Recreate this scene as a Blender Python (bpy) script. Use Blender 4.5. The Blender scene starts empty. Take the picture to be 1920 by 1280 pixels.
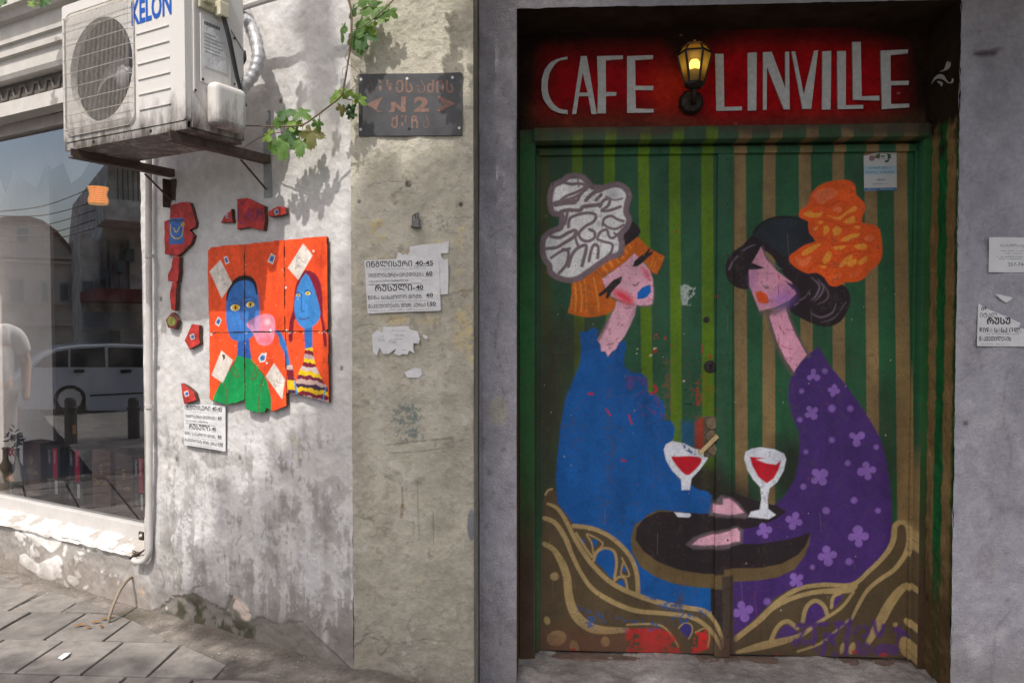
import bpy, bmesh, math, random
import numpy as np
from mathutils import Vector, Matrix, Quaternion
from mathutils.geometry import tessellate_polygon

random.seed(7)
RNG = np.random.default_rng(11)
S = bpy.context.scene
COL = S.collection

# ------------------------------------------------------------------ camera, sky, sun, exposure
F = 1400.0
YAW, PITCH = math.radians(3.0), math.radians(-1.6)
CAM = np.array([0.0, 0.0, 1.45])
cam_d = bpy.data.cameras.new('camera')
cam_d.sensor_width = 36.0
cam_d.lens = 36.0 * F / 1920.0
cam_d.clip_start = 0.05
cam_d.clip_end = 2000.0
cam = bpy.data.objects.new('camera', cam_d)
COL.objects.link(cam)
cam.location = CAM
cam.rotation_euler = (math.radians(90) + PITCH, 0, YAW)
S.camera = cam

SUN = np.array([-0.146, -0.540, 0.829]); SUN /= np.linalg.norm(SUN)
world = bpy.data.worlds.new('World'); S.world = world
world.use_nodes = True
wn = world.node_tree.nodes; wl = world.node_tree.links
sky = wn.new('ShaderNodeTexSky'); sky.sky_type = 'NISHITA'; sky.sun_disc = False
sky.sun_elevation = math.asin(SUN[2]); sky.sun_rotation = math.atan2(SUN[0], SUN[1])
sky.air_density = 1.0; sky.dust_density = 5.0; sky.ozone_density = 0.6
wl.new(sky.outputs['Color'], wn['Background'].inputs['Color'])
wn['Background'].inputs['Strength'].default_value = 0.15
sl = bpy.data.lights.new('sun', 'SUN'); sl.energy = 2.6; sl.angle = math.radians(0.53); sl.color = (1.0, 0.96, 0.905)
so = bpy.data.objects.new('sun', sl); COL.objects.link(so); so.location = (-3, -8, 14)
so.rotation_euler = Vector(SUN).to_track_quat('Z', 'Y').to_euler()
S.view_settings.view_transform = 'Standard'
S.view_settings.look = 'None'
S.view_settings.gamma = 1.0
S.view_settings.exposure = 0.42
S.cycles.max_bounces = 8
S.cycles.diffuse_bounces = 4
S.cycles.transparent_max_bounces = 10
S.cycles.use_denoising = True
S.cycles.caustics_reflective = False
S.cycles.caustics_refractive = False

# ------------------------------------------------------------------ measuring the place: camera rays meet the real planes of the walls
_f = np.array([-math.sin(YAW) * math.cos(PITCH), math.cos(YAW) * math.cos(PITCH), math.sin(PITCH)])
_r = np.array([math.cos(YAW), math.sin(YAW), 0.0])
_u = np.cross(_r, _f)
def ray(u, v):
    return _f + _r * ((u - 960.0) / F) - _u * ((v - 640.0) / F)
class Plane:
    def __init__(s, O, U, V):
        s.O = np.array(O, float); s.U = np.array(U, float); s.U /= np.linalg.norm(s.U)
        s.V = np.array(V, float); s.N = np.cross(s.U, s.V)
    def hit(s, u, v, off=0.0):
        d = ray(u, v); O = s.O + s.N * off
        return CAM + d * (np.dot(O - CAM, s.N) / np.dot(d, s.N))
    def uv(s, u, v, off=0.0):
        P = s.hit(u, v, off) - s.O
        return (float(np.dot(P, s.U)), float(np.dot(P, s.V)))
    def p(s, a, b, off=0.0):
        return s.O + s.U * a + s.V * b + s.N * off
def front(y):
    return Plane((0, y, 0), (1, 0, 0), (0, 0, 1))
YD, YW, YP = 3.15, 2.88, 2.66          # door plane, cafe wall, pillar face
DOOR, WALL, PIL = front(YD), front(YW), front(YP)
CX = PIL.hit(660, 640)[0]
LEFT = Plane((CX, YP, 0), (0.901, -0.434, 0), (0, 0, 1))   # side wall turning back to the left
ZG = 0.172
GROUND = Plane((0, 0, ZG), (1, 0, 0), (0, 1, 0))
GLASS_OFF = -0.10
def mirror_hit(u, v, X):
    """point on the plane x = X that the shop window mirrors at this place of the glass"""
    P = LEFT.hit(u, v, GLASS_OFF); d = ray(u, v)
    d = d - 2 * np.dot(d, LEFT.N) * LEFT.N
    return P + d * ((X - P[0]) / d[0])

def lin(c):
    c = np.asarray(c, float) / 255.0
    return np.where(c <= 0.04045, c / 12.92, ((c + 0.055) / 1.055) ** 2.4)
KD = 0.53
def A(r, g, b, k=KD):
    """paint albedo from the tone it shows in the shade of the doorway"""
    return np.clip(lin((r, g, b)) / k, 0.004, 0.82)

# ------------------------------------------------------------------ noise
def vnoise(h, w, cell, seed):
    rg = np.random.default_rng(seed)
    ny, nx = int(h / cell) + 3, int(w / cell) + 3
    g = rg.random((ny, nx))
    y = np.arange(h) / cell; x = np.arange(w) / cell
    iy = y.astype(int); ix = x.astype(int)
    fy = y - iy; fx = x - ix
    fy = fy * fy * (3 - 2 * fy); fx = fx * fx * (3 - 2 * fx)
    a = g[iy][:, ix]; b = g[iy][:, ix + 1]; c = g[iy + 1][:, ix]; d = g[iy + 1][:, ix + 1]
    FX = fx[None, :]; FY = fy[:, None]
    return (a * (1 - FX) + b * FX) * (1 - FY) + (c * (1 - FX) + d * FX) * FY
def fbm(h, w, cell, seed, octs=5, sy=1.0):
    out = np.zeros((h, w)); amp = 1.0; tot = 0
    for i in range(octs):
        c = max(cell / 2 ** i, 1.01)
        if sy != 1.0:
            hh = max(int(h / sy), 4)
            n = vnoise(hh, w, c, seed + i * 17)
            n = n[np.clip((np.arange(h) / sy).astype(int), 0, hh - 1)]
        else:
            n = vnoise(h, w, c, seed + i * 17)
        out += n * amp; tot += amp; amp *= 0.55
    return out / tot
def smooth(a, lo, hi):
    t = np.clip((a - lo) / (hi - lo), 0, 1); return t * t * (3 - 2 * t)

def spline(pts, closed=True, n=5):
    P = [np.array(p, float) for p in pts]; m = len(P); out = []
    rng = range(m if closed else m - 1)
    for i in rng:
        if closed:
            p0, p1, p2, p3 = P[i - 1], P[i], P[(i + 1) % m], P[(i + 2) % m]
        else:
            p0, p1, p2, p3 = P[max(i - 1, 0)], P[i], P[i + 1], P[min(i + 2, m - 1)]
        for k in range(n):
            t = k / n
            out.append(0.5 * (2 * p1 + (p2 - p0) * t + (2 * p0 - 5 * p1 + 4 * p2 - p3) * t * t + (3 * p1 - p0 - 3 * p2 + p3) * t ** 3))
    if not closed: out.append(P[-1])
    return [tuple(p) for p in out]

# ------------------------------------------------------------------ a painted surface: colours and relief held on a fine real grid in wall coordinates
class Canvas:
    def __init__(s, plane, a0, a1, b0, b1, res, color, off=0.0):
        s.pl, s.a0, s.b0, s.res, s.off = plane, a0, b0, res, off
        s.w = int(round((a1 - a0) / res)) + 1; s.h = int(round((b1 - b0) / res)) + 1
        s.c = np.empty((s.h, s.w, 3)); s.c[:] = color
        s.z = np.zeros((s.h, s.w))
        s.X = a0 + np.arange(s.w) * res; s.Y = b0 + np.arange(s.h) * res
    def T(s, pts, cr=None):
        """photo points (or crop points with crop (x,y,scale)) to wall metres"""
        if cr is not None: pts = [(cr[0] + p[0] / cr[2], cr[1] + p[1] / cr[2]) for p in pts]
        return [s.pl.uv(p[0], p[1], s.off) for p in pts]
    def _box(s, q, m):
        q = np.array(q)
        j0 = int(max((q[:, 0].min() - m - s.a0) / s.res, 0)); j1 = int(min((q[:, 0].max() + m - s.a0) / s.res + 2, s.w))
        i0 = int(max((q[:, 1].min() - m - s.b0) / s.res, 0)); i1 = int(min((q[:, 1].max() + m - s.b0) / s.res + 2, s.h))
        return i0, i1, j0, j1
    def poly_mask(s, q, soft):
        soft = max(soft, s.res)
        i0, i1, j0, j1 = s._box(q, soft)
        if i1 <= i0 or j1 <= j0: return None
        X, Y = np.meshgrid(s.X[j0:j1], s.Y[i0:i1])
        ins = np.zeros(X.shape, bool); d2 = np.full(X.shape, 1e9)
        n = len(q)
        for k in range(n):
            x0, y0 = q[k]; x1, y1 = q[(k + 1) % n]
            dx, dy = x1 - x0, y1 - y0; L = dx * dx + dy * dy
            if L < 1e-14: continue
            t = np.clip(((X - x0) * dx + (Y - y0) * dy) / L, 0, 1)
            d2 = np.minimum(d2, (X - x0 - t * dx) ** 2 + (Y - y0 - t * dy) ** 2)
            if dy != 0:
                cr = ((Y >= y0) != (Y >= y1))
                ins ^= cr & (X < x0 + (Y - y0) / dy * dx)
        sd = np.sqrt(d2); sd = np.where(ins, sd, -sd)
        return (slice(i0, i1), slice(j0, j1)), np.clip(0.5 + sd / soft, 0, 1)
    def line_mask(s, q, ws, soft):
        soft = max(soft, s.res)
        i0, i1, j0, j1 = s._box(q, max(ws) / 2 + soft)
        if i1 <= i0 or j1 <= j0: return None
        X, Y = np.meshgrid(s.X[j0:j1], s.Y[i0:i1])
        m = np.full(X.shape, -1e9)
        for k in range(len(q) - 1):
            x0, y0 = q[k]; x1, y1 = q[k + 1]; dx, dy = x1 - x0, y1 - y0; L = dx * dx + dy * dy
            if L < 1e-14: continue
            t = np.clip(((X - x0) * dx + (Y - y0) * dy) / L, 0, 1)
            d = np.sqrt((X - x0 - t * dx) ** 2 + (Y - y0 - t * dy) ** 2)
            m = np.maximum(m, (ws[k] + (ws[k + 1] - ws[k]) * t) / 2 - d)
        return (slice(i0, i1), slice(j0, j1)), np.clip(0.5 + m / soft, 0, 1)
    def _put(s, r, color, alpha, tex, z):
        if r is None: return
        sl, m = r
        m = m * alpha
        if tex is not None: m = m * tex[sl]
        if color is not None:
            s.c[sl] = s.c[sl] * (1 - m[..., None]) + np.asarray(color) * m[..., None]
        if z: s.z[sl] = s.z[sl] * (1 - m) + z * m
    def poly(s, pts, color, cr=None, soft=0.0, alpha=1.0, tex=None, z=0, sp=0):
        if sp: pts = spline(pts, True, sp)
        s._put(s.poly_mask(s.T(pts, cr), soft), color, alpha, tex, z)
    def line(s, pts, w, color, cr=None, soft=0.0, alpha=1.0, tex=None, z=0, sp=4):
        """w in photo pixels (or crop pixels); a number or one per point"""
        ws = list(w) if hasattr(w, '__len__') else [w] * len(pts)
        if sp:
            q = spline([(p[0], p[1], k) for p, k in zip(pts, ws)], False, sp)
            pts = [(p[0], p[1]) for p in q]; ws = [max(p[2], 0.1) for p in q]
        T = s.T(pts, cr)
        e = s.T([(pts[0][0], pts[0][1]), (pts[0][0], pts[0][1] + 10)], cr)
        k = abs(e[1][1] - e[0][1]) / 10 if abs(e[1][1] - e[0][1]) > 1e-6 else 0.002
        s._put(s.line_mask(T, [x * k for x in ws], soft), color, alpha, tex, z)
    def dot(s, x, y, rx, color, cr=None, ry=None, soft=0.0, alpha=1.0, tex=None, n=18, rot=0.0, z=0):
        ry = ry or rx; c, sn = math.cos(rot), math.sin(rot)
        pts = []
        for i in range(n):
            t = 2 * math.pi * i / n; ex, ey = rx * math.cos(t), ry * math.sin(t)
            pts.append((x + ex * c - ey * sn, y + ex * sn + ey * c))
        s.poly(pts, color, cr, soft, alpha, tex, z)
    def mulnoise(s, amt, cell, seed, octs=5, sy=1.0):
        n = fbm(s.h, s.w, cell / s.res, seed, octs, sy); n = (n - n.mean()) / (n.std() + 1e-6)
        s.c *= np.clip(1 + amt * n, 0.2, 1.8)[..., None]
    def noise(s, cell, seed, octs=5, sy=1.0):
        n = fbm(s.h, s.w, cell / s.res, seed, octs, sy); n = (n - n.mean()) / (n.std() + 1e-6)
        return n
    def grid(s, rect=None, off=0.0, skirt=0.0, hole=None, keep=None):
        """verts, quads, colours of the part of the canvas inside rect (wall metres)"""
        i0, i1, j0, j1 = 0, s.h, 0, s.w
        if rect:
            j0 = int(np.clip(round((rect[0] - s.a0) / s.res), 0, s.w - 2)); j1 = int(np.clip(round((rect[1] - s.a0) / s.res) + 1, j0 + 2, s.w))
            i0 = int(np.clip(round((rect[2] - s.b0) / s.res), 0, s.h - 2)); i1 = int(np.clip(round((rect[3] - s.b0) / s.res) + 1, i0 + 2, s.h))
        AA, BB = np.meshgrid(s.X[j0:j1], s.Y[i0:i1])
        Z = s.z[i0:i1, j0:j1] + off + s.off
        V = s.pl.O + AA[..., None] * s.pl.U + BB[..., None] * s.pl.V + Z[..., None] * s.pl.N
        C = s.c[i0:i1, j0:j1]
        h, w = AA.shape
        idx = np.arange(h * w).reshape(h, w)
        Q = np.stack([idx[:-1, :-1], idx[:-1, 1:], idx[1:, 1:], idx[1:, :-1]], -1)
        k = np.ones((h - 1, w - 1), bool)
        if hole is not None:
            cA, cB = AA[:-1, :-1] + s.res / 2, BB[:-1, :-1] + s.res / 2
            for (x0, x1, y0, y1) in hole: k &= ~((cA > x0) & (cA < x1) & (cB > y0) & (cB < y1))
        if keep is not None: k &= keep[i0:i1, j0:j1][:-1, :-1]
        Q = Q[k]
        V = V.reshape(-1, 3); C = C.reshape(-1, 3)
        if skirt:
            ring = np.concatenate([idx[0, :], idx[1:, -1], idx[-1, -2::-1], idx[-2:0:-1, 0]])
            n0 = len(V)
            V = np.concatenate([V, V[ring] - s.pl.N * skirt]); C = np.concatenate([C, C[ring]])
            m = len(ring); i = np.arange(m); j = (i + 1) % m
            Q = np.concatenate([Q, np.stack([ring[j], ring[i], n0 + i, n0 + j], -1)])
        return V, Q, C

# ------------------------------------------------------------------ object helpers
WLOC = {}
def wloc(o): return WLOC.get(o.name, np.zeros(3))
def tag(o, label=None, cat=None, group=None, kind=None):
    if label: o['label'] = label
    if cat: o['category'] = cat
    if group: o['group'] = group
    if kind: o['kind'] = kind
    return o
def root(name, loc, label=None, cat=None, group=None, kind=None):
    o = bpy.data.objects.new(name, None); COL.objects.link(o)
    o.location = [float(x) for x in loc]; o.empty_display_size = 0.1
    WLOC[o.name] = np.array(loc, float)
    return tag(o, label, cat, group, kind)
def link(name, me, mat, parent=None, origin=None):
    o = bpy.data.objects.new(name, me); COL.objects.link(o)
    if mat is not None: me.materials.append(mat)
    if parent is not None: o.parent = parent
    return o
def _place(V, parent):
    V = np.asarray(V, float)
    if parent is not None:
        return V - wloc(parent), wloc(parent), np.zeros(3)
    c = np.array([(V[:, 0].min() + V[:, 0].max()) / 2, (V[:, 1].min() + V[:, 1].max()) / 2, V[:, 2].min()])
    return V - c, c, c
def mk(name, V, faces, mat, parent=None, smooth_=False, tags=None):
    """one mesh object from world coordinates"""
    Vl, wl_, loc = _place(V, parent)
    me = bpy.data.meshes.new(name)
    me.from_pydata([tuple(v) for v in Vl], [], [tuple(f) for f in faces])
    if smooth_:
        me.polygons.foreach_set('use_smooth', np.ones(len(me.polygons), bool))
    me.update()
    o = link(name, me, mat, parent)
    o.location = [float(x) for x in loc]; WLOC[o.name] = wl_
    if tags: tag(o, *tags)
    return o
def mkgrid(name, parts, mat, parent=None, smooth_=True, tags=None, kind=None):
    """one mesh from canvas grids [(V,Q,C),...] with its colours on the vertices"""
    Vs, Qs, Cs, n = [], [], [], 0
    for V, Q, C in parts:
        Vs.append(V); Qs.append(Q + n); Cs.append(C); n += len(V)
    V = np.concatenate(Vs); Q = np.concatenate(Qs); C = np.concatenate(Cs)
    used = np.zeros(len(V), bool); used[Q.ravel()] = True
    remap = np.cumsum(used) - 1; V = V[used]; C = C[used]; Q = remap[Q]
    Vl, wl_, loc = _place(V, parent)
    me = bpy.data.meshes.new(name)
    me.vertices.add(len(Vl)); me.vertices.foreach_set('co', Vl.astype(np.float32).ravel())
    me.loops.add(Q.size); me.loops.foreach_set('vertex_index', Q.astype(np.int32).ravel())
    me.polygons.add(len(Q)); me.polygons.foreach_set('loop_start', (np.arange(len(Q)) * 4).astype(np.int32))
    me.polygons.foreach_set('loop_total', np.full(len(Q), 4, np.int32))
    me.polygons.foreach_set('use_smooth', np.full(len(Q), smooth_, bool))
    me.update(calc_edges=True)
    at = me.color_attributes.new('Col', 'FLOAT_COLOR', 'POINT')
    at.data.foreach_set('color', np.concatenate([np.clip(C, 0.0, 1), np.ones((len(C), 1))], 1).astype(np.float32).ravel())
    o = link(name, me, mat, parent)
    o.location = [float(x) for x in loc]; WLOC[o.name] = wl_
    if tags: tag(o, *tags)
    if kind: o['kind'] = kind
    return o
class MB:
    """collects pieces of one mesh"""
    def __init__(s): s.V = []; s.Fc = []
    def add(s, V, Fc):
        n = len(s.V); s.V += [tuple(map(float, v)) for v in V]; s.Fc += [tuple(i + n for i in f) for f in Fc]; return s
    def boxpts(s, c8):
        """c8: four bottom corners counter-clockwise, then four top"""
        return s.add(c8, [(3, 2, 1, 0), (4, 5, 6, 7), (0, 1, 5, 4), (1, 2, 6, 5), (2, 3, 7, 6), (3, 0, 4, 7)])
    def box(s, x0, x1, y0, y1, z0, z1):
        return s.boxpts([(x0, y0, z0), (x1, y0, z0), (x1, y1, z0), (x0, y1, z0), (x0, y0, z1), (x1, y0, z1), (x1, y1, z1), (x0, y1, z1)])
    def pbox(s, pl, a0, a1, b0, b1, o0, o1):
        """box in wall coordinates, o0 back, o1 front"""
        P = pl.p
        return s.boxpts([P(a0, b0, o1), P(a1, b0, o1), P(a1, b0, o0), P(a0, b0, o0), P(a0, b1, o1), P(a1, b1, o1), P(a1, b1, o0), P(a0, b1, o0)])
    def tube(s, pts, r, n=8, cap=True):
        P = [np.array(p, float) for p in pts]; rs = r if hasattr(r, '__len__') else [r] * len(P)
        V, Fc = [], []; prev = None
        for i, p in enumerate(P):
            t = (P[min(i + 1, len(P) - 1)] - P[max(i - 1, 0)]); t /= (np.linalg.norm(t) + 1e-12)
            if prev is None:
                ref = np.array([0, 0, 1.]) if abs(t[2]) < 0.9 else np.array([1., 0, 0])
                x = np.cross(ref, t)
            else: x = prev - t * np.dot(prev, t)
            x /= (np.linalg.norm(x) + 1e-12); y = np.cross(t, x); prev = x
            for k in range(n):
                a = 2 * math.pi * k / n
                V.append(p + (x * math.cos(a) + y * math.sin(a)) * rs[i])
        for i in range(len(P) - 1):
            for k in range(n):
                k2 = (k + 1) % n
                Fc.append((i * n + k, i * n + k2, (i + 1) * n + k2, (i + 1) * n + k))
        if cap: Fc += [tuple(range(n - 1, -1, -1)), tuple(range((len(P) - 1) * n, len(P) * n))]
        return s.add(V, Fc)
    def lathe(s, base, axis, prof, n=16):
        """prof: (radius, distance along axis)"""
        ax = np.array(axis, float); ax /= np.linalg.norm(ax)
        ref = np.array([0, 0, 1.]) if abs(ax[2]) < 0.9 else np.array([1., 0, 0])
        x = np.cross(ref, ax); x /= np.linalg.norm(x); y = np.cross(ax, x)
        V, Fc = [], []
        for r, h in prof:
            for k in range(n):
                a = 2 * math.pi * k / n
                V.append(np.array(base) + ax * h + (x * math.cos(a) + y * math.sin(a)) * max(r, 1e-4))
        for i in range(len(prof) - 1):
            for k in range(n):
                k2 = (k + 1) % n
                Fc.append((i * n + k, i * n + k2, (i + 1) * n + k2, (i + 1) * n + k))
        Fc += [tuple(range(n - 1, -1, -1)), tuple(range((len(prof) - 1) * n, len(prof) * n))]
        return s.add(V, Fc)
    def prism(s, pl, q, o0, o1, holes=()):
        """outline q in wall metres, from offset o0 (back) to o1 (front)"""
        loops = [list(q)] + [list(h) for h in holes]
        tri = tessellate_polygon([[Vector((p[0], p[1], 0)) for p in L] for L in loops])
        flat = [p for L in loops for p in L]; n = len(flat)
        V = [pl.p(p[0], p[1], o1) for p in flat] + [pl.p(p[0], p[1], o0) for p in flat]
        Fc = []
        for t in tri:
            a, b, c = [flat[i] for i in t]
            if (b[0] - a[0]) * (c[1] - a[1]) - (b[1] - a[1]) * (c[0] - a[0]) < 0: t = (t[0], t[2], t[1])
            Fc.append(tuple(t)); Fc.append((t[2] + n, t[1] + n, t[0] + n))
        st = 0
        for li, L in enumerate(loops):
            m = len(L)
            ar = sum(L[i][0] * L[(i + 1) % m][1] - L[(i + 1) % m][0] * L[i][1] for i in range(m))
            flip = (ar < 0) != (li > 0)
            for i in range(m):
                a, b = st + i, st + (i + 1) % m
                Fc.append((a + n, b + n, b, a) if not flip else (a, b, b + n, a + n))
            st += m
        return s.add(V, Fc)
    def build(s, name, mat, parent=None, smooth_=False, tags=None, bevel=0.0):
        o = mk(name, s.V, s.Fc, mat, parent, smooth_, tags)
        if bevel:
            m = o.modifiers.new('edge', 'BEVEL'); m.width = bevel; m.segments = 2; m.limit_method = 'ANGLE'; m.angle_limit = math.radians(40)
        return o
def crop(pts, cr): return [(cr[0] + p[0] / cr[2], cr[1] + p[1] / cr[2]) for p in pts]

# ------------------------------------------------------------------ materials
def new_mat(name):
    m = bpy.data.materials.new(name); m.use_nodes = True
    n = m.node_tree.nodes; l = m.node_tree.links
    return m, n, l, n['Principled BSDF']
def _bump(n, l, b, scale, strength, dist, detail=6.0, vec=None, rough=0.6):
    t = n.new('ShaderNodeTexNoise'); t.inputs['Scale'].default_value = scale; t.inputs['Detail'].default_value = detail; t.inputs['Roughness'].default_value = rough
    g = n.new('ShaderNodeNewGeometry'); l.new(g.outputs['Position'], t.inputs['Vector'])
    bp = n.new('ShaderNodeBump'); bp.inputs['Strength'].default_value = strength; bp.inputs['Distance'].default_value = dist
    l.new(t.outputs['Fac'], bp.inputs['Height']); l.new(bp.outputs['Normal'], b.inputs['Normal'])
    return bp
def vmat(name, rough=0.75, bscale=60.0, bstr=0.4, bdist=0.004, spec=0.3, var=0.12, vscale=35.0):
    """painted surface: vertex colours, fine procedural grain and relief"""
    m, n, l, b = new_mat(name)
    a = n.new('ShaderNodeVertexColor'); a.layer_name = 'Col'
    g = n.new('ShaderNodeNewGeometry')
    t = n.new('ShaderNodeTexNoise'); t.inputs['Scale'].default_value = vscale; t.inputs['Detail'].default_value = 8.0; t.inputs['Roughness'].default_value = 0.65
    l.new(g.outputs['Position'], t.inputs['Vector'])
    mr = n.new('ShaderNodeMapRange'); mr.inputs['From Min'].default_value = 0.3; mr.inputs['From Max'].default_value = 0.7
    mr.inputs['To Min'].default_value = 1 - var; mr.inputs['To Max'].default_value = 1 + var
    l.new(t.outputs['Fac'], mr.inputs['Value'])
    mx = n.new('ShaderNodeVectorMath'); mx.operation = 'SCALE'
    l.new(a.outputs['Color'], mx.inputs[0]); l.new(mr.outputs['Result'], mx.inputs['Scale'])
    l.new(mx.outputs['Vector'], b.inputs['Base Color'])
    b.inputs['Roughness'].default_value = rough; b.inputs['Specular IOR Level'].default_value = spec
    _bump(n, l, b, bscale, bstr, bdist)
    return m
def pmat(name, color, rough=0.6, metal=0.0, var=0.15, vscale=20.0, bscale=80.0, bstr=0.15, bdist=0.002, spec=0.4, color2=None, trans=0.0):
    m, n, l, b = new_mat(name)
    g = n.new('ShaderNodeNewGeometry')
    t = n.new('ShaderNodeTexNoise'); t.inputs['Scale'].default_value = vscale; t.inputs['Detail'].default_value = 7.0; t.inputs['Roughness'].default_value = 0.65
    l.new(g.outputs['Position'], t.inputs['Vector'])
    cr = n.new('ShaderNodeValToRGB')
    c = np.array(color, float); c2 = np.array(color2, float) if color2 is not None else None
    cr.color_ramp.elements[0].position = 0.32; cr.color_ramp.elements[1].position = 0.68
    lo = c * (1 - var) if c2 is None else c2
    cr.color_ramp.elements[0].color = (*np.clip(lo, 0, 1), 1); cr.color_ramp.elements[1].color = (*np.clip(c * (1 + var * (c2 is None)), 0, 1), 1)
    l.new(t.outputs['Fac'], cr.inputs['Fac']); l.new(cr.outputs['Color'], b.inputs['Base Color'])
    b.inputs['Roughness'].default_value = rough; b.inputs['Metallic'].default_value = metal; b.inputs['Specular IOR Level'].default_value = spec
    if bstr: _bump(n, l, b, bscale, bstr, bdist)
    return m
def emat(name, color, strength):
    m, n, l, b = new_mat(name)
    b.inputs['Base Color'].default_value = (*color, 1); b.inputs['Emission Color'].default_value = (*color, 1); b.inputs['Emission Strength'].default_value = strength
    return m
def glassmat(name, tint=(0.9, 0.93, 0.92), ior=1.5, boost=1.0, dirt=0.03):
    m, n, l, b = new_mat(name); n.remove(b); out = n['Material Output']
    tr = n.new('ShaderNodeBsdfTransparent'); tr.inputs['Color'].default_value = (*tint, 1)
    gl = n.new('ShaderNodeBsdfGlossy'); gl.inputs['Roughness'].default_value = 0.0; gl.inputs['Color'].default_value = (1, 1, 1, 1)
    df = n.new('ShaderNodeBsdfDiffuse'); df.inputs['Color'].default_value = (0.6, 0.58, 0.55, 1)
    fr = n.new('ShaderNodeFresnel'); fr.inputs['IOR'].default_value = ior
    mu = n.new('ShaderNodeMath'); mu.operation = 'MULTIPLY'; mu.use_clamp = True; mu.inputs[1].default_value = boost
    l.new(fr.outputs['Fac'], mu.inputs[0])
    mx = n.new('ShaderNodeMixShader'); l.new(mu.outputs['Value'], mx.inputs['Fac']); l.new(tr.outputs[0], mx.inputs[1]); l.new(gl.outputs[0], mx.inputs[2])
    t = n.new('ShaderNodeTexNoise'); t.inputs['Scale'].default_value = 6.0; t.inputs['Detail'].default_value = 8.0
    g = n.new('ShaderNodeNewGeometry'); l.new(g.outputs['Position'], t.inputs['Vector'])
    mr = n.new('ShaderNodeMapRange'); mr.inputs['From Min'].default_value = 0.4; mr.inputs['From Max'].default_value = 0.75; mr.inputs['To Max'].default_value = dirt
    l.new(t.outputs['Fac'], mr.inputs['Value'])
    m2 = n.new('ShaderNodeMixShader'); l.new(mr.outputs['Result'], m2.inputs['Fac']); l.new(mx.outputs[0], m2.inputs[1]); l.new(df.outputs[0], m2.inputs[2])
    l.new(m2.outputs[0], out.inputs['Surface'])
    return m

# ------------------------------------------------------------------ lettering
GEO = lambda t: ''.join(chr(ord(c) - 0x10D0 + 0x1C90) if 0x10D0 <= ord(c) <= 0x10FA else c for c in t)
def text_tris(txt, bold=0.0, shear=0.0):
    cu = bpy.data.curves.new('lettering', 'FONT'); cu.body = txt; cu.size = 1.0; cu.offset = bold; cu.shear = shear; cu.resolution_u = 3
    o = bpy.data.objects.new('lettering', cu); COL.objects.link(o)
    dg = bpy.context.evaluated_depsgraph_get(); ev = o.evaluated_get(dg); me = ev.to_mesh()
    V = np.empty(len(me.vertices) * 3); me.vertices.foreach_get('co', V); V = V.reshape(-1, 3)[:, :2]
    Fc = [tuple(p.vertices) for p in me.polygons]
    ev.to_mesh_clear(); bpy.data.objects.remove(o); bpy.data.curves.remove(cu)
    return V, Fc
def text_on(name, txt, pl, quad, off, mat, parent, bold=0.0, shear=0.0):
    """lettering laid flat on a wall plane; quad = photo corners left-bottom, right-bottom, right-top, left-top"""
    V, Fc = text_tris(txt, bold, shear)
    if not len(V): return None
    lo, hi = V.min(0), V.max(0); q = [np.array(pl.uv(x, y, off)) for x, y in quad]
    out = []
    for p in V:
        s_, t_ = (p - lo) / np.maximum(hi - lo, 1e-6)
        a = (q[0] * (1 - s_) + q[1] * s_) * (1 - t_) + (q[3] * (1 - s_) + q[2] * s_) * t_
        out.append(pl.p(a[0], a[1], off))
    return mk(name, out, Fc, mat, parent)
def rectq(x0, y0, x1, y1, sl=0.0):
    """photo rectangle as quad; sl = slope of the line of writing"""
    d = sl * (x1 - x0)
    return [(x0, y1), (x1, y1 + d), (x1, y0 + d), (x0, y0)]
# ================================================================== THE SETTING
M = {}
M['plaster'] = vmat('plaster_paint', rough=0.9, bscale=45, bstr=0.55, bdist=0.006, spec=0.15, var=0.10, vscale=22)
M['rough_plaster'] = vmat('rough_plaster', rough=0.92, bscale=130, bstr=0.95, bdist=0.007, spec=0.15, var=0.13, vscale=60)
M['mural'] = vmat('mural_paint', rough=0.62, bscale=180, bstr=0.28, bdist=0.0015, spec=0.3, var=0.16, vscale=120)
M['board'] = vmat('board_paint', rough=0.55, bscale=90, bstr=0.5, bdist=0.002, spec=0.35, var=0.12, vscale=90)
M['concrete'] = vmat('concrete', rough=0.95, bscale=90, bstr=0.9, bdist=0.008, spec=0.2, var=0.18, vscale=60)
M['slab'] = pmat('paving_stone', (0.275, 0.262, 0.25), rough=0.85, var=0.16, vscale=9, bscale=140, bstr=0.35, bdist=0.002)
M['asphalt'] = pmat('cobble_road', (0.12, 0.115, 0.11), rough=0.9, var=0.4, vscale=6, bscale=7, bstr=0.8, bdist=0.04)
M['farground'] = pmat('street_ground', (0.20, 0.19, 0.18), rough=0.95, var=0.15, vscale=0.4, bscale=20, bstr=0.3, bdist=0.01)
M['brass'] = pmat('worn_brass', (0.55, 0.40, 0.20), rough=0.42, metal=0.5, var=0.25, vscale=60)
M['iron'] = pmat('dark_iron', (0.035, 0.03, 0.028), rough=0.55, metal=0.5, var=0.3, vscale=60, bstr=0.3)
M['rusty'] = pmat('rusty_iron', (0.09, 0.065, 0.05), rough=0.8, metal=0.2, var=0.4, vscale=30, bstr=0.4)
M['white_metal'] = pmat('white_enamel', (0.66, 0.645, 0.62), rough=0.45, var=0.06, vscale=12, bstr=0.05)
M['paper'] = pmat('paper', (0.66, 0.66, 0.665), rough=0.85, var=0.07, vscale=14, bscale=16, bstr=0.7, bdist=0.012)
M['ink'] = pmat('printing_ink', (0.045, 0.045, 0.048), rough=0.8, var=0.1, bstr=0)
M['greyink'] = pmat('fine_print_ink', (0.22, 0.22, 0.23), rough=0.8, var=0.3, vscale=300, bstr=0)

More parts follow.
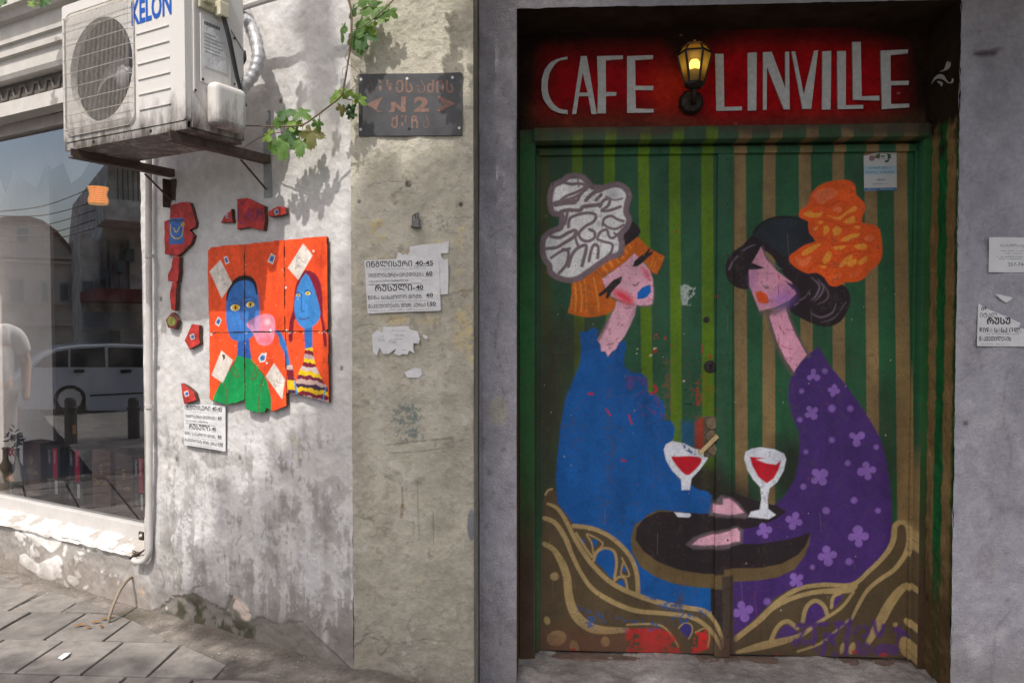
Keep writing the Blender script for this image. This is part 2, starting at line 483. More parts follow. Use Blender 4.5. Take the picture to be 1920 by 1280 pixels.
# ---- ground
mb = MB()
mb.add([(-60, -60, -0.9), (60, -60, -0.9), (60, 60, -0.9), (-60, 60, -0.9)], [(0, 1, 2, 3)])
ground = mb.build('ground', M['farground']); ground['kind'] = 'structure'
mb = MB()   # cobbled road falling away to the left, seen in the shop window
N = 60
V, Fc = [], []
for i in range(N + 1):
    for j in range(41):
        x = -18.0 + 30.0 * i / N; y = -14 + 17.0 * j / 40
        z = -0.05 if x > -4 else -0.05 - 0.022 * (-4 - x)
        V.append((x, y, z + 0.012 * math.sin(x * 9.1 + 3 * math.sin(y * 4)) * math.cos(y * 8.3)))
for i in range(N):
    for j in range(40):
        a = i * 41 + j; Fc.append((a, a + 41, a + 42, a + 1))
road = mk('road', V, Fc, M['asphalt'], smooth_=True); road['kind'] = 'structure'

# pavement: a mortar bed with separate stone slabs laid on it
cv = Canvas(GROUND, -5.2, -0.30, 1.7, 5.6, 0.012, (0.075, 0.07, 0.064))
n1 = cv.noise(0.35, 3); n2 = cv.noise(0.05, 8)
cv.c *= np.clip(1 + 0.16 * n1 + 0.10 * n2, 0.4, 1.6)[..., None]
AA, BB = np.meshgrid(cv.X, cv.Y)
wd = (AA - LEFT.O[0]) * LEFT.N[0] + (BB - LEFT.O[1]) * LEFT.N[1]        # distance out from the side wall
sand = smooth(-wd + 0.04 * n1, -0.24, -0.07)
cv.c = cv.c * (1 - 0.75 * sand[..., None]) + np.array([0.275, 0.24, 0.208]) * (0.75 * sand[..., None]) * np.clip(1 + 0.14 * n2, 0.5, 1.5)[..., None]
n8 = cv.noise(0.03, 12, octs=3)
cv.z = 0.0015 * n1 * sand + 0.0012 * n2 * sand + 0.006 * sand + 0.0008 * n8
peb = smooth(n8 + 0.5 * n2, 1.3, 1.7)[..., None] * .5; cv.c = cv.c * (1 - peb) + np.array([0.33, 0.30, 0.27]) * peb
foot = (smooth(-wd + 0.03 * n1 + 0.02 * n2, -0.05, -0.01) * .5)[..., None]; cv.c = cv.c * (1 - foot) + np.array([0.09, 0.08, 0.065]) * foot
cv.dot(195, 1172, 60, (0.05, 0.048, 0.025), soft=0.06, ry=22, alpha=0.9); cv.dot(250, 1158, 40, (0.10, 0.09, 0.065), soft=0.08, ry=16, alpha=0.7)   # damp mossy spot under the hose
cv.z -= 0.0
pavement = mkgrid('pavement', [cv.grid(keep=(wd > -0.02))], M['concrete'], kind='structure')
slabs = 0
slab_me = {}
W_, D_ = 0.245, 0.28
for r in range(9):
    y0 = 1.72 + r * D_
    for k in range(20):
        x0 = -5.0 + k * W_ * 1.0 + (0.13 if r % 2 else 0.02) + 0.02 * (r % 3)
        g = 0.0042 + 0.002 * random.random()
        cs = [(x0 + g, y0 + g), (x0 + W_ - g, y0 + g), (x0 + W_ - g, y0 + D_ - g), (x0 + g, y0 + D_ - g)]
        wdist = lambda q: (q[0] - LEFT.O[0]) * LEFT.N[0] + (q[1] - LEFT.O[1]) * LEFT.N[1] - (0.07 + 0.17 * min(max((q[0] + 2.0) / 1.0, 0), 1))
        if x0 + W_ > -0.32: continue
        out = []
        for q0, q1 in zip(cs, cs[1:] + cs[:1]):        # slabs are cut where they run under the mortar along the wall
            d0, d1 = wdist(q0), wdist(q1)
            if d0 > 0: out.append(q0)
            if (d0 > 0) != (d1 > 0): t = d0 / (d0 - d1); out.append((q0[0] + (q1[0] - q0[0]) * t + random.uniform(-.012, .012), q0[1] + (q1[1] - q0[1]) * t + random.uniform(-.012, .012)))
        if len(out) < 3: continue
        ar = 0.5 * abs(sum(a[0] * b[1] - b[0] * a[1] for a, b in zip(out, out[1:] + out[:1])))
        if ar < 0.008: continue
        mb = MB().prism(GROUND, out, -0.03, 0.008 + random.uniform(-0.0025, 0.0025))
        if slabs % 4 == 0 or len(slab_me) < 4:
            mt = pmat('paving_stone_tone', np.array((0.215, 0.198, 0.18)) * random.uniform(0.82, 1.15), rough=0.88, var=0.28, vscale=random.uniform(8, 18), bscale=160, bstr=0.6, bdist=0.003)
            slab_me[len(slab_me)] = mt
        mb.build('paving_slab', random.choice(list(slab_me.values())), pavement, bevel=0.004)
        slabs += 1
# concrete apron in front of the cafe door
cv = Canvas(Plane((0, 0, 0.036), (1, 0, 0), (0, 1, 0)), -0.30, 2.3, 1.8, 3.3, 0.012, (0.30, 0.285, 0.27))
cv.mulnoise(0.16, 0.25, 5); cv.mulnoise(0.10, 0.03, 6)
cv.z = 0.005 * cv.noise(0.2, 7) + 0.002 * cv.noise(0.03, 9)
cv.z += 0.05 * smooth(2.90 - np.meshgrid(cv.X, cv.Y)[1], -0.05, 0.10) * 0
o = mkgrid('doorstep_apron', [cv.grid()], M['concrete'], kind='structure')

# ---- cafe wall (lavender grey plaster) with the door recess
xa = WALL.uv(905, 640)[0] - 0.03; xl = WALL.uv(971, 640)[0]; xr = WALL.uv(1794, 640)[0]; zt = WALL.uv(1380, 10)[1]
snap = lambda v, o_, r_: o_ + round((v - o_) / r_) * r_
xl, xr, zt = snap(xl, xa, .009), snap(xr, xa, .009), snap(zt, 0.0, .009)
cafe = root('cafe_building', (0.68, YW, 0.0), 'lavender grey plastered cafe front around the recessed painted door', 'building')
LAV = (0.40, 0.388, 0.43)
cv = Canvas(WALL, xa, 2.7, 0.0, 4.3, 0.009, LAV)
n1 = cv.noise(0.5, 21); n2 = cv.noise(0.06, 22); n3 = cv.noise(0.16, 23, sy=3.0)
pl_ = smooth(cv.noise(0.09, 25) + 0.5 * n1, 0.8, 1.1)[..., None] * .55
cv.c = cv.c * (1 - pl_) + np.array([0.45, 0.435, 0.455]) * pl_
cv.c *= np.clip(1 + 0.05 * n1 + 0.05 * n2 + 0.05 * n3, 0.5, 1.4)[..., None]
AA, BB = np.meshgrid(cv.X, cv.Y)
grime = smooth(0.45 - BB + 0.10 * n1, 0.0, 0.35)
cv.c = cv.c * (1 - 0.45 * grime[..., None]) + np.array([0.20, 0.18, 0.165]) * 0.45 * grime[..., None]
st = smooth(n3 * 0.6 + n2 * 0.5 + n1 * 0.4, 0.6, 1.5) * 0.45
cv.c = cv.c * (1 - st[..., None]) + np.array([0.26, 0.245, 0.26]) * st[..., None]
for (x, y, rx, ry, c, al) in ((1850, 99, 22, 6, (0.05, 0.03, 0.03), 0.85), (1872, 92, 10, 4, (0.05, 0.03, 0.03), 0.6), (1811, 793, 5, 5, (0.06, 0.04, 0.03), 0.9), (912, 985, 3, 7, (0.1, 0.09, 0.09), 0.5),
                          (906, 830, 3, 14, (0.08, 0.07, 0.07), 0.6), (918, 885, 2, 6, (0.1, 0.09, 0.09), 0.6), (935, 770, 18, 26, (0.50, 0.47, 0.33), 0.5), (945, 842, 4, 4, (0.2, 0.17, 0.16), 0.8), (1880, 880, 30, 90, (0.28, 0.26, 0.29), 0.35), (1850, 1060, 20, 40, (0.26, 0.24, 0.24), 0.3)):
    cv.dot(x, y, rx, c, ry=ry, soft=0.012, alpha=al)
for pts in ([(918, 445), (940, 430), (962, 425)], [(1860, 1280), (1866, 1210), (1870, 1180), (1900, 1140)], [(905, 700), (903, 860), (906, 1000), (904, 1180)], [(1800, 600), (1830, 640), (1845, 700)]):
    cv.line(pts, 2.0, (0.16, 0.145, 0.15), soft=0.006, alpha=0.6, z=-0.003)
for _ in range(60):
    x, y = random.choice((random.uniform(906, 968), random.uniform(1800, 1920))), random.uniform(20, 1270); cv.dot(x, y, random.uniform(1, 4), (0.2, 0.19, 0.2), ry=random.uniform(1, 4), soft=.008, alpha=random.uniform(.3, .7), n=7)
for pts in ([(1800, 380), (1818, 420), (1812, 470), (1830, 500)], [(1890, 700), (1880, 780), (1896, 840), (1890, 900)], [(940, 560), (930, 640), (942, 700)], [(1840, 900), (1862, 930), (1858, 990)], [(925, 1120), (940, 1170), (935, 1230)]):
    q = [(x + random.uniform(-1.5, 1.5), y + random.uniform(-1.5, 1.5)) for x, y in spline(pts, False, 9)]; cv.line(q, [random.uniform(.6, 1.8) for _ in q], (0.17, 0.16, 0.17), soft=.009, alpha=.7, sp=0)
cv.z = 0.0045 * n1 + 0.0024 * n2
edge = 0.006 * vnoise(cv.h, cv.w, 6, 5)
mkgrid('wall_plaster', [cv.grid(hole=[(xl, xr, -1, zt)])], M['rough_plaster'], cafe)
MB().box(-1.0, 2.6, 3.7, 3.75, -.2, 3.4).box(-1.0, 2.6, YW + .05, 3.7, 3.0, 3.05).box(-1.05, -1.0, 3.2, 3.75, -.2, 3.4).box(2.6, 2.65, YW + .05, 3.75, -.2, 3.4).build('light_block', pmat('light_block_dark', (.03, .025, .02), rough=.9), cafe)  # unseen dark box added behind the door to stop light leaking through
# the recess: soffit, painted right reveal, left reveal
GRN, TAN, BRN, DBR = A(26, 62, 36), A(98, 80, 50), A(58, 48, 32), A(32, 22, 16)
REV = Plane((xr, YD, 0), (0, -1, 0), (0, 0, 1))                # right reveal, facing left:
cv = Canvas(REV, 0.0, YD - YW - 0.001, 0.0, zt, 0.006, BRN)
AA, BB = np.meshgrid(cv.X, cv.Y)
dpt = YD - YW
f = AA / dpt
def band(lo, hi, s_=0.04): return smooth(f, lo - s_, lo + s_) * (1 - smooth(f, hi - s_, hi + s_))
col = np.zeros_like(cv.c); col[:] = TAN * 1.35
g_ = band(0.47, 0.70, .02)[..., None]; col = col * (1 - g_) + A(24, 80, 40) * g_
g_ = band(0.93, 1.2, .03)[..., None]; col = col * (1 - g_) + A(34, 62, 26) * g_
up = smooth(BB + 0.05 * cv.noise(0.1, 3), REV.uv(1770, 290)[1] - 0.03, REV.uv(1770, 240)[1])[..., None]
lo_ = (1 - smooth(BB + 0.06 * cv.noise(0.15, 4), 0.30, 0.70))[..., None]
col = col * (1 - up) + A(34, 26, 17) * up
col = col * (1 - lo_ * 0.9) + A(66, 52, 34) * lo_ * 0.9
cv.c = col; cv.mulnoise(0.07, 0.03, 6); cv.mulnoise(0.06, 0.2, 7)
cv.z = 0.002 * cv.noise(0.04, 8)
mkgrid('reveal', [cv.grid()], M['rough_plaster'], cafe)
M['ornament'] = pmat('sign_white_paint', (0.52, 0.52, 0.51), rough=0.7, var=0.12, vscale=90, bstr=0.2)
def rv(pts, sp=4):
    out = []
    for x, y in spline(pts, True, sp):
        d = ray(1300 + x / 3.2, y / 3.2); t = (xr - 0.004 - CAM[0]) / d[0]; out.append(CAM + d * t)
    return out
mb = MB()
for pts in ([(1478, 430), (1505, 415), (1520, 375), (1538, 366), (1545, 390), (1530, 415), (1500, 428)],
            [(1428, 508), (1445, 468), (1475, 446), (1505, 455), (1525, 488), (1545, 495), (1553, 470), (1562, 480), (1555, 498), (1530, 500), (1500, 480), (1470, 472), (1445, 485)],
            [(1462, 490), (1480, 488), (1497, 500), (1490, 520), (1478, 505)]):
    P = rv(pts); tri = tessellate_polygon([[Vector((p[1], p[2], 0)) for p in P]]); mb.add(P, [tuple(t) for t in tri])
mb.build('painted_ornament', M['ornament'], cafe)
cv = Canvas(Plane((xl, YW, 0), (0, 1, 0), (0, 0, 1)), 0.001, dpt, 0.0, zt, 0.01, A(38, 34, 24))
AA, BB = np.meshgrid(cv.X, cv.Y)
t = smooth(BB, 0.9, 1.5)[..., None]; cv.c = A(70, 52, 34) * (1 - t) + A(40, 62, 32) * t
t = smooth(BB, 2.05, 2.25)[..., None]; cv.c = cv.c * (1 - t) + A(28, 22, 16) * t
cv.mulnoise(0.1, 0.05, 6)
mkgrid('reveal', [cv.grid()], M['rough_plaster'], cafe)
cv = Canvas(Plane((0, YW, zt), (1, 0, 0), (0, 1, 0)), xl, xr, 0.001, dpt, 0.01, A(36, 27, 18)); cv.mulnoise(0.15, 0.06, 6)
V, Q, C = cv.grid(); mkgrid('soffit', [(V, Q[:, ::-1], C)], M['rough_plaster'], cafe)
# unseen balcony slab added over the door to darken it and the wall
cream = pmat('balcony_concrete', (0.36, 0.34, 0.32), rough=0.9)
shade_balcony = root('balcony', (0.9, 2.3, 3.0), 'unseen concrete balcony slab with iron railing, added to shade the cafe door', 'balcony')
MB().box(0.05, 4.0, 1.3, YW - 0.002, 3.02, 3.18).build('slab', cream, shade_balcony)
mb = MB()
for i in range(28): mb.tube([(0.1 + i * 0.138, 1.35, 3.18), (0.1 + i * 0.138, 1.35, 4.05)], 0.008, 6)
mb.tube([(0.06, 1.35, 4.05), (4.0, 1.35, 4.05)], 0.018, 6); mb.build('railing', M['iron'], shade_balcony)

# ---- pillar
a0, a1 = CX, PIL.uv(888, 640)[0]
pil = root('pillar', ((a0 + a1) / 2, YP, 0.0), 'khaki grey plaster pillar with patched paint between side wall and cafe door', 'pillar')
KH = np.array((0.45, 0.42, 0.34))
cv = Canvas(PIL, a0, a1, 0.0, 3.6, 0.0035, KH)
n1 = cv.noise(0.35, 31); n2 = cv.noise(0.05, 32); n3 = cv.noise(0.10, 33, sy=4.0); n4 = cv.noise(0.02, 34, octs=3)
cv.c *= np.clip(1 + 0.07 * n1 + 0.05 * n2 + 0.05 * n3, 0.5, 1.5)[..., None]
AA, BB = np.meshgrid(cv.X, cv.Y)
zpx = lambda v: PIL.uv(780, v)[1]
gr = smooth(zpx(1000) - BB + 0.09 * n1 + 0.05 * n3, 0.0, 0.45)[..., None]
cv.c = cv.c * (1 - 0.62 * gr) + np.array([0.22, 0.20, 0.175]) * 0.62 * gr
pt = (smooth(n1 + 0.5 * n2, 0.75, 1.3) * smooth(zpx(640) - BB, -0.5, 0.1) * 0.4)[..., None]
cv.c = cv.c * (1 - pt) + np.array([0.26, 0.23, 0.18]) * pt
YEL = np.array((0.55, 0.46, 0.255))
t1 = smooth(n2 + 0.7 * n4, -0.5, 0.15); t2 = smooth(n2 + 0.5 * n1, 0.1, 0.7)
for (x, y, rx, ry, al) in ((708, 430, 18, 26, .8), (810, 452, 34, 9, .6), (700, 330, 10, 10, .4), (870, 600, 18, 30, .7), (862, 480, 8, 40, .6), (738, 598, 30, 10, .75), (800, 600, 22, 8, .5), (790, 1080, 10, 10, .3), (884, 640, 10, 40, .8), (860, 640, 12, 20, .6), (697, 800, 8, 6, .8), (690, 1066, 6, 8, .5), (866, 425, 6, 12, .7)):
    cv.dot(x, y, rx, YEL, ry=ry, soft=0.02, alpha=al, tex=t1)
for (x, y, rx, ry, c, al) in ((745, 372, 10, 10, (0.28, 0.23, 0.18), .6), (812, 375, 14, 16, (0.34, 0.27, 0.19), .6), (760, 490, 60, 24, (0.34, 0.28, 0.2), .45), (870, 520, 14, 60, (0.36, 0.28, 0.16), .5), (720, 690, 45, 55, (0.5, 0.45, 0.4), .5), (735, 720, 30, 30, (0.5, 0.42, 0.33), .35),
                              (770, 665, 40, 12, (0.42, 0.36, 0.22), .7), (810, 668, 10, 6, (0.27, 0.25, 0.22), .7), (780, 700, 20, 10, (0.55, 0.55, 0.58), .5), (780, 905, 80, 16, (0.30, 0.28, 0.25), .3), (680, 1026, 14, 7, (0.55, 0.54, 0.57), .8), (872, 770, 3, 26, (0.6, 0.6, 0.6), .7), (868, 690, 5, 60, (0.52, 0.5, 0.44), .5)):
    cv.dot(x, y, rx, c, ry=ry, soft=0.02, alpha=al, tex=t2)
cv.dot(884, 984, 8, (0.17, 0.18, 0.21), ry=30, soft=0.004, alpha=0.9)
cv.line([(754, 912), (755, 940), (753, 968)], [2, 5, 6], (0.20, 0.12, 0.06), soft=0.004, alpha=.85)
for pts, w in (([(783, 905), (784, 960), (786, 1005)], 2), ([(812, 960), (813, 1020)], 2), ([(728, 835), (780, 828), (848, 822)], 4), ([(848, 822), (850, 838)], 3), ([(730, 850), (790, 846), (850, 838)], 2)):
    cv.line(pts, w, (0.2, 0.18, 0.15), soft=0.003, alpha=.6, z=-0.002)
for i in range(70):     # green printed sticker, mostly scraped off
    x, y = random.uniform(738, 792), random.uniform(752, 825); ang = random.uniform(0, 3)
    if (x - 765) ** 2 / 30 ** 2 + (y - 788) ** 2 / 42 ** 2 > 1: continue
    cv.line([(x, y), (x + 5 * math.cos(ang), y + 5 * math.sin(ang)), (x + 9 * math.cos(ang + 1), y + 9 * math.sin(ang + 1))], 2.6, (0.16, 0.20, 0.19), soft=0.003, alpha=.7)
for pts in ([(665, 615), (690, 608), (712, 612), (735, 598), (770, 592)], [(830, 553), (860, 548), (888, 545)], [(720, 1208), (760, 1205), (800, 1200), (835, 1205)], [(668, 968), (700, 975)], [(730, 1230), (760, 1260), (790, 1250)], [(690, 350), (720, 342), (790, 345)], [(815, 420), (850, 410), (886, 408)]):
    q = [(x + random.uniform(-1.6, 1.6), y + random.uniform(-2.2, 2.2)) for x, y in spline(pts, False, 9)]
    cv.line(q, [random.uniform(.5, 1.9) for _ in q], (0.17, 0.15, 0.125), soft=0.003, alpha=.65, sp=0, z=-0.003)
for (x, y, r) in ((766, 346, 6), (674, 379, 3), (864, 384, 4), (778, 212, 4), (657, 841, 3)):
    cv.dot(x, y, r, (0.12, 0.105, 0.09), soft=0.004, alpha=.9, z=-0.006)
dz = 0.003 * n1 + 0.0013 * n2
cv.z = cv.z + dz - 0.006 * smooth(zpx(1205) - BB + 0.03 * n2, 0, 0.02) * smooth(n1, -0.6, 0.4)
pface = cv
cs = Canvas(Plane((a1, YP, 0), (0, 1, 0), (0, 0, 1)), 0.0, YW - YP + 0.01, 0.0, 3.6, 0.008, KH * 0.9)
cs.c[:, -10:] *= 0.30; cs.c *= 0.8; cs.mulnoise(0.12, 0.1, 41, sy=3.0); cs.mulnoise(0.1, 0.02, 42)  # shade of this side painted into its colour, darkest at the wall joint
cs.z[:, 0] = 0
spk = smooth(n4 + 0.5 * n2, 1.5, 2.0)[..., None] * .35; cv.c = cv.c * (1 - spk) + np.array([0.20, 0.18, 0.15]) * spk
pale = smooth(-n4 * .8 + n3, 1.3, 2.0)[..., None] * .45; cv.c = cv.c * (1 - pale) + np.array([0.50, 0.48, 0.42]) * pale
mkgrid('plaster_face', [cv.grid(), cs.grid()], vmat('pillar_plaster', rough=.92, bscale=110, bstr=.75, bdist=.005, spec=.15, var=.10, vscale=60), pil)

# ---- side wall with the shop window opening
WA = snap(LEFT.uv(268, 640)[0], -3.3, .005); WB0, WB1 = 0.415, 2.37
side = root('side_wall', LEFT.p(-0.9, 0.0), 'peeling white plaster side wall with shop window left of the pillar', 'wall')
OW = np.array((0.60, 0.582, 0.566))
cv = Canvas(LEFT, -3.3, 0.0, 0.05, 3.2, 0.005, OW)
lw = cv
n1 = cv.noise(0.45, 51); n2 = cv.noise(0.06, 52); n3 = cv.noise(0.09, 53, sy=5.0); n4 = cv.noise(0.02, 54, octs=3); n5 = cv.noise(0.16, 55)
AA, BB = np.meshgrid(cv.X, cv.Y)
cv.c *= np.clip(1 + 0.025 * n1 + 0.02 * n2 + 0.025 * n3, 0.5, 1.3)[..., None]
LCR = (0, 950, 2.8235)
zl = lambda v: LEFT.uv(480, v)[1]
# dirt rising from the ground, deepened to paint in the shade low down
gr = smooth(zl(860) - BB + 0.13 * n1 + 0.09 * n3 + 0.05 * n2, 0.02, 0.40)
gr *= smooth(AA, -1.25, -0.80) * 0.7 + 0.3
cv.c = cv.c * (1 - 0.82 * gr[..., None]) + np.array([0.245, 0.232, 0.222]) * 0.82 * gr[..., None]
g2 = smooth(zl(1080) - BB + 0.08 * n1 + 0.06 * n5, 0.0, 0.22)
cv.c = cv.c * (1 - 0.7 * g2[..., None]) + np.array([0.175, 0.157, 0.142]) * 0.7 * g2[..., None]
# scraped paint: pale patches and streaks between y 760 and 1100
sc = smooth(n5 + 0.7 * n3 + 0.3 * n2, 0.35, 0.75) * smooth(BB, zl(1150), zl(1000)) * (1 - smooth(BB, zl(900), zl(750)))
cv.c = cv.c * (1 - 0.7 * sc[..., None]) + np.array([0.53, 0.525, 0.52]) * 0.7 * sc[..., None]
sd = smooth(-n5 + 0.6 * n2, 0.7, 1.2) * smooth(BB, zl(1200), zl(1050)) * (1 - smooth(BB, zl(860), zl(760)))
cv.c = cv.c * (1 - 0.55 * sd[..., None]) + np.array([0.30, 0.285, 0.275]) * 0.55 * sd[..., None]
n6 = cv.noise(0.028, 56, sy=7.0); n7 = cv.noise(0.012, 57, octs=3)
zone = smooth(BB, zl(1190), zl(1060)) * (1 - smooth(BB + 0.05 * n1, zl(880), zl(730))) * smooth(AA, -1.2, -0.95)
sm = smooth(n6 + 0.6 * n5 + 0.5 * n7, 0.75, 1.05) * zone
cv.c = cv.c * (1 - 0.8 * sm[..., None]) + np.array([0.56, 0.555, 0.56]) * 0.8 * sm[..., None]
sk = smooth(-n6 + 0.6 * n2 + 0.4 * n7, 0.9, 1.5) * zone
cv.c = cv.c * (1 - 0.5 * sk[..., None]) + np.array([0.24, 0.225, 0.215]) * 0.5 * sk[..., None]
# thin grey drips high on the wall
dr = smooth(n3 + 0.4 * n4, 1.1, 2.0) * 0.25
cv.c = cv.c * (1 - dr[..., None]) + np.array([0.38, 0.37, 0.37]) * dr[..., None]
t2 = smooth(n2 + 0.5 * n4, -0.3, 0.4)
for (x, y, rx, ry, c, al) in ((520, 830, 10, 12, (0.60, 0.52, 0.30), .6), (553, 838, 6, 22, (0.62, 0.55, 0.33), .7), (410, 1010, 26, 60, (0.62, 0.62, 0.63), .5), (380, 960, 20, 60, (0.66, 0.66, 0.66), .5), (470, 820, 40, 30, (0.70, 0.69, 0.69), .6), (570, 1090, 18, 6, (0.62, 0.61, 0.6), .8), (610, 1180, 4, 26, (0.62, 0.61, 0.6), .7), (620, 1130, 12, 40, (0.5, 0.49, 0.49), .5), (500, 1070, 70, 30, (0.2, 0.185, 0.175), .35), (560, 1120, 60, 26, (0.22, 0.2, 0.19), .4), (330, 1050, 30, 30, (0.5, 0.49, 0.46), .5)):
    cv.dot(x, y, rx, c, ry=ry, soft=0.03, alpha=al, tex=t2)
# plaster fallen off along the foot: recessed cement with moss
edge = [(800, 560), (850, 530), (880, 500), (910, 465), (960, 468), (1030, 460), (1070, 490), (1110, 510), (1150, 535), (1190, 545), (1215, 470), (1250, 485), (1300, 540), (1335, 592), (1390, 580), (1430, 600), (1480, 615), (1530, 605), (1600, 600), (1640, 650), (1700, 700)]
rough_edge = []
for i in range(len(edge) - 1):
    for k in range(4):
        t = k / 4; rough_edge.append((edge[i][0] * (1 - t) + edge[i + 1][0] * t + random.uniform(-7, 7), edge[i][1] * (1 - t) + edge[i + 1][1] * t + random.uniform(-7, 7)))
patch = rough_edge + [(1900, 900), (1890, 980), (760, 700), (740, 600)]
cv.poly(patch, (0.19, 0.175, 0.155), cr=LCR, alpha=.85)
patch_m = np.zeros((cv.h, cv.w)); r = cv.poly_mask(cv.T(patch, LCR), 0.005); patch_m[r[0]] = r[1]
moss = np.zeros((cv.h, cv.w)); r = cv.poly_mask(cv.T([(850, 560), (930, 480), (1040, 465), (1180, 550), (1300, 600), (1380, 640), (1330, 760), (1200, 720), (1000, 640)], LCR), 0.06); moss[r[0]] = r[1]
moss *= smooth(n2 + 0.4 * n4, -1.2, 0.3)
cv.c = cv.c * (1 - 0.85 * moss[..., None]) + np.array([0.045, 0.046, 0.024]) * 0.85 * moss[..., None]
for pts, c in (([(865, 520), (900, 470), (915, 490), (905, 545), (875, 545)], (0.62, 0.55, 0.48)), ([(1215, 475), (1260, 485), (1320, 545), (1325, 590), (1290, 600), (1250, 545), (1195, 545)], (0.62, 0.52, 0.45)), ([(690, 380), (720, 400), (755, 450), (740, 500), (700, 480)], (0.55, 0.36, 0.22)), ([(580, 320), (640, 310), (670, 360), (640, 380), (590, 370)], (0.6, 0.44, 0.28)), ([(790, 520), (830, 505), (840, 525), (800, 535)], (0.6, 0.45, 0.24))):
    cv.poly(pts, c, cr=LCR, soft=0.012, alpha=.85, tex=smooth(n2 + 0.6 * n4, -0.7, 0.1), sp=3)
# wall below the window: white flakes left on grey cement
low = ((AA < WA + 0.02) & (BB < WB0 + 0.03)).astype(float)
lowm = low * smooth(WA + 0.10 - AA + 0.08 * n5, 0, 0.1)
base = np.array([0.36, 0.335, 0.31])
cv.c = cv.c * (1 - lowm[..., None]) + base * np.clip(1 + 0.07 * n1 + 0.07 * n2, .5, 1.5)[..., None] * lowm[..., None]
fk = smooth(n5 * 0.9 + n2 * 0.5, 1.25, 1.4) * lowm
cv.c = cv.c * (1 - 0.85 * fk[..., None]) + np.array([0.74, 0.73, 0.71]) * 0.85 * fk[..., None]
WH = (0.78, 0.765, 0.74)
for pts in ([(110, 70), (200, 75), (260, 110), (330, 155), (320, 205), (270, 240), (225, 205), (160, 160), (115, 110)], [(90, 290), (120, 250), (160, 270), (205, 300), (300, 258), (335, 290), (322, 345), (325, 375), (250, 395), (190, 360), (130, 315)], [(365, 355), (420, 385), (415, 412), (372, 408)], [(340, 215), (362, 205), (352, 262), (335, 250)], [(440, 425), (470, 415), (455, 445)], [(0, 40), (40, 45), (60, 80), (20, 70)], [(410, 235), (445, 240), (440, 258), (420, 250)]):
    q = [(x + random.uniform(-5, 5), y + random.uniform(-5, 5)) for x, y in spline(pts, True, 3)]
    cv.poly(q, WH, cr=LCR, alpha=.97, z=0.003)
for y_, al in ((1000, 0.25),): pass
bt = smooth(0.30 - BB + 0.04 * n5, -0.02, 0.09) * low
cv.c = cv.c * (1 - 0.6 * bt[..., None]) + np.array([0.23, 0.19, 0.16]) * 0.6 * bt[..., None]
# cracks
for pts in ([(1185, 250), (1190, 340), (1200, 410), (1250, 425), (1262, 468)], [(1010, 450), (1030, 425), (1070, 420)], [(945, 460), (960, 380), (940, 300)], [(480, 170), (530, 180), (570, 200)], [(550, 385), (575, 350)], [(1395, 40), (1400, 110), (1380, 170)], [(1240, 205), (1260, 170), (1275, 150)], [(1190, 545), (1210, 500), (1225, 470)], [(755, 320), (758, 350)], [(850, 330), (870, 400), (860, 440)]):
    q = [(x + random.uniform(-4, 4), y + random.uniform(-4, 4)) for x, y in spline(pts, False, 9)]
    cv.line(q, [random.uniform(1.5, 4.5) for _ in q], (0.10, 0.09, 0.085), cr=LCR, soft=0.004, alpha=.8, sp=0, z=-0.005)
for (x, y) in ((527, 190), (296, 690), (437, 730), (330, 860), (640, 690), (448, 858), (300, 560)):
    cv.dot(x, y, 3, (0.15, 0.13, 0.12), ry=5, soft=0.004, alpha=.8)
cv.z = cv.z + 0.0015 * sm - 0.001 * sk + 0.0035 * n1 + 0.0012 * n2 - 0.005 * patch_m + 0.001 * n2 * patch_m + 0.0012 * fk + 0.0015 * n5 * smooth(zl(800) - BB, 0, 0.2)
mkgrid('plaster_face', [cv.grid(hole=[(-9, WA, WB0, WB1 + 0.75)])], M['plaster'], side)
# window reveal and sloping sill of the opening
cs = Canvas(Plane(LEFT.p(WA, 0.0, 0.0), -LEFT.N, (0, 0, 1)), 0.0, 0.16, WB0, 3.15, 0.01, OW * 0.97); cs.mulnoise(0.04, 0.08, 61, sy=3.0)
V, Q, C = cs.grid(); mkgrid('reveal', [(V, Q[:, ::-1], C)], M['plaster'], side)
cs = Canvas(Plane(LEFT.p(0, WB0, 0), LEFT.U, -LEFT.N * 0.88 + np.array([0, 0, 0.475])), -3.3, WA, -0.02, 0.135, 0.007, (0.66, 0.645, 0.615))
m_ = smooth(cs.noise(0.07, 62, octs=4) + 0.4 * cs.noise(0.3, 63), 0.1, 0.5)[..., None]
cs.c = cs.c * (1 - 0.8 * m_) + np.array([0.33, 0.30, 0.265]) * 0.8 * m_
cs.z = 0.003 * cs.noise(0.06, 64)
mkgrid('sill', [cs.grid()], M['plaster'], side)
# ================================================================== THE PAINTED DOOR
C1, C2, C3, C4, C5, C6, C7, C8 = (960, 0, 3.879), (1300, 0, 3.2), (990, 310, 3.459), (1320, 310, 3.2825), (990, 620, 3.556), (1330, 640, 3.766), (960, 880, 3.2), (1330, 900, 3.368)
ax0, _ = DOOR.uv(966, 700); ax1, _ = DOOR.uv(1750, 700); bz0 = 0.0; bz1 = DOOR.uv(1350, 236)[1]
cv = Canvas(DOOR, ax0, ax1, bz0, bz1, 0.0026, A(27, 62, 39))
mu = cv
n1 = cv.noise(0.25, 71); n2 = cv.noise(0.04, 72); n4 = cv.noise(0.012, 73, octs=3); n3 = cv.noise(0.05, 74, sy=5.0)
AA, BB = np.meshgrid(cv.X, cv.Y)
ap = lambda x: DOOR.uv(x, 700)[0]
bp_ = lambda y: DOOR.uv(1350, y)[1]
LIME, GL, GR = A(66, 92, 8), A(28, 63, 42), A(24, 63, 38)
half = smooth(AA, ap(1362), ap(1364))[..., None]
cv.c = GL * (1 - half) + GR * half
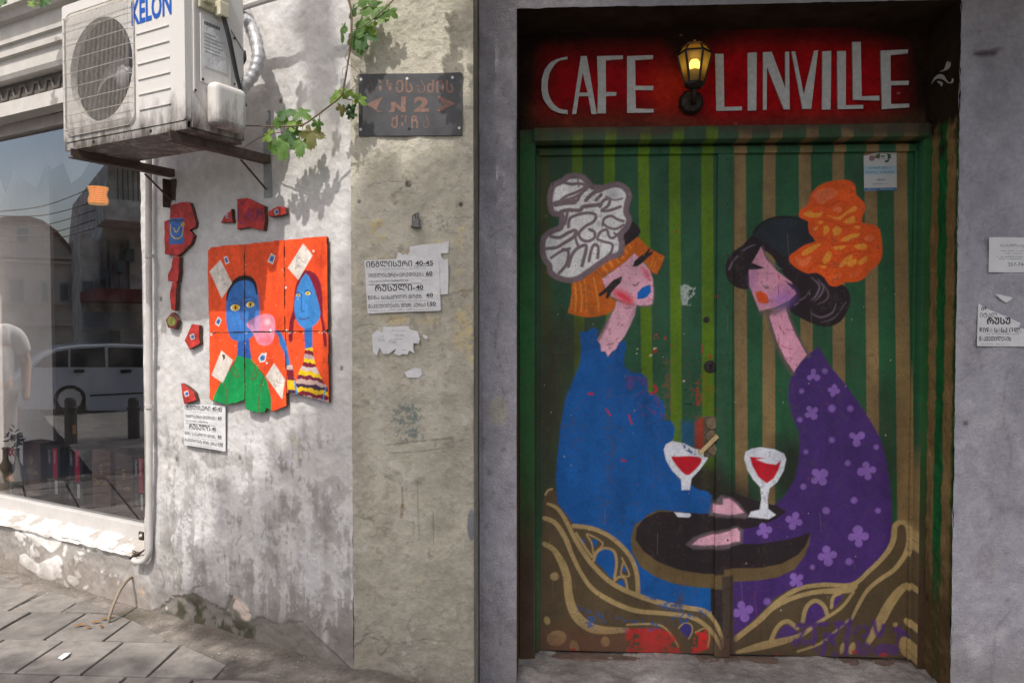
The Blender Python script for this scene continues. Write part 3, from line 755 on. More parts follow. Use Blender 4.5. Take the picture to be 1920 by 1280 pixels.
# stripes
for (t0, t1, b0, b1) in ((1072, 1091, 1080, 1100), (1131.6, 1152, 1140, 1160), (1195, 1215.5, 1207, 1228), (1254, 1275, 1259, 1280), (1315, 1337, 1317, 1340)):
    cv.poly([(t0, 240), (t1, 240), (b1, 960), (b0, 960)], LIME, soft=0.004)
cv.poly([(1012, 240), (1029, 240), (1032, 640), (1016, 640)], A(48, 60, 22), soft=0.02)
for (t0, t1, b0, b1) in ((1374, 1398, 1380, 1403), (1431, 1454, 1429, 1453), (1497, 1519.5, 1505, 1528), (1560.6, 1582.6, 1562, 1586), (1620, 1643.5, 1627, 1650), (1675, 1699, 1683, 1712)):
    cv.poly([(t0, 240), (t1, 240), (b1, 1030), (b0, 1030)], A(100, 82, 52), soft=0.004)
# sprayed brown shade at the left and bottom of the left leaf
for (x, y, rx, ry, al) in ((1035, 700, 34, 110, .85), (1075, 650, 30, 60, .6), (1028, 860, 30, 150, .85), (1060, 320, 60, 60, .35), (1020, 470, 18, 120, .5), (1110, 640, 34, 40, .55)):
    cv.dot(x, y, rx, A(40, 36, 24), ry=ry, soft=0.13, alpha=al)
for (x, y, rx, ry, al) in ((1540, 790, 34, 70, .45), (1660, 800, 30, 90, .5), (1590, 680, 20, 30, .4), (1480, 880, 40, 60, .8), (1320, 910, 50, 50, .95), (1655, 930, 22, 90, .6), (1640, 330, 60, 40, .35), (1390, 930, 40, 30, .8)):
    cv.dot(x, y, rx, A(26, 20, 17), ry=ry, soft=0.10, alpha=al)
# worn red and blue patches by the lock
wr = smooth(n2 + 0.8 * n3 + 0.5 * n4, 0.1, 0.9)
cv.poly([(1298, 700), (1318, 690), (1322, 830), (1300, 830)], A(110, 38, 28), soft=0.03, alpha=.9, tex=wr)
cv.poly([(1277, 790), (1303, 790), (1303, 850), (1277, 850)], A(20, 62, 90), soft=0.03, alpha=.9)
cv.poly([(1303, 790), (1322, 780), (1322, 850), (1303, 850)], A(115, 40, 30), soft=0.015, alpha=.9)
cv.poly([(1314, 690), (1340, 690), (1340, 780), (1314, 780)], A(95, 70, 14), soft=0.03, alpha=.6, tex=smooth(n2 + n4, -0.4, 0.6))
cv.poly([(1228, 670), (1258, 680), (1262, 800), (1240, 800), (1225, 720)], A(90, 55, 34), soft=0.08, alpha=.6, tex=wr)
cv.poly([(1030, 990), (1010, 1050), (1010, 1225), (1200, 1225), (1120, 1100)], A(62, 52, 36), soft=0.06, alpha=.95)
# purple dress
cv.poly(crop([(775, 35), (850, 170), (960, 300), (1060, 440), (1150, 580), (1210, 690), (1245, 820), (1270, 960), (1285, 1100), (1290, 1280)], C6) + crop([(1160, 380), (1100, 480), (1000, 590), (900, 680), (640, 690), (500, 720), (400, 790), (140, 1000), (140, 560)], C8) + crop([(455, 1155), (530, 1090), (600, 980), (630, 850), (640, 700), (630, 630), (580, 510), (556, 400), (560, 300), (590, 220), (640, 150), (700, 90)], C6), A(50, 28, 80), soft=0.006)
LIL = A(100, 72, 132)
def flower(x, y, r, cr, n=4, rot=0.4, sq=1.0):
    for i in range(n):
        t = rot + 2 * math.pi * i / n
        cv.dot(x + r * 0.62 * math.cos(t), y + r * 0.62 * math.sin(t), r * random.uniform(0.36, 0.48), LIL, cr, soft=0.004)
    cv.dot(x, y, r * 0.42, LIL, cr, soft=0.004)
for x, y, r in ((815, 208, 18), (652, 350, 17), (865, 472, 26), (996, 474, 21), (638, 552, 18), (865, 695, 20), (1178, 745, 18), (682, 778, 15), (978, 857, 20), (665, 1024, 18), (1022, 1119, 20), (825, 1193, 22), (1190, 1193, 17)):
    cv.dot(x, y, r, LIL, C6, soft=0.010)
for x, y, r, n, rt in ((735, 240, 48, 3, -1.57), (878, 345, 42, 4, .2), (722, 500, 52, 4, 1.0), (1040, 680, 58, 3, 1.57), (1113, 912, 66, 4, 1.4), (775, 955, 66, 4, .9), (598, 1245, 60, 3, .5)): flower(x, y, r, C6, n, rt)
# table, rim and leg
cv.poly(crop([(735, 330), (800, 275), (880, 243), (1100, 250), (1265, 270)], C7) + crop([(475, 190), (640, 325), (632, 400), (600, 480), (540, 560), (430, 612), (300, 632), (150, 640), (85, 672)], C8) + crop([(1180, 708), (1050, 700), (940, 675), (850, 640), (770, 580), (722, 500), (708, 420)], C7), A(76, 62, 38), soft=0.006)
BLK = A(28, 21, 23)
cv.poly(crop([(740, 420), (748, 350), (790, 295), (880, 250), (1000, 255), (1190, 240), (1262, 150)], C7) + crop([(140, 75), (300, 128), (440, 165), (475, 190), (560, 250), (640, 330), (610, 410), (560, 470), (460, 525), (330, 552), (90, 556)], C8) + crop([(1265, 625), (1150, 625), (1000, 600), (880, 555), (790, 490)], C7), BLK, soft=0.006)
# blue dress
BLU = A(2, 62, 116)
cv.poly(crop([(345, 15), (370, 0), (400, 10), (415, -15), (440, -22), (470, 0), (458, 60), (485, 95), (490, 135), (525, 150), (532, 170), (560, 140), (600, 80), (650, 65), (655, 110), (640, 170), (642, 240), (690, 278), (760, 285), (795, 320), (800, 370), (795, 408), (850, 425), (900, 470), (915, 530), (905, 595), (960, 605), (980, 650), (970, 720), (945, 790), (945, 900), (1000, 985), (1070, 1015), (1130, 1055), (1200, 1072), (1228, 1100), (1228, 1215), (1140, 1218), (1000, 1205), (880, 1190), (800, 1222), (760, 1262)], C5) + crop([(735, 330), (712, 410), (722, 500), (770, 580), (860, 642), (960, 682), (1100, 706), (1192, 712), (1192, 880), (900, 820), (600, 760), (330, 350), (262, 200)], C7) + crop([(190, 1050), (185, 980), (195, 850), (215, 650), (250, 450), (300, 330), (345, 220), (356, 120)], C5), BLU, soft=0.006)
for pts, w, k in (([(330, 420), (310, 700), (300, 1000)], 70, 1.12), ([(480, 430), (530, 560), (570, 720), (590, 880)], 14, 0.86), ([(640, 930), (800, 960), (1000, 1060)], 120, 1.1), ([(400, 900), (440, 1000), (420, 1130)], 12, 0.85), ([(740, 700), (720, 800)], 20, 1.15), ([(820, 960), (640, 940), (560, 1000)], 8, 0.85)):
    cv.line(pts, w, BLU * k, cr=C5, soft=0.04, alpha=.6)
rw = smooth(n2 * 0.7 + n4 * 0.9, 0.15, 0.8)
for x, y, r in ((720, 350, 75), (820, 520, 85)): cv.dot(x, y, r, A(90, 20, 75), C5, soft=0.03, alpha=.5, tex=rw)
for pts, w in (([(642, 240), (690, 285), (720, 330), (700, 390), (650, 410)], 9), ([(798, 405), (750, 425), (715, 470), (720, 540)], 9), ([(908, 592), (860, 600), (820, 640), (830, 700)], 9), ([(660, 330), (700, 320), (760, 340)], 6), ([(760, 480), (820, 470), (880, 500)], 6), ([(860, 640), (920, 640), (950, 680)], 6), ([(370, 40), (400, 90), (460, 110)], 8), ([(600, 100), (590, 180), (620, 240)], 8)):
    cv.line(pts, w, BLU * .62, cr=C5, soft=.012, alpha=.7)
for pts, w in (([(405, 418), (432, 422)], 16), ([(520, 520), (550, 562)], 9), ([(672, 560), (692, 620)], 11), ([(845, 365), (855, 400), (820, 420)], 16), ([(625, 860), (650, 868)], 12), ([(1158, 90), (1162, 150)], 8)):
    cv.line(pts, w, A(135, 18, 38), cr=C5, soft=0.003, alpha=.9)
# table leg
cv.poly([(1192, 700), (1262, 700), (1262, 985), (1230, 930), (1192, 880)], A(30, 23, 25), cr=C7, soft=0.004)
cv.poly([(1190, 690), (1265, 690), (1265, 712), (1190, 712)], A(72, 60, 38), cr=C7, soft=0.006)
# ------- chair on the left leaf
CB, CT = A(64, 53, 36), A(126, 108, 72)
cv.poly([(185, 190), (205, 140), (235, 112), (265, 130), (272, 200), (330, 275), (372, 328), (450, 340), (540, 375), (640, 440), (710, 510), (750, 590), (765, 680), (768, 765), (900, 800), (1050, 825), (1150, 840), (1210, 880), (1250, 940), (1272, 1010), (1272, 1110), (180, 1110)], CB, cr=C7, soft=0.006)
for pts in ([(500, 545), (520, 495), (560, 475), (600, 485), (618, 530), (615, 590), (605, 655), (550, 600)], [(412, 410), (435, 425), (445, 470), (432, 462)], [(482, 418), (515, 432), (492, 468)], [(665, 565), (688, 608), (658, 606)], [(628, 680), (655, 660), (672, 675), (672, 705)]):
    cv.poly(pts, BLU * 1.05, cr=C7, soft=0.003, sp=3)
def cst(pts, w, cr): cv.line(pts, w, CT, cr=cr, soft=0.004)
cst([(200, 150), (215, 125), (240, 115)], 12, C7)
cst([(215, 205), (270, 230), (320, 300), (370, 400), (430, 500), (500, 590), (600, 680), (740, 750), (900, 800), (1050, 828), (1150, 845), (1210, 900), (1250, 985), (1262, 1050)], [14, 22, 24, 26, 28, 28, 28, 30, 30, 28, 26, 24, 20, 14], C7)
cst([(195, 290), (260, 320), (320, 410), (360, 510), (420, 630), (490, 720), (600, 790), (740, 845), (900, 860), (1060, 880), (1150, 925), (1220, 1000), (1248, 1065)], [26, 28, 30, 26, 24, 26, 30, 28, 26, 26, 26, 24, 12], C7)
cst([(195, 445), (250, 480), (300, 560), (330, 650), (340, 750), (370, 850), (430, 920), (520, 960), (690, 962)], [28, 32, 44, 48, 50, 56, 60, 52, 26], C7)
cst([(690, 930), (830, 925), (920, 950), (1000, 1060)], 12, C7)
cst([(370, 337), (480, 352), (590, 402), (680, 482), (730, 562), (752, 650), (756, 755)], 26, C7)
cst([(385, 382), (450, 482), (480, 522)], 16, C7); cst([(480, 522), (505, 490), (545, 440), (450, 385), (478, 440), (488, 500)], 10, C7)
cst([(490, 545), (512, 492), (560, 470), (612, 490), (628, 560), (615, 650)], 16, C7)
cst([(660, 530), (705, 632), (655, 628), (665, 560)], 10, C7); cst([(615, 665), (645, 642), (680, 655), (692, 715)], 14, C7)
for x, y, rx, ry in ((255, 640, 26, 25), (210, 905, 18, 26), (268, 1010, 60, 46), (375, 1065, 26, 46), (560, 1030, 26, 30)): cv.dot(x, y, rx, CT, C7, ry=ry, soft=0.006, rot=-.3)
rd = smooth(n2 + 0.6 * n4, -1.4, -0.5)
cv.poly([(680, 955), (850, 950), (930, 960), (980, 1010), (1010, 1060), (1020, 1110), (690, 1110)], A(150, 24, 26), cr=C7, soft=0.012, alpha=.9, tex=rd)
cv.poly([(1100, 970), (1165, 945), (1190, 1000), (1185, 1070), (1075, 1110)], A(160, 24, 26), cr=C7, soft=0.006, alpha=.95, tex=rd)
cv.poly([(350, 1080), (370, 1065), (385, 1080), (390, 1100), (320, 1100)], A(150, 20, 22), cr=C7, soft=0.004)
cst([(1100, 975), (1165, 950), (1185, 1000), (1175, 1060)], 10, C7)
cv.poly([(1000, 950), (1030, 920), (1070, 930), (1082, 970), (1060, 1015), (1030, 985)], A(44, 38, 95), cr=C7, soft=0.004); cst([(1000, 950), (1035, 918), (1075, 930), (1082, 970), (1060, 1015)], 8, C7)
cv.poly([(190, 960), (680, 990), (690, 1110), (190, 1110)], A(92, 50, 40), cr=C7, soft=0.08, alpha=.5)
bw = smooth(n4 + 0.7 * n2, 0.7, 1.2)
cv.poly([(380, 820), (700, 900), (1000, 880), (760, 740), (1050, 800), (1180, 860), (960, 960), (700, 970), (420, 950)], A(14, 60, 110), cr=C7, soft=0.02, alpha=.8, tex=bw)
cv.poly([(960, 700), (1030, 690), (1030, 800), (970, 830)], A(50, 48, 62), cr=C7, soft=0.02, alpha=.8, tex=smooth(n3 + n2 * .5, 0.2, 0.8))
# ------- chair on the right leaf
cv.poly([(150, 990), (300, 860), (400, 750), (500, 690), (640, 652), (900, 650), (1000, 560), (1100, 460), (1150, 370), (1160, 280), (1200, 255), (1255, 265), (1275, 330), (1300, 500), (1330, 1140), (150, 1140)], CB * 0.92, cr=C8, soft=0.006)
PUR = A(56, 33, 86)
for pts in ([(600, 900), (625, 810), (670, 775), (710, 800), (728, 850), (690, 890)], [(425, 1010), (450, 940), (495, 912), (545, 945), (550, 975)], [(780, 805), (795, 745), (830, 725), (840, 745)]): cv.poly(pts, PUR, cr=C8, soft=0.003, sp=3)
cst([(165, 1000), (330, 870), (430, 765), (560, 685), (720, 658), (900, 658), (1010, 570), (1110, 470), (1160, 380), (1172, 290), (1210, 263), (1250, 285), (1260, 370), (1240, 460), (1170, 560), (1080, 622), (1000, 692), (940, 790), (900, 875)], [34, 34, 26, 26, 26, 26, 26, 30, 34, 34, 30, 30, 30, 30, 28, 26, 24, 22, 16], C8)
cst([(310, 880), (450, 775), (650, 708), (880, 690), (930, 650)], [26, 28, 28, 40, 20], C8)
cst([(590, 890), (612, 800), (668, 758), (722, 790), (745, 850)], 26, C8); cst([(390, 1010), (430, 925), (490, 888), (555, 930)], 26, C8); cst([(770, 800), (782, 735), (825, 712)], 20, C8)
cst([(1285, 645), (1210, 690), (1140, 780), (1080, 890), (1000, 1030)], [30, 50, 60, 60, 30], C8)
cst([(175, 1085), (350, 1040), (560, 985), (690, 895), (830, 805), (910, 705)], [20, 50, 30, 22, 20, 18], C8)
cst([(560, 1080), (700, 1030), (800, 950), (880, 880)], 16, C8)
for x, y, rx, ry, rt in ((1265, 895, 40, 26, .5), (1175, 910, 16, 15, 0), (1243, 1050, 42, 68, -.2), (900, 1060, 20, 40, .3), (840, 1060, 14, 36, .2)): cv.dot(x, y, rx, CT, C8, ry=ry, soft=0.006, rot=rt)
TP = A(58, 33, 84); tt = smooth(n2 + 0.5 * n4, -1.6, -0.6)
for pts, w in (([(555, 915), (690, 908), (850, 905)], 30), ([(660, 905), (668, 990), (668, 1070)], 26), ([(745, 915), (735, 1000), (712, 1105)], 34), ([(745, 920), (775, 1010), (795, 1105)], 30), ([(890, 880), (870, 990), (862, 1110)], 26), ([(925, 960), (950, 1030), (950, 1105)], 36), ([(940, 930), (990, 930), (1000, 965), (945, 1000)], 24), ([(1040, 890), (1055, 960), (1080, 975), (1100, 915)], 26), ([(545, 1020), (600, 1035), (660, 1020)], 50), ([(1170, 940), (1220, 955), (1235, 975)], 26), ([(945, 1080), (985, 1090), (1000, 1050), (975, 1030)], 34), ([(1060, 1075), (1110, 1060), (1170, 1075)], 60), ([(760, 1000), (800, 960), (830, 900)], 26), ([(600, 940), (570, 1000)], 22), ([(1200, 920), (1190, 1020), (1160, 1080)], 22)):
    cv.line(pts, w, TP, cr=C8, soft=0.012, alpha=.93, tex=tt)
for x, y, r in ((915, 1080, 20), (1100, 1100, 26), (1205, 1020, 10), (430, 1105, 20)): cv.dot(x, y, r, A(140, 18, 36), C8, ry=r * .5, soft=0.006, tex=rd, alpha=.8)
cv.line([(285, 700), (300, 860), (310, 960)], 4, A(110, 40, 60), cr=C8, alpha=.7)
# sleeve, flowers over it
cv.poly([(183, 312), (300, 292), (420, 245), (480, 200), (560, 120), (700, 100), (700, 300), (640, 330), (500, 372), (300, 402), (197, 398), (183, 360)], A(50, 28, 80), cr=C8, soft=0.005)
for x, y, r, n, rt in ((345, 320, 50, 4, 1.3), (535, 255, 56, 4, .3), (940, 355, 66, 4, 1.5), (745, 475, 62, 4, 1.4), (550, 630, 50, 4, .9), (212, 825, 66, 4, 1.3)): flower(x, y, r, C8, n, rt)
for x, y, r in ((882, 513, 22), (650, 548, 15), (365, 765, 22), (594, 40, 15), (735, 190, 20), (914, 126, 18), (1064, 191, 14)): cv.dot(x, y, r, LIL, C8, soft=0.010)
cv.line([(310, 880), (430, 765), (560, 685)], 26, CT, cr=C8, soft=0.004)
# hands
GRY, PNK = A(84, 72, 76), A(196, 132, 146)
cv.poly([(1195, 205), (1250, 150), (1310, 160), (1360, 200), (1420, 280), (1400, 292), (1180, 275)], GRY, cr=C7, soft=0.012, alpha=.9)
cv.poly([(1205, 205), (1262, 205), (1262, 170), (1300, 168), (1345, 205), (1392, 258), (1330, 270), (1205, 254)], PNK, cr=C7, soft=0.006)
cv.poly([(1045, 450), (1090, 405), (1180, 375), (1265, 355), (1350, 340), (1385, 360), (1380, 440), (1270, 472), (1090, 478)], GRY, cr=C7, soft=0.012, alpha=.9)
cv.poly([(1080, 450), (1120, 415), (1190, 392), (1265, 372), (1350, 350), (1368, 375), (1366, 430), (1265, 445), (1160, 456)], PNK, cr=C7, soft=0.005)
cv.poly([(1355, 345), (1368, 345), (1368, 435), (1355, 430)], A(50, 28, 80), cr=C7, soft=0.003, alpha=.0)
# glasses
WHT, RED = A(168, 170, 178), A(150, 12, 28)
wt = smooth(n2 * .6 + n4, -0.2, 0.5)
cv.poly([(905, 790), (920, 755), (960, 735), (1040, 750), (1110, 785), (1190, 800), (1199, 850), (1150, 920), (1090, 985), (1078, 1060), (1025, 1060), (1020, 990), (960, 930), (920, 860)], WHT, cr=C5, soft=0.005, sp=0)
cv.poly([(1030, 750), (1110, 780), (1120, 830), (1090, 820), (1040, 790)], A(16, 60, 100), cr=C5, soft=0.006, tex=smooth(n2 + n4, 0.1, .5), alpha=.9)
cv.poly([(955, 842), (1000, 838), (1080, 834), (1150, 845), (1153, 880), (1105, 935), (1060, 962), (1010, 922)], RED, cr=C5, soft=0.005, sp=3)
cv.poly([(975, 1208), (1080, 1216), (1088, 1230), (1075, 1243), (1000, 1240)], WHT, cr=C5, soft=0.004)
cv.poly([(245, 825), (255, 778), (300, 755), (360, 745), (460, 760), (528, 792), (543, 830), (525, 910), (480, 990), (425, 1035), (412, 1110), (415, 1180), (470, 1222), (420, 1252), (275, 1237), (292, 1200), (355, 1185), (368, 1110), (358, 1025), (310, 975), (268, 905)], WHT, cr=C6, soft=0.005)
cv.poly([(285, 812), (400, 822), (330, 832), (400, 858), (470, 868), (508, 838), (490, 900), (455, 965), (405, 1000), (345, 955), (300, 870)], RED, cr=C6, soft=0.005)
# ------- woman on the left leaf
GH, WHAT = A(96, 82, 88), A(186, 190, 198)
hat = [(165, 130), (235, 95), (265, 72), (340, 72), (385, 105), (420, 140), (490, 145), (560, 125), (620, 140), (655, 190), (645, 240), (635, 300), (655, 350), (640, 400), (600, 450), (610, 520), (590, 575), (520, 600), (460, 640), (390, 690), (330, 730), (260, 745), (190, 725), (145, 690), (140, 650), (105, 600), (95, 530), (105, 470), (150, 430), (210, 405), (220, 360), (215, 320), (165, 310), (145, 260), (145, 190)]
cv.poly([(640, 350), (690, 368), (725, 408), (732, 435), (690, 480), (640, 530), (600, 552), (590, 500), (600, 420)], A(30, 22, 26), cr=C3, soft=0.005)
ORA = A(158, 76, 14)
cv.poly([(712, 462), (750, 500), (790, 540), (885, 590), (865, 650), (835, 708), (805, 692), (770, 640), (720, 600), (690, 570), (640, 620), (590, 660), (520, 700), (480, 735), (500, 790), (540, 860), (572, 890), (560, 930), (520, 962), (450, 980), (380, 986), (310, 972), (258, 955), (275, 890), (285, 830), (280, 745), (330, 710), (400, 670), (520, 590), (600, 545), (660, 505)], ORA, cr=C3, soft=0.005)
OL = A(196, 108, 40)
for pts, w in (([(300, 760), (312, 850), (305, 940)], 14), ([(338, 765), (350, 850), (343, 945)], 12), ([(365, 740), (380, 850), (378, 948)], 9), ([(425, 730), (448, 830), (460, 940)], 12), ([(285, 840), (280, 930)], 6), ([(450, 680), (470, 705)], 10), ([(485, 655), (512, 690)], 14), ([(530, 625), (548, 655)], 14), ([(570, 600), (590, 630)], 14), ([(595, 570), (618, 598)], 13), ([(625, 545), (645, 570)], 11), ([(655, 515), (670, 535)], 8), ([(815, 660), (830, 620)], 8), ([(800, 650), (812, 600)], 6), ([(840, 600), (868, 608)], 5)):
    cv.line(pts, w, OL, cr=C3, soft=0.005, alpha=.85, sp=2)
cv.poly(hat, WHAT, cr=C3, soft=0.005, sp=3)
cv.line(hat + [hat[0]], 38, GH, cr=C3, soft=0.006, sp=3)
for pts, w in (([(262, 400), (272, 345), (330, 318), (400, 308), (440, 325), (425, 365), (380, 390), (345, 420), (330, 450), (350, 482), (390, 492), (430, 470), (430, 432), (398, 415)], 20), ([(485, 385), (495, 345), (540, 328), (580, 350), (620, 362)], 18), ([(490, 380), (520, 402), (570, 412), (620, 385)], 16),
               ([(235, 112), (280, 122), (330, 118), (378, 132), (320, 172), (250, 200), (215, 228), (290, 212), (350, 182)], 20), ([(322, 225), (345, 180), (385, 148)], 22), ([(375, 228), (420, 182), (475, 162)], 26), ([(440, 225), (475, 190)], 22), ([(150, 462), (205, 468), (255, 440), (300, 420)], 22), ([(120, 540), (185, 532), (240, 500), (295, 465), (312, 425)], 22), ([(150, 600), (210, 560), (270, 540)], 18), ([(225, 545), (262, 560), (250, 640), (200, 700)], 20), ([(262, 655), (288, 575), (330, 532), (376, 520), (372, 570), (350, 650)], 22),
               ([(395, 620), (412, 545), (430, 515), (456, 530), (452, 600)], 20), ([(448, 475), (470, 432), (510, 418), (526, 460), (550, 472), (585, 445)], 18), ([(455, 482), (500, 497), (546, 512), (540, 560), (505, 600)], 18), ([(468, 268), (490, 228), (530, 215), (520, 262), (478, 292), (530, 292), (600, 268)], 20), ([(325, 522), (308, 470), (318, 440)], 18), ([(215, 300), (265, 290), (335, 292), (355, 270), (400, 262), (470, 255)], 26), ([(180, 250), (230, 240), (300, 235)], 40), ([(320, 60), (330, 140)], 10), ([(560, 440), (600, 470)], 16), ([(240, 380), (255, 310)], 20), ([(505, 200), (560, 225), (610, 215)], 12)):
    cv.line(pts, w * 1.0, GH, cr=C3, soft=0.005)
cv.dot(550, 190, 30, A(120, 118, 122), C3, ry=24, soft=0.03, alpha=.7)
cv.poly([(690, 570), (750, 630), (790, 680), (810, 740), (816, 830), (806, 900), (760, 912), (700, 906), (640, 892), (580, 872), (540, 852), (535, 820), (500, 790), (480, 735), (560, 680), (640, 620)], PNK, cr=C3, soft=0.005)
cv.line([(545, 855), (640, 895), (700, 910), (760, 916), (806, 904), (818, 830), (812, 745)], 8, GRY, cr=C3, soft=0.006, alpha=.8)
cv.poly([(575, 878), (640, 895), (702, 908), (692, 970), (660, 1040), (625, 1110), (590, 1150), (570, 1190), (540, 1210), (518, 1240), (502, 1205), (475, 1205), (470, 1160), (450, 1130), (490, 1060), (530, 980), (562, 930)], PNK, cr=C3, soft=0.005)
cv.line([(535, 965), (500, 1045), (458, 1130)], [14, 24, 14], GRY, cr=C3, soft=0.012, alpha=.9); cv.line([(600, 890), (650, 905), (690, 925), (655, 1040)], [20, 34, 26, 4], GRY, cr=C3, soft=0.03, alpha=.55)
cv.line([(560, 812), (600, 840), (650, 870), (672, 885)], [16, 60, 56, 20], A(172, 20, 40), cr=C3, soft=0.03, alpha=.9)
cv.line([(745, 672), (768, 700), (782, 735)], [16, 34, 20], A(165, 30, 50), cr=C3, soft=0.025, alpha=.8)
cv.poly([(710, 825), (740, 792), (775, 777), (797, 778), (798, 820), (770, 855), (740, 865), (708, 868)], A(4, 76, 146), cr=C3, soft=0.004)
EYE = A(30, 24, 26)
cv.poly([(612, 718), (602, 760), (570, 790), (540, 825), (520, 865), (503, 857), (512, 822), (468, 852), (454, 838), (500, 798), (555, 742)], EYE, cr=C3, soft=0.005)
cv.poly([(680, 657), (690, 620), (720, 595), (760, 568), (785, 538), (797, 545), (785, 566), (812, 552), (806, 575), (770, 605), (742, 632), (710, 655)], EYE, cr=C3, soft=0.005)
cv.line([(684, 775), (704, 776), (716, 760)], 10, A(110, 74, 84), cr=C3, soft=0.006)
chip = A(120, 20, 34)
for x, y, w in ((640, 925, 22), (660, 925, 8), (610, 1033, 10), (530, 1160, 40), (590, 1150, 10), (575, 1128, 6), (700, 705, 6), (655, 730, 5), (795, 870, 18), (780, 880, 10), (640, 960, 5), (590, 1020, 5)):
    cv.line([(x - w / 2, y + random.uniform(-3, 3)), (x + w / 2, y + random.uniform(-3, 3))], 5, chip, cr=C3, alpha=.9, sp=0)
# ------- woman on the right leaf
PN2 = A(164, 112, 130)
cv.line([(395, 900), (430, 1030), (480, 1160), (545, 1275)], [30, 34, 34, 34], A(76, 66, 62), cr=C4, soft=0.012, alpha=.9)
cv.line([(515, 880), (540, 985), (600, 1100), (640, 1170)], 26, A(76, 66, 62), cr=C4, soft=0.012, alpha=.9)
cv.poly([(402, 930), (420, 890), (500, 868), (522, 940), (560, 1035), (632, 1165), (590, 1215), (553, 1270), (500, 1190), (450, 1080)], A(180, 122, 140), cr=C4, soft=0.005)
cv.line([(350, 905), (430, 900), (500, 870)], [20, 46, 30], A(80, 68, 66), cr=C4, soft=0.02, alpha=.8)
HR = A(26, 17, 21)
cv.poly([(300, 425), (240, 490), (180, 530), (140, 580), (127, 640), (138, 700), (180, 742), (250, 765), (276, 750), (278, 700), (286, 650), (295, 600), (350, 520), (420, 560), (470, 640), (560, 780), (530, 830), (525, 880), (550, 912), (620, 952), (700, 986), (770, 992), (840, 962), (880, 900), (902, 830), (890, 772), (860, 738), (770, 700), (690, 620), (560, 520), (430, 440), (360, 420)], HR, cr=C4, soft=0.005, sp=2)
cv.poly([(352, 500), (385, 580), (450, 650), (540, 720), (567, 790), (520, 832), (440, 872), (342, 896), (310, 820), (280, 740), (276, 650), (297, 600)], PN2, cr=C4, soft=0.005)
for pts, w in (([(150, 640), (170, 600), (205, 560)], 12), ([(240, 525), (280, 500), (315, 490)], 9), ([(365, 490), (380, 560), (430, 610), (480, 640)], [4, 10, 10, 4]), ([(660, 690), (710, 740), (690, 800), (660, 830)], [4, 12, 12, 4]), ([(700, 700), (735, 750), (715, 800), (680, 835)], [4, 10, 10, 4]), ([(735, 730), (765, 790), (750, 830), (700, 855)], [3, 8, 8, 3]), ([(660, 910), (720, 935), (790, 905), (812, 850)], [6, 12, 10, 4]), ([(590, 830), (625, 810)], 9), ([(560, 860), (580, 845)], 9), ([(720, 965), (790, 945), (830, 905)], [3, 7, 3]), ([(840, 890), (875, 840)], 5), ([(630, 800), (650, 770)], 5)):
    cv.line(pts, w, A(84, 72, 80), cr=C4, soft=0.005, alpha=.85)
cv.poly([(262, 640), (298, 600), (376, 632), (300, 643)], HR, cr=C4, soft=0.004); cv.poly([(498, 708), (560, 740), (582, 780), (545, 762)], HR, cr=C4, soft=0.004)
cv.dot(490, 815, 60, A(112, 72, 140), C4, ry=44, soft=0.07, alpha=.75, rot=-.5); cv.dot(300, 700, 14, A(120, 84, 130), C4, ry=50, soft=0.04, alpha=.6)
cv.poly([(315, 782), (350, 772), (386, 795), (401, 840), (372, 853), (332, 840)], A(178, 64, 20), cr=C4, soft=0.004)
cv.line([(362, 740), (385, 752), (402, 755)], [6, 14, 6], A(92, 76, 86), cr=C4, soft=0.006)
CAP = A(24, 30, 36)
cv.poly([(305, 415), (340, 370), (400, 332), (480, 317), (570, 323), (645, 345), (660, 420), (685, 470), (620, 492), (560, 530), (520, 562), (480, 556), (430, 512), (370, 472), (310, 432)], CAP, cr=C4, soft=0.005)
cv.line([(305, 415), (340, 370), (400, 332), (480, 317), (570, 323), (645, 345)], 14, A(18, 17, 18), cr=C4, soft=0.006)
cv.dot(600, 430, 60, A(17, 18, 20), C4, ry=90, soft=0.08, alpha=.7)
OH = A(168, 62, 10)
ohat = [(583, 300), (600, 268), (640, 240), (650, 190), (690, 140), (750, 105), (840, 90), (900, 95), (932, 130), (936, 180), (985, 230), (989, 280), (970, 350), (1040, 365), (1082, 395), (1095, 480), (1096, 560), (1070, 610), (1030, 640), (990, 690), (940, 716), (870, 720), (820, 745), (770, 736), (740, 690), (690, 660), (640, 666), (580, 640), (532, 600), (524, 560), (560, 530), (620, 490), (685, 466), (650, 420), (640, 370), (640, 345), (595, 325)]
cv.poly(ohat, OH, cr=C4, soft=0.005, sp=2)
SAL, YO = A(186, 84, 46), A(190, 112, 34)
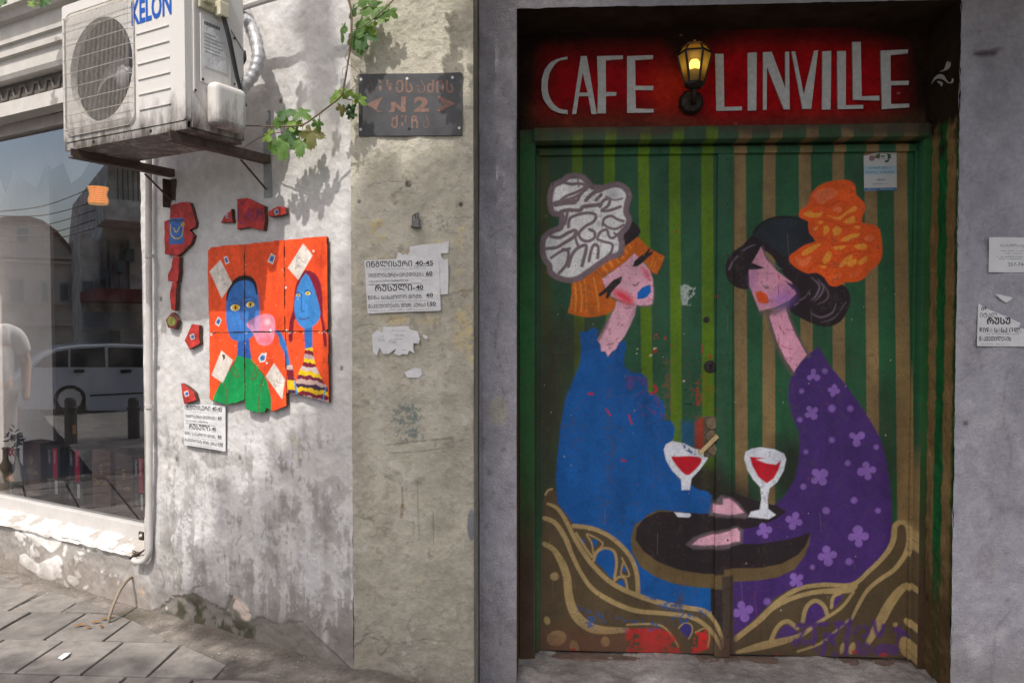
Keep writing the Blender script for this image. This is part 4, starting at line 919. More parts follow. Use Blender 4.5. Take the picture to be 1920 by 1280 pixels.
for pts, c in (([(670, 190), (700, 150), (780, 140), (820, 170), (760, 220), (720, 240), (690, 215)], SAL), ([(612, 300), (650, 280), (680, 295), (730, 290), (700, 320), (640, 318)], YO), ([(790, 270), (830, 250), (850, 275), (825, 292)], SAL), ([(755, 305), (820, 320), (880, 280), (930, 250), (940, 275), (880, 300), (830, 335)], YO), ([(860, 345), (920, 312), (925, 350), (880, 358)], YO), ([(735, 380), (760, 372), (770, 400), (740, 430)], YO), ([(790, 400), (820, 375), (850, 400), (825, 430), (800, 430)], YO), ([(840, 460), (900, 425), (960, 420), (930, 450), (870, 468)], YO), ([(560, 560), (600, 580), (660, 560), (640, 610), (600, 625), (570, 600)], SAL), ([(600, 540), (650, 500), (720, 480), (680, 520), (620, 555)], YO), ([(730, 580), (760, 530), (785, 545), (770, 590), (740, 605)], YO), ([(800, 500), (870, 495), (850, 515), (810, 520)], YO), ([(830, 620), (870, 570), (915, 550), (900, 590), (850, 625)], YO), ([(920, 500), (970, 480), (1005, 500), (970, 520)], YO), ([(980, 450), (1030, 425), (1050, 450), (1010, 470)], SAL), ([(950, 590), (1000, 560), (1000, 590), (960, 612)], YO), ([(880, 600), (930, 575), (940, 600), (900, 625)], YO), ([(700, 350), (730, 340), (725, 360)], YO), ([(670, 390), (700, 375), (690, 400)], YO), ([(770, 690), (830, 660), (850, 680), (800, 710)], A(176, 72, 28)), ([(900, 660), (980, 630), (960, 670), (910, 690)], A(176, 72, 28)), ([(710, 620), (760, 615), (740, 632)], YO), ([(920, 380), (950, 370), (960, 392)], YO)):
    cv.poly(pts, c, cr=C4, soft=0.006, sp=3, alpha=.9)
for pts in ([(680, 240), (760, 250), (830, 220), (880, 230)], [(700, 440), (760, 460), (800, 490), (860, 480), (930, 480)], [(640, 650), (700, 600), (780, 620), (850, 560), (940, 530), (1040, 540)], [(720, 330), (800, 350), (860, 380), (960, 360)], [(900, 460), (960, 455), (1040, 490)]):
    cv.line(pts, 12, A(150, 50, 8), cr=C4, soft=0.006, alpha=.7)
for x, y, w, h_ in ((460, 685, 10, 30), (458, 760, 4, 60), (520, 780, 8, 20), (475, 925, 8, 14), (490, 1030, 8, 22), (470, 1000, 5, 30), (515, 1010, 18, 5), (530, 1130, 20, 5), (500, 1120, 14, 6), (460, 1080, 5, 36), (545, 1012, 14, 5), (510, 1190, 6, 14), (480, 1110, 10, 8)):
    cv.line([(x - w / 2, y - h_ / 2), (x + w / 2, y + h_ / 2)], 5, chip, cr=C4, alpha=.85, sp=0)
# scraped white sticker, chips and scuffs
cv.poly([(990, 770), (1040, 775), (1120, 765), (1128, 800), (1125, 895), (1080, 910), (1000, 905), (990, 850)], A(120, 128, 122), cr=C3, soft=0.006, tex=smooth(n2 * .8 + n3 + n4 * .6, -0.5, 0.1), alpha=.95)
for x, y, r in ((820, 1185, 14), (795, 1230, 12), (710, 1190, 5), (705, 1220, 5)): cv.dot(x, y, r, A(160, 150, 118), C3, soft=0.004, ry=r * .7, tex=smooth(n4 + n2 * .3, -0.6, 0.2))
for x, y, r in ((830, 1110, 14), (930, 1165, 6), (890, 1120, 8), (1130, 1190, 6), (1180, 1240, 10), (1220, 850, 7), (825, 1205, 10), (960, 430, 6)): cv.dot(x, y, r, A(125, 28, 24), C3, soft=0.004, ry=r * 1.4, tex=smooth(n4 + n2 * .3, -0.6, 0.2))
cv.line([(1048, 487), (1092, 488)], 6, A(12, 12, 12), cr=C5, sp=0); cv.dot(1040, 335, 8, A(150, 150, 140), C5); cv.dot(1050, 393, 6, A(14, 14, 14), C5)
for _ in range(240):    # small paint chips all over
    x, y = random.uniform(1010, 1710), random.uniform(300, 1220)
    c = random.choice((A(150, 145, 125), A(20, 16, 14), A(120, 30, 28), A(70, 60, 44)))
    cv.dot(x, y, random.uniform(0.5, 1.4), c, ry=random.uniform(0.5, 2.2), n=6, alpha=random.uniform(.4, .9))
for _ in range(40):     # fine vertical scratches
    x, y = random.uniform(1015, 1705), random.uniform(320, 1150); L = random.uniform(8, 60)
    cv.line([(x, y), (x + random.uniform(-4, 4), y + L)], 0.8, random.choice((A(110, 104, 92), A(22, 18, 16))), alpha=.35, sp=0)
cv.poly([(1352, 1078), (1375, 1078), (1376, 1232), (1356, 1232)], A(48, 38, 32), soft=0.006)
cv.poly([(1346, 1190), (1380, 1190), (1380, 1232), (1346, 1232)], A(58, 42, 36), soft=0.02, alpha=.7)
# frame tones (painted with the same green, browned towards the ground and the lintel)
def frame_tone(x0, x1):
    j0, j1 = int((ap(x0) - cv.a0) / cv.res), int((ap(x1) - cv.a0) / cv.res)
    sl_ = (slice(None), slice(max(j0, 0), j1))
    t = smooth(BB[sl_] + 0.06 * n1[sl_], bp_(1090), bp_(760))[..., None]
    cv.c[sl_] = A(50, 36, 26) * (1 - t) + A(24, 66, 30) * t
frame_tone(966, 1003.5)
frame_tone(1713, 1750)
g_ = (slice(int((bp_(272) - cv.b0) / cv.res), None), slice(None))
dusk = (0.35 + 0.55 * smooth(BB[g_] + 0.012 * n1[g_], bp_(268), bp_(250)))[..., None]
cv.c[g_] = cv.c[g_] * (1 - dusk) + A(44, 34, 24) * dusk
# grain and grime common to the whole door
n9 = cv.noise(0.09, 79, sy=2.5)
cv.c *= np.clip(1 + 0.06 * n1 + 0.04 * n2 + 0.05 * n3 + 0.04 * n4 + 0.05 * n9, 0.4, 1.6)[..., None]
wp = (smooth(n4 + 0.7 * n3, 1.5, 2.0) * .35)[..., None]; cv.c = cv.c * (1 - wp) + A(52, 44, 36) * wp
gm = smooth(bp_(1180) - BB + 0.03 * n1, -0.05, 0.12)[..., None] * 0.4
cv.c = cv.c * (1 - gm) + A(60, 46, 36) * gm
cv.z = 0.0007 * n1 + 0.00025 * n2

door = root('double_door', (ap(1358), YD, 0.03), 'double door painted with two women in hats and wine glasses on stripes', 'door')
zb, ztp = bp_(1226), bp_(284)
b_th = bp_(1246)
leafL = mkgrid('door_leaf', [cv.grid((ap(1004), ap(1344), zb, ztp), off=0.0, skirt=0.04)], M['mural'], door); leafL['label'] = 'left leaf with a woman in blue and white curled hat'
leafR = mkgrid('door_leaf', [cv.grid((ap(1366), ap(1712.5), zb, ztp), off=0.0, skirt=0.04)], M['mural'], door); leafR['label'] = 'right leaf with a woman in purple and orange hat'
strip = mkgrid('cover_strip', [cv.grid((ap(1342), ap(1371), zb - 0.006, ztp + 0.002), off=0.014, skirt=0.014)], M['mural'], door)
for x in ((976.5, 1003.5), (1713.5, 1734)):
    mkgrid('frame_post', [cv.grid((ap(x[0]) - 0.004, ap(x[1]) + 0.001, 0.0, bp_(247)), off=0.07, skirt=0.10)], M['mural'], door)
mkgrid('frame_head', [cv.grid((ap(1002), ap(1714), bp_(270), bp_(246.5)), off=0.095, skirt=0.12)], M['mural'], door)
for x0, x1, o_ in ((1004, 1011, .02), (1706, 1713, .02)):
    mkgrid('door_stop', [cv.grid((ap(x0), ap(x1), zb, ztp + .01), off=o_, skirt=0.02)], M['mural'], door)
mkgrid('door_stop', [cv.grid((ap(1004), ap(1712), ztp - 0.012, ztp + 0.016), off=0.02, skirt=0.02)], M['mural'], door)
mkgrid('frame_rebate', [cv.grid((ap(1002), ap(1714), ztp - 0.004, bp_(264)), off=-0.012, skirt=0.02)], M['mural'], door)
# threshold rail
sillw = pmat('worn_threshold', (0.20, 0.155, 0.13), rough=0.7, var=0.35, vscale=30, bscale=60, bstr=0.4, color2=(0.12, 0.075, 0.06))
mb = MB(); y0 = YD - 0.10
mb.box(ap(985), ap(1738), YD - 0.055, YD + 0.02, -0.02, zb - 0.010); mb.box(ap(990), ap(1735), YD - 0.105, YD - 0.055, -0.02, zb - 0.036)
mb.build('threshold', sillw, door, bevel=0.004)
# lock, handle, keyholes (sub-parts of the left leaf)
LK = (1260, 570, 3.658)
def Lk(x, y): return LK[0] + x / LK[2], LK[1] + y / LK[2]
a_, b_ = DOOR.uv(*Lk(218, 1045)); a2, b2 = DOOR.uv(*Lk(330, 768))
lockm = pmat('lock_plate_metal', (0.22, 0.165, 0.10), rough=0.5, metal=0.35, var=0.4, vscale=80, bstr=0.3)
MB().pbox(DOOR, a_, a2 - 0.012, b_, b2, 0.0008, 0.005).build('lock_plate', pmat('lock_plate_dark', (0.13, 0.10, 0.07), rough=.5, metal=.3, var=.4, vscale=80), leafL, bevel=0.001)
for (x, y, r) in ((272, 815, 42), (270, 905, 40), (278, 992, 40)):
    a3, b3 = DOOR.uv(*Lk(x, y)); rr = r / 3.658 * 0.00225 * 1.0
    MB().lathe(DOOR.p(a3, b3, 0.004), DOOR.N, [(rr, 0), (rr, 0.006), (rr * 0.86, 0.009), (rr * 0.6, 0.0085), (rr * 0.55, 0.011), (0, 0.0115)], 20).build('lock_rosette', lockm, leafL, smooth_=False)
h0 = np.array(DOOR.p(*DOOR.uv(*Lk(290, 905)), 0.03)); h1 = np.array(DOOR.p(*DOOR.uv(*Lk(172, 1012)), 0.045))
d = (h1 - h0) / np.linalg.norm(h1 - h0); pr = np.cross(d, DOOR.N); pr /= np.linalg.norm(pr)
w2 = 0.0085; q = []
for c_, nn in ((h0 - d * 0.01, 0), (h1, 0)):
    q.append([c_ + pr * w2 + DOOR.N * 0.006, c_ + pr * w2 - DOOR.N * 0.006, c_ - pr * w2 - DOOR.N * 0.006, c_ - pr * w2 + DOOR.N * 0.006])
mb = MB().boxpts(q[0] + q[1]); mb.tube([DOOR.p(*DOOR.uv(*Lk(290, 905)), 0.004), h0], 0.006, 8)
mb.build('handle', M['brass'], leafL, bevel=0.0015)
a3, b3 = DOOR.uv(*Lk(262, 428)); MB().lathe(DOOR.p(a3, b3, 0.0008), DOOR.N, [(0.026, 0), (0.026, 0.003), (0.022, 0.005), (0.0, 0.0052)], 22).build('keyhole_plate', M['iron'], leafL)
hole = pmat('hole_dark', (0.004, 0.004, 0.004), rough=1, bstr=0)
mb = MB().lathe(DOOR.p(a3, b3 + 0.005, 0.0062), DOOR.N, [(0.005, 0), (0.005, 0.0006)], 10); mb.pbox(DOOR, a3 - 0.003, a3 + 0.003, b3 - 0.014, b3 + 0.005, 0.0062, 0.0067); mb.build('keyhole', hole, leafL)
a3, b3 = DOOR.uv(*Lk(235, 107)); MB().lathe(DOOR.p(a3, b3, 0.0008), DOOR.N, [(0.013, 0), (0.013, 0.002), (0.007, 0.003), (0.007, 0.001), (0, 0.0008)], 16).build('peephole', M['iron'], leafL)
for y in (300, 385, 480, 575, 665, 757, 850, 1010, 1100, 1190):
    a3, b3 = DOOR.uv(1363, y); MB().lathe(DOOR.p(a3, b3, 0.0145), DOOR.N, [(0.004, 0), (0.0035, 0.0012), (0, 0.0014)], 8).build('screw', M['iron'], strip)
# notice sticker on the right leaf
M['sticker'] = pmat('sticker_white', (0.47, 0.47, 0.46), rough=0.5, var=0.06, bstr=0.1)
M['sblue'] = pmat('sticker_blue', (0.30, 0.46, 0.54), rough=0.5, var=0.06, bstr=0)
M['snavy'] = pmat('sticker_navy', (0.035, 0.12, 0.26), rough=0.5, var=0.06, bstr=0)
M['semblem'] = pmat('sticker_emblem', (0.22, 0.12, 0.14), rough=0.5, var=0.3, vscale=400, bstr=0)
SK = (1600, 270, 12.8)
stq = crop([(245, 285), (330, 275), (520, 212), (1015, 178), (1030, 200), (1040, 1090), (1025, 1105), (270, 1135), (255, 1120)], SK)
stk = MB().prism(DOOR, [DOOR.uv(*p) for p in stq], 0.001, 0.0018).build('notice_sticker', M['sticker'], None, tags=('small white and blue notice sticker high on the right door leaf', 'sticker'))
def skq(x0, y0, x1, y1, sl=-0.02): return [(SK[0] + x / SK[2], SK[1] + y / SK[2]) for x, y in rectq(x0, y0, x1, y1, sl)]
def sk_rect(name, x0, y0, x1, y1, o_, m_):
    MB().prism(DOOR, [DOOR.uv(*p) for p in skq(x0, y0, x1, y1)], o_ - 0.0003, o_).build(name, m_, stk)
sk_rect('blue_band', 250, 535, 1028, 745, 0.0023, M['sblue']); sk_rect('footer_band', 258, 1062, 1036, 1128, 0.0023, M['snavy'])
MB().lathe(DOOR.p(*DOOR.uv(1600 + 440 / 12.8, 270 + 345 / 12.8), 0.0019), DOOR.N, [(0.012, 0), (0, 0.0003)], 14).build('emblem', M['semblem'], stk)
def scribble(name, pl, quad, off, mat, parent, n, words, h=0.75):
    """small print too fine to read: little upright strokes grouped into words"""
    q = [np.array(pl.uv(x, y, off)) for x, y in quad]; mb = MB(); k = 0
    gaps = set(random.sample(range(1, n), min(words, n - 1)))
    for i in range(n):
        if i in gaps: continue
        x0, x1 = (i + 0.1) / n, (i + random.uniform(0.5, 0.8)) / n; y0, y1 = random.uniform(0, 0.25), random.uniform(h, 1)
        B = lambda s_, t_: pl.p(*((q[0] * (1 - s_) + q[1] * s_) * (1 - t_) + (q[3] * (1 - s_) + q[2] * s_) * t_), off)
        mb.add([B(x0, y0), B(x1, y0), B(x1, y1), B(x0, y1)], [(0, 1, 2, 3)])
    o = mb.build(name, mat, parent); o['kind'] = 'stuff'; return o
for x0, y0, x1, y1, m_, n_, w_ in ((590, 305, 735, 330, M['greyink'], 14, 2), (590, 350, 940, 378, M['greyink'], 22, 3), (360, 548, 915, 608, M['greyink'], 15, 1), (300, 650, 985, 715, M['greyink'], 18, 1), (575, 835, 765, 885, M['snavy'], 7, 0), (470, 945, 820, 975, M['greyink'], 20, 1), (330, 1078, 545, 1102, M['sblue'], 12, 0), (650, 1074, 975, 1098, M['sblue'], 18, 0)):
    scribble('printed_text', DOOR, skq(x0, y0, x1, y1), 0.0027, m_, stk, n_, w_)

# ---- sign panel above the door, with hand painted letters
s_b0, s_b1 = bp_(247), bp_(10)
cv = Canvas(DOOR, ap(974), ap(1736), s_b0, s_b1 + 0.03, 0.004, A(30, 18, 13), off=0.02)
n1 = cv.noise(0.2, 81); n2 = cv.noise(0.035, 82)
AA, BB = np.meshgrid(cv.X, cv.Y)
cv.poly([(1000, 205), (1740, 205), (1740, 260), (990, 260)], A(62, 42, 30), soft=0.10, alpha=.95)
cv.poly([(1030, 106), (1230, 100), (1270, 140), (1330, 100), (1400, 72), (1560, 74), (1680, 100), (1690, 190), (1630, 215), (1440, 232), (1330, 236), (1280, 215), (1020, 215)], A(122, 10, 16), soft=0.15, alpha=.9)
cv.poly([(1330, 105), (1640, 90), (1640, 200), (1340, 215)], A(135, 6, 14), soft=0.08, alpha=.7)
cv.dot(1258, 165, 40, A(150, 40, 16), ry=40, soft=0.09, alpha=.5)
for x, y, r in ((1277, 66, 3), (1222, 55, 3), (1350, 54, 3), (1380, 232, 2), (1685, 175, 3), (1300, 53, 2)): cv.dot(x, y, r, A(120, 105, 95), ry=r * .5, soft=0.004, alpha=.7)
cv.mulnoise(0.10, 0.1, 83); cv.mulnoise(0.07, 0.015, 84)
cv.z = 0.002 * n1 + 0.0008 * n2
cv.z += 0.006 * smooth(BB, bp_(66), bp_(62)) 
sign = root('cafe_sign', (ap(1360), YD, s_b0), 'dark red painted sign panel with tall white letters over the door', 'sign')
mkgrid('panel', [cv.grid(skirt=0.02)], M['rough_plaster'], sign)
LETM = pmat('sign_letter_paint', (0.50, 0.505, 0.50), rough=0.75, var=0.16, vscale=70, bscale=90, bstr=0.5, bdist=0.002)
LET = [('letter_C', C1, spline([(402, 413), (330, 430), (270, 465), (230, 530), (215, 610), (222, 700), (260, 770), (320, 815), (405, 830)], False, 4) + spline([(405, 803), (345, 790), (295, 745), (265, 680), (260, 600), (275, 530), (310, 470), (350, 440), (402, 432)], False, 4), []),
       ('letter_A', C1, [(500, 410), (545, 410), (617, 830), (580, 830), (555, 700), (487, 700), (468, 830), (437, 830)], [[(515, 530), (550, 675), (490, 675)]]),
       ('letter_F', C1, [(618, 410), (808, 405), (806, 430), (683, 440), (684, 670), (760, 672), (758, 697), (684, 699), (683, 825), (623, 825), (625, 620)], []),
       ('letter_E', C1, [(838, 410), (1025, 403), (1027, 428), (895, 437), (898, 625), (1028, 627), (1028, 655), (898, 656), (900, 790), (1030, 795), (1030, 820), (838, 822)], []),
       ('letter_L', C1, [(1478, 393), (1538, 393), (1545, 780), (1672, 776), (1674, 804), (1485, 808)], []),
       ('letter_I', C2, [(327, 318), (380, 314), (378, 662), (327, 664)], []),
       ('letter_N', C2, [(418, 314), (470, 312), (553, 530), (553, 312), (575, 310), (578, 657), (545, 657), (442, 400), (441, 660), (420, 660)], []),
       ('letter_V', C2, [(590, 310), (612, 310), (662, 570), (725, 306), (748, 304), (708, 654), (655, 654)], []),
       ('letter_I', C2, [(774, 310), (828, 307), (824, 657), (772, 657)], []),
       ('letter_L', C2, [(864, 307), (916, 307), (916, 632), (1020, 630), (1020, 652), (866, 655)], []),
       ('letter_L', C2, [(955, 252), (1005, 252), (1010, 578), (1117, 576), (1117, 603), (960, 600)], []),
       ('letter_E', C2, [(1125, 305), (1287, 298), (1288, 322), (1183, 330), (1185, 488), (1293, 486), (1293, 511), (1187, 512), (1187, 625), (1295, 623), (1297, 645), (1132, 655)], [])]
for nm, cr, pts, hs in LET:
    T = lambda pp: [DOOR.uv(*p, 0.03) for p in crop([(x + random.uniform(-1.2, 1.2), y + random.uniform(-1.2, 1.2)) for x, y in pp], cr)]
    MB().prism(DOOR, T(pts), 0.022, 0.030, [T(h) for h in hs]).build(nm, LETM, sign)

# ---- wall lantern
LX, LZ = DOOR.uv(1297, 190, 0.05)
lan = root('wall_lantern', DOOR.p(LX, LZ, 0.02), 'lit hexagonal brass and glass wall lantern between the two sign words', 'lantern')
dk = pmat('lantern_iron', (0.03, 0.024, 0.02), rough=0.5, metal=0.6, var=0.3, vscale=90, bstr=0.2)
cop = pmat('lantern_copper', (0.30, 0.15, 0.06), rough=0.4, metal=0.8, var=0.3, vscale=60)
mb = MB(); rp = 0.052
ctr = np.array(DOOR.p(LX, LZ, 0.03))
mb.lathe(ctr, DOOR.N, [(rp, 0), (rp, 0.008), (rp * 0.8, 0.02), (rp * 0.4, 0.026), (0, 0.027)], 9); mb.build('backplate', dk, lan)
for sx in (-1, 1): MB().lathe(DOOR.p(LX + sx * 0.041, LZ + 0.01, 0.038), DOOR.N, [(0.004, 0), (0.003, 0.004), (0, 0.005)], 8).build('screw', M['brass'], lan)
top_c = np.array(DOOR.p(DOOR.uv(1302, 163, 0.14)[0], DOOR.uv(1302, 163, 0.14)[1], 0.14))   # bottom cup of the cage
mb = MB(); mb.tube(spline([tuple(ctr - np.array([0, 0.02, 0.0])), tuple(ctr + np.array([0, -0.07, -0.02])), tuple(top_c + np.array([0, 0.01, -0.035])), tuple(top_c)], False, 5), 0.010, 8); mb.build('arm', dk, lan, smooth_=True)
zb_, zs_ = top_c[2] + 0.012, top_c[2] + 0.128
zs2 = zs_
def hexp(r, z, rot=-0.2): return [np.array([top_c[0] + r * math.cos(rot + math.pi / 3 * i), top_c[1] + r * math.sin(rot + math.pi / 3 * i), z]) for i in range(6)]
Hb, Hs, Hl = hexp(0.036, zb_), hexp(0.066, zs_), hexp(0.047, zs_ + 0.024)
mb = MB(); mb.lathe((top_c[0], top_c[1], top_c[2] - 0.012), (0, 0, 1), [(0.012, 0), (0.03, 0.008), (0.042, 0.018), (0.042, 0.027), (0.036, 0.028)], 6); mb.build('bottom_cup', dk, lan)
mb = MB()
for i in range(6):
    mb.tube([Hb[i], Hs[i]], 0.0046, 6); mb.tube([Hs[i], Hs[(i + 1) % 6]], 0.0042, 6); mb.tube([Hb[i], Hb[(i + 1) % 6]], 0.0035, 6); mb.tube([Hs[i], Hl[i]], 0.0035, 6)
mb.build('cage', dk, lan)
amber, n_, l_, b_ = new_mat('amber_glass')     # ribbed yellow glass: partly clear, partly scattering the bulb's light
n_.remove(b_); tr_ = n_.new('ShaderNodeBsdfTransparent'); tr_.inputs[0].default_value = (.72, .56, .20, 1); tl_ = n_.new('ShaderNodeBsdfTranslucent'); tl_.inputs[0].default_value = (.80, .58, .16, 1); gl_ = n_.new('ShaderNodeBsdfGlossy'); gl_.inputs['Roughness'].default_value = .15
mx_ = n_.new('ShaderNodeMixShader'); mx_.inputs[0].default_value = .30; l_.new(tr_.outputs[0], mx_.inputs[1]); l_.new(tl_.outputs[0], mx_.inputs[2])
m2_ = n_.new('ShaderNodeMixShader'); m2_.inputs[0].default_value = .06; l_.new(mx_.outputs[0], m2_.inputs[1]); l_.new(gl_.outputs[0], m2_.inputs[2]); l_.new(m2_.outputs[0], n_['Material Output'].inputs['Surface'])
for i in range(6):
    j = (i + 1) % 6
    mk('glass_pane', [Hb[i], Hb[j], Hs[j], Hs[i]], [(0, 1, 2, 3)], amber, lan); mk('glass_pane', [Hs[i], Hs[j], Hl[j], Hl[i]], [(0, 1, 2, 3)], amber, lan)
mb = MB(); R1 = hexp(0.054, zs_ + 0.024); R2 = hexp(0.052, zs_ + 0.032); R3 = hexp(0.012, zs_ + 0.046)
V = R1 + R2 + R3
Fc = [tuple(range(5, -1, -1)), tuple(range(12, 18))]
for k in (0, 6):
    for i in range(6): Fc.append((k + i, k + (i + 1) % 6, k + 6 + (i + 1) % 6, k + 6 + i))
mb.add(V, Fc); mb.lathe((top_c[0], top_c[1], zs_ + 0.045), (0, 0, 1), [(0.012, 0), (0.006, 0.004), (0.007, 0.008), (0, 0.011)], 8); mb.build('roof_cap', cop, lan)
bz = zb_ + 0.03
MB().lathe((top_c[0], top_c[1], zb_), (0, 0, 1), [(0.015, 0), (0.015, 0.03), (0.019, 0.034), (0.019, 0.052), (0.017, 0.056)], 12).build('lamp_holder', pmat('bulb_base_white', (0.6, 0.57, 0.5), rough=.5, bstr=0), lan)
MB().lathe((top_c[0], top_c[1], zb_ + 0.056), (0, 0, 1), [(0.017, 0), (0.020, 0.012), (0.020, 0.026), (0.014, 0.036), (0, 0.040)], 14).build('bulb', emat('bulb_glow', (1.0, 0.70, 0.27), 5.0), lan, smooth_=True)
# ================================================================== THINGS ON THE WALLS
# ---- black street plate on the pillar
SG = (640, 120, 7.385)
platem = pmat('black_enamel_plate', (0.075, 0.076, 0.08), rough=0.5, var=0.25, vscale=25, bscale=40, bstr=0.25, color2=(0.05, 0.05, 0.053))
letm = pmat('faded_red_letter_paint', (0.215, 0.13, 0.105), rough=0.8, var=0.25, vscale=70, bstr=0.2)
plate = MB().prism(PIL, [PIL.uv(*p, 0.012) for p in crop([(236, 140), (700, 132), (1180, 130), (1640, 115), (1672, 130), (1674, 990), (240, 1002)], SG)], 0.004, 0.012).build('street_plate', platem, None, bevel=0.001, tags=('black metal street plate with faded red Georgian letters on the pillar', 'plate'))
plq = lambda x0, y0, x1, y1, sl=-0.005: crop(rectq(x0, y0, x1, y1, sl), SG)
ws = [('ა', 330, 450), ('ბ', 470, 570), ('ე', 620, 720), ('ს', 750, 862), ('ა', 888, 990), ('ძ', 1020, 1155), ('ი', 1180, 1285), ('ს', 1312, 1420)]
word = 'აბესაძის'
xs = [(330, 440), (490, 590), (625, 725), (752, 862), (888, 990), (1018, 1160), (1182, 1284), (1312, 1420), (1448, 1556)]
for ch, (x0, x1) in zip('აბხესაძის', xs): text_on('letter', GEO(ch), PIL, plq(x0, 222, x1, 402), 0.0126, letm, plate, bold=0.022)
for ch, x0, x1 in (('ქ', 690, 782), ('უ', 828, 922), ('ჩ', 968, 1066), ('ა', 1100, 1216)): text_on('letter', GEO(ch), PIL, plq(x0, 712, x1, 890), 0.0126, letm, plate, bold=0.022)
P3 = lambda pts: [PIL.uv(*p, 0.0126) for p in crop(pts, SG)]
MB().prism(PIL, P3([(685, 528), (745, 528), (825, 600), (830, 455), (932, 452), (895, 470), (890, 668), (835, 668), (748, 590), (735, 668), (650, 670), (690, 620)]), 0.0122, 0.0128).build('letter', letm, plate)
text_on('letter', '2', PIL, plq(1005, 455, 1215, 668), 0.0127, letm, plate, bold=0.05)
MB().prism(PIL, P3([(340, 560), (470, 500), (580, 455), (520, 560), (490, 640), (585, 668), (510, 665), (430, 610)]), 0.0122, 0.0128).build('arrow', letm, plate)
MB().prism(PIL, P3([(1330, 455), (1370, 450), (1480, 500), (1592, 552), (1480, 600), (1370, 662), (1320, 655), (1410, 565)]), 0.0122, 0.0128).build('arrow', letm, plate)
for x, y in ((276, 215), (910, 205), (1538, 190), (268, 908), (940, 897), (1632, 888)):
    a, b = PIL.uv(SG[0] + x / SG[2], SG[1] + y / SG[2], 0.012)
    MB().lathe(PIL.p(a, b, 0.0122), PIL.N, [(0.005, 0), (0.005, 0.0012), (0.0025, 0.0014), (0.0025, 0.0006), (0, 0.0005)], 10).build('screw', M['white_metal'] if x != 940 else M['iron'], plate)

# ---- paper notices
def crumple(name, pl, pts, off, mat, tags=None, parent=None, amp=0.0015):
    q = [pl.uv(*p, off) for p in pts]
    return MB().prism(pl, q, off - 0.0005, off).build(name, mat, parent, tags=tags)
FLY = [('ინგლისური', 0, .9), ]
def flyer(pl, T, off, name, tags):
    """T(s,t) maps flyer fractions (0..1 right, 0..1 down) to photo points"""
    sh = MB().prism(pl, [pl.uv(*T(s, t), off) for s, t in ((0, 0), (0.5, -0.01), (0.985, 0.0), (1, 0.02), (1.01, 0.97), (0.99, 0.985), (0.5, 0.985), (0.03, 1.0), (0.015, 0.985))], off - 0.0006, off).build(name, M['paper'], None, tags=tags)
    def Q(x0, y0, x1, y1): return [T(x0, y1), T(x1, y1), T(x1, y0), T(x0, y0)]
    o2 = off + 0.0005
    for txt, x0, y0, x1, y1, bd in (('ინგლისური', .025, .02, .64, .135, .014), ('40-45', .68, .03, .92, .12, .02), ('ინგლისური+ერუდიცია', .05, .25, .79, .325, .008), ('60', .82, .235, .91, .31, .03), ('იტალიური-568670143', .05, .37, .58, .43, -.006), ('რუსული-', .13, .465, .67, .59, .016), ('40', .68, .485, .78, .57, .03),
                                ('წინა სასკოლო მომზ.', .03, .665, .77, .74, .008), ('60', .82, .645, .91, .715, .03), ('გაკვეთილების მომზ. კურსი', .03, .825, .81, .90, .008), ('150', .83, .81, .945, .88, .03)):
        geo = txt if txt.startswith('იტ') else GEO(txt)
        text_on('printed_text', geo, pl, Q(x0, y0, x1, y1), o2, M['ink'], sh, bold=bd)
    mb = MB()
    for x0, y0, x1 in ((.67, .133, .92), (.81, .325, .915), (.05, .46, .76), (.67, .585, .785), (.82, .73, .91), (.83, .895, .95)):
        P = [pl.p(*pl.uv(*T(x, y), o2), o2) for x, y in ((x0, y0 + .006), (x1, y0), (x1, y0 - .008), (x0, y0 - .003))]; mb.add(P, [(0, 1, 2, 3)])
    mb.build('underline', M['ink'], sh)['kind'] = 'stuff'
    for x0, y0, x1, n_ in ((.15, .165, .82, 40), (.12, .775, .87, 44), (.33, .925, .67, 16), (.05, .945, .93, 50), (.76, .395, .97, 10)):
        scribble('fine_print', pl, Q(x0, y0, x1, y0 + .014), o2, M['greyink'], sh, n_, 6)
    return sh
def quadT(tl, tr, br, bl):
    tl, tr, br, bl = map(np.array, (tl, tr, br, bl))
    return lambda s, t: tuple((tl * (1 - s) + tr * s) * (1 - t) + (bl * (1 - s) + br * s) * t)
FC = (670, 440, 5.12)
blank = MB().prism(PIL, [PIL.uv(*p, 0.006) for p in crop([(395, 150), (430, 165), (485, 195), (505, 150), (500, 118), (620, 95), (800, 82), (878, 62), (875, 175), (800, 180), (810, 220), (835, 240), (872, 230), (874, 400), (870, 570), (800, 575), (790, 520), (640, 500), (400, 300), (375, 230)], FC)], 0.0054, 0.006).build('blank_paper', M['paper'], None, tags=('torn blank white paper half hidden behind the pillar notice', 'paper'))
flyer(PIL, quadT((683, 488), (823, 485), (825, 584), (687, 588)), 0.0085, 'paper_notice', ('white Georgian price notice pasted on the pillar', 'notice'))
torn = MB().prism(PIL, [PIL.uv(*p, 0.006) for p in crop([(245, 885), (495, 875), (500, 905), (580, 930), (600, 1000), (590, 1045), (540, 1040), (535, 1090), (550, 1140), (500, 1110), (480, 1150), (440, 1145), (400, 1160), (350, 1140), (375, 1090), (300, 1145), (245, 1140), (215, 1085), (185, 1160), (150, 1120), (140, 960), (190, 915), (245, 935)], FC)], 0.0054, 0.006).build('torn_notice', M['paper'], None, tags=('small torn remnant of a typed white notice low on the pillar', 'notice'))
def fcq(x0, y0, x1, y1): return crop(rectq(x0, y0, x1, y1), FC)
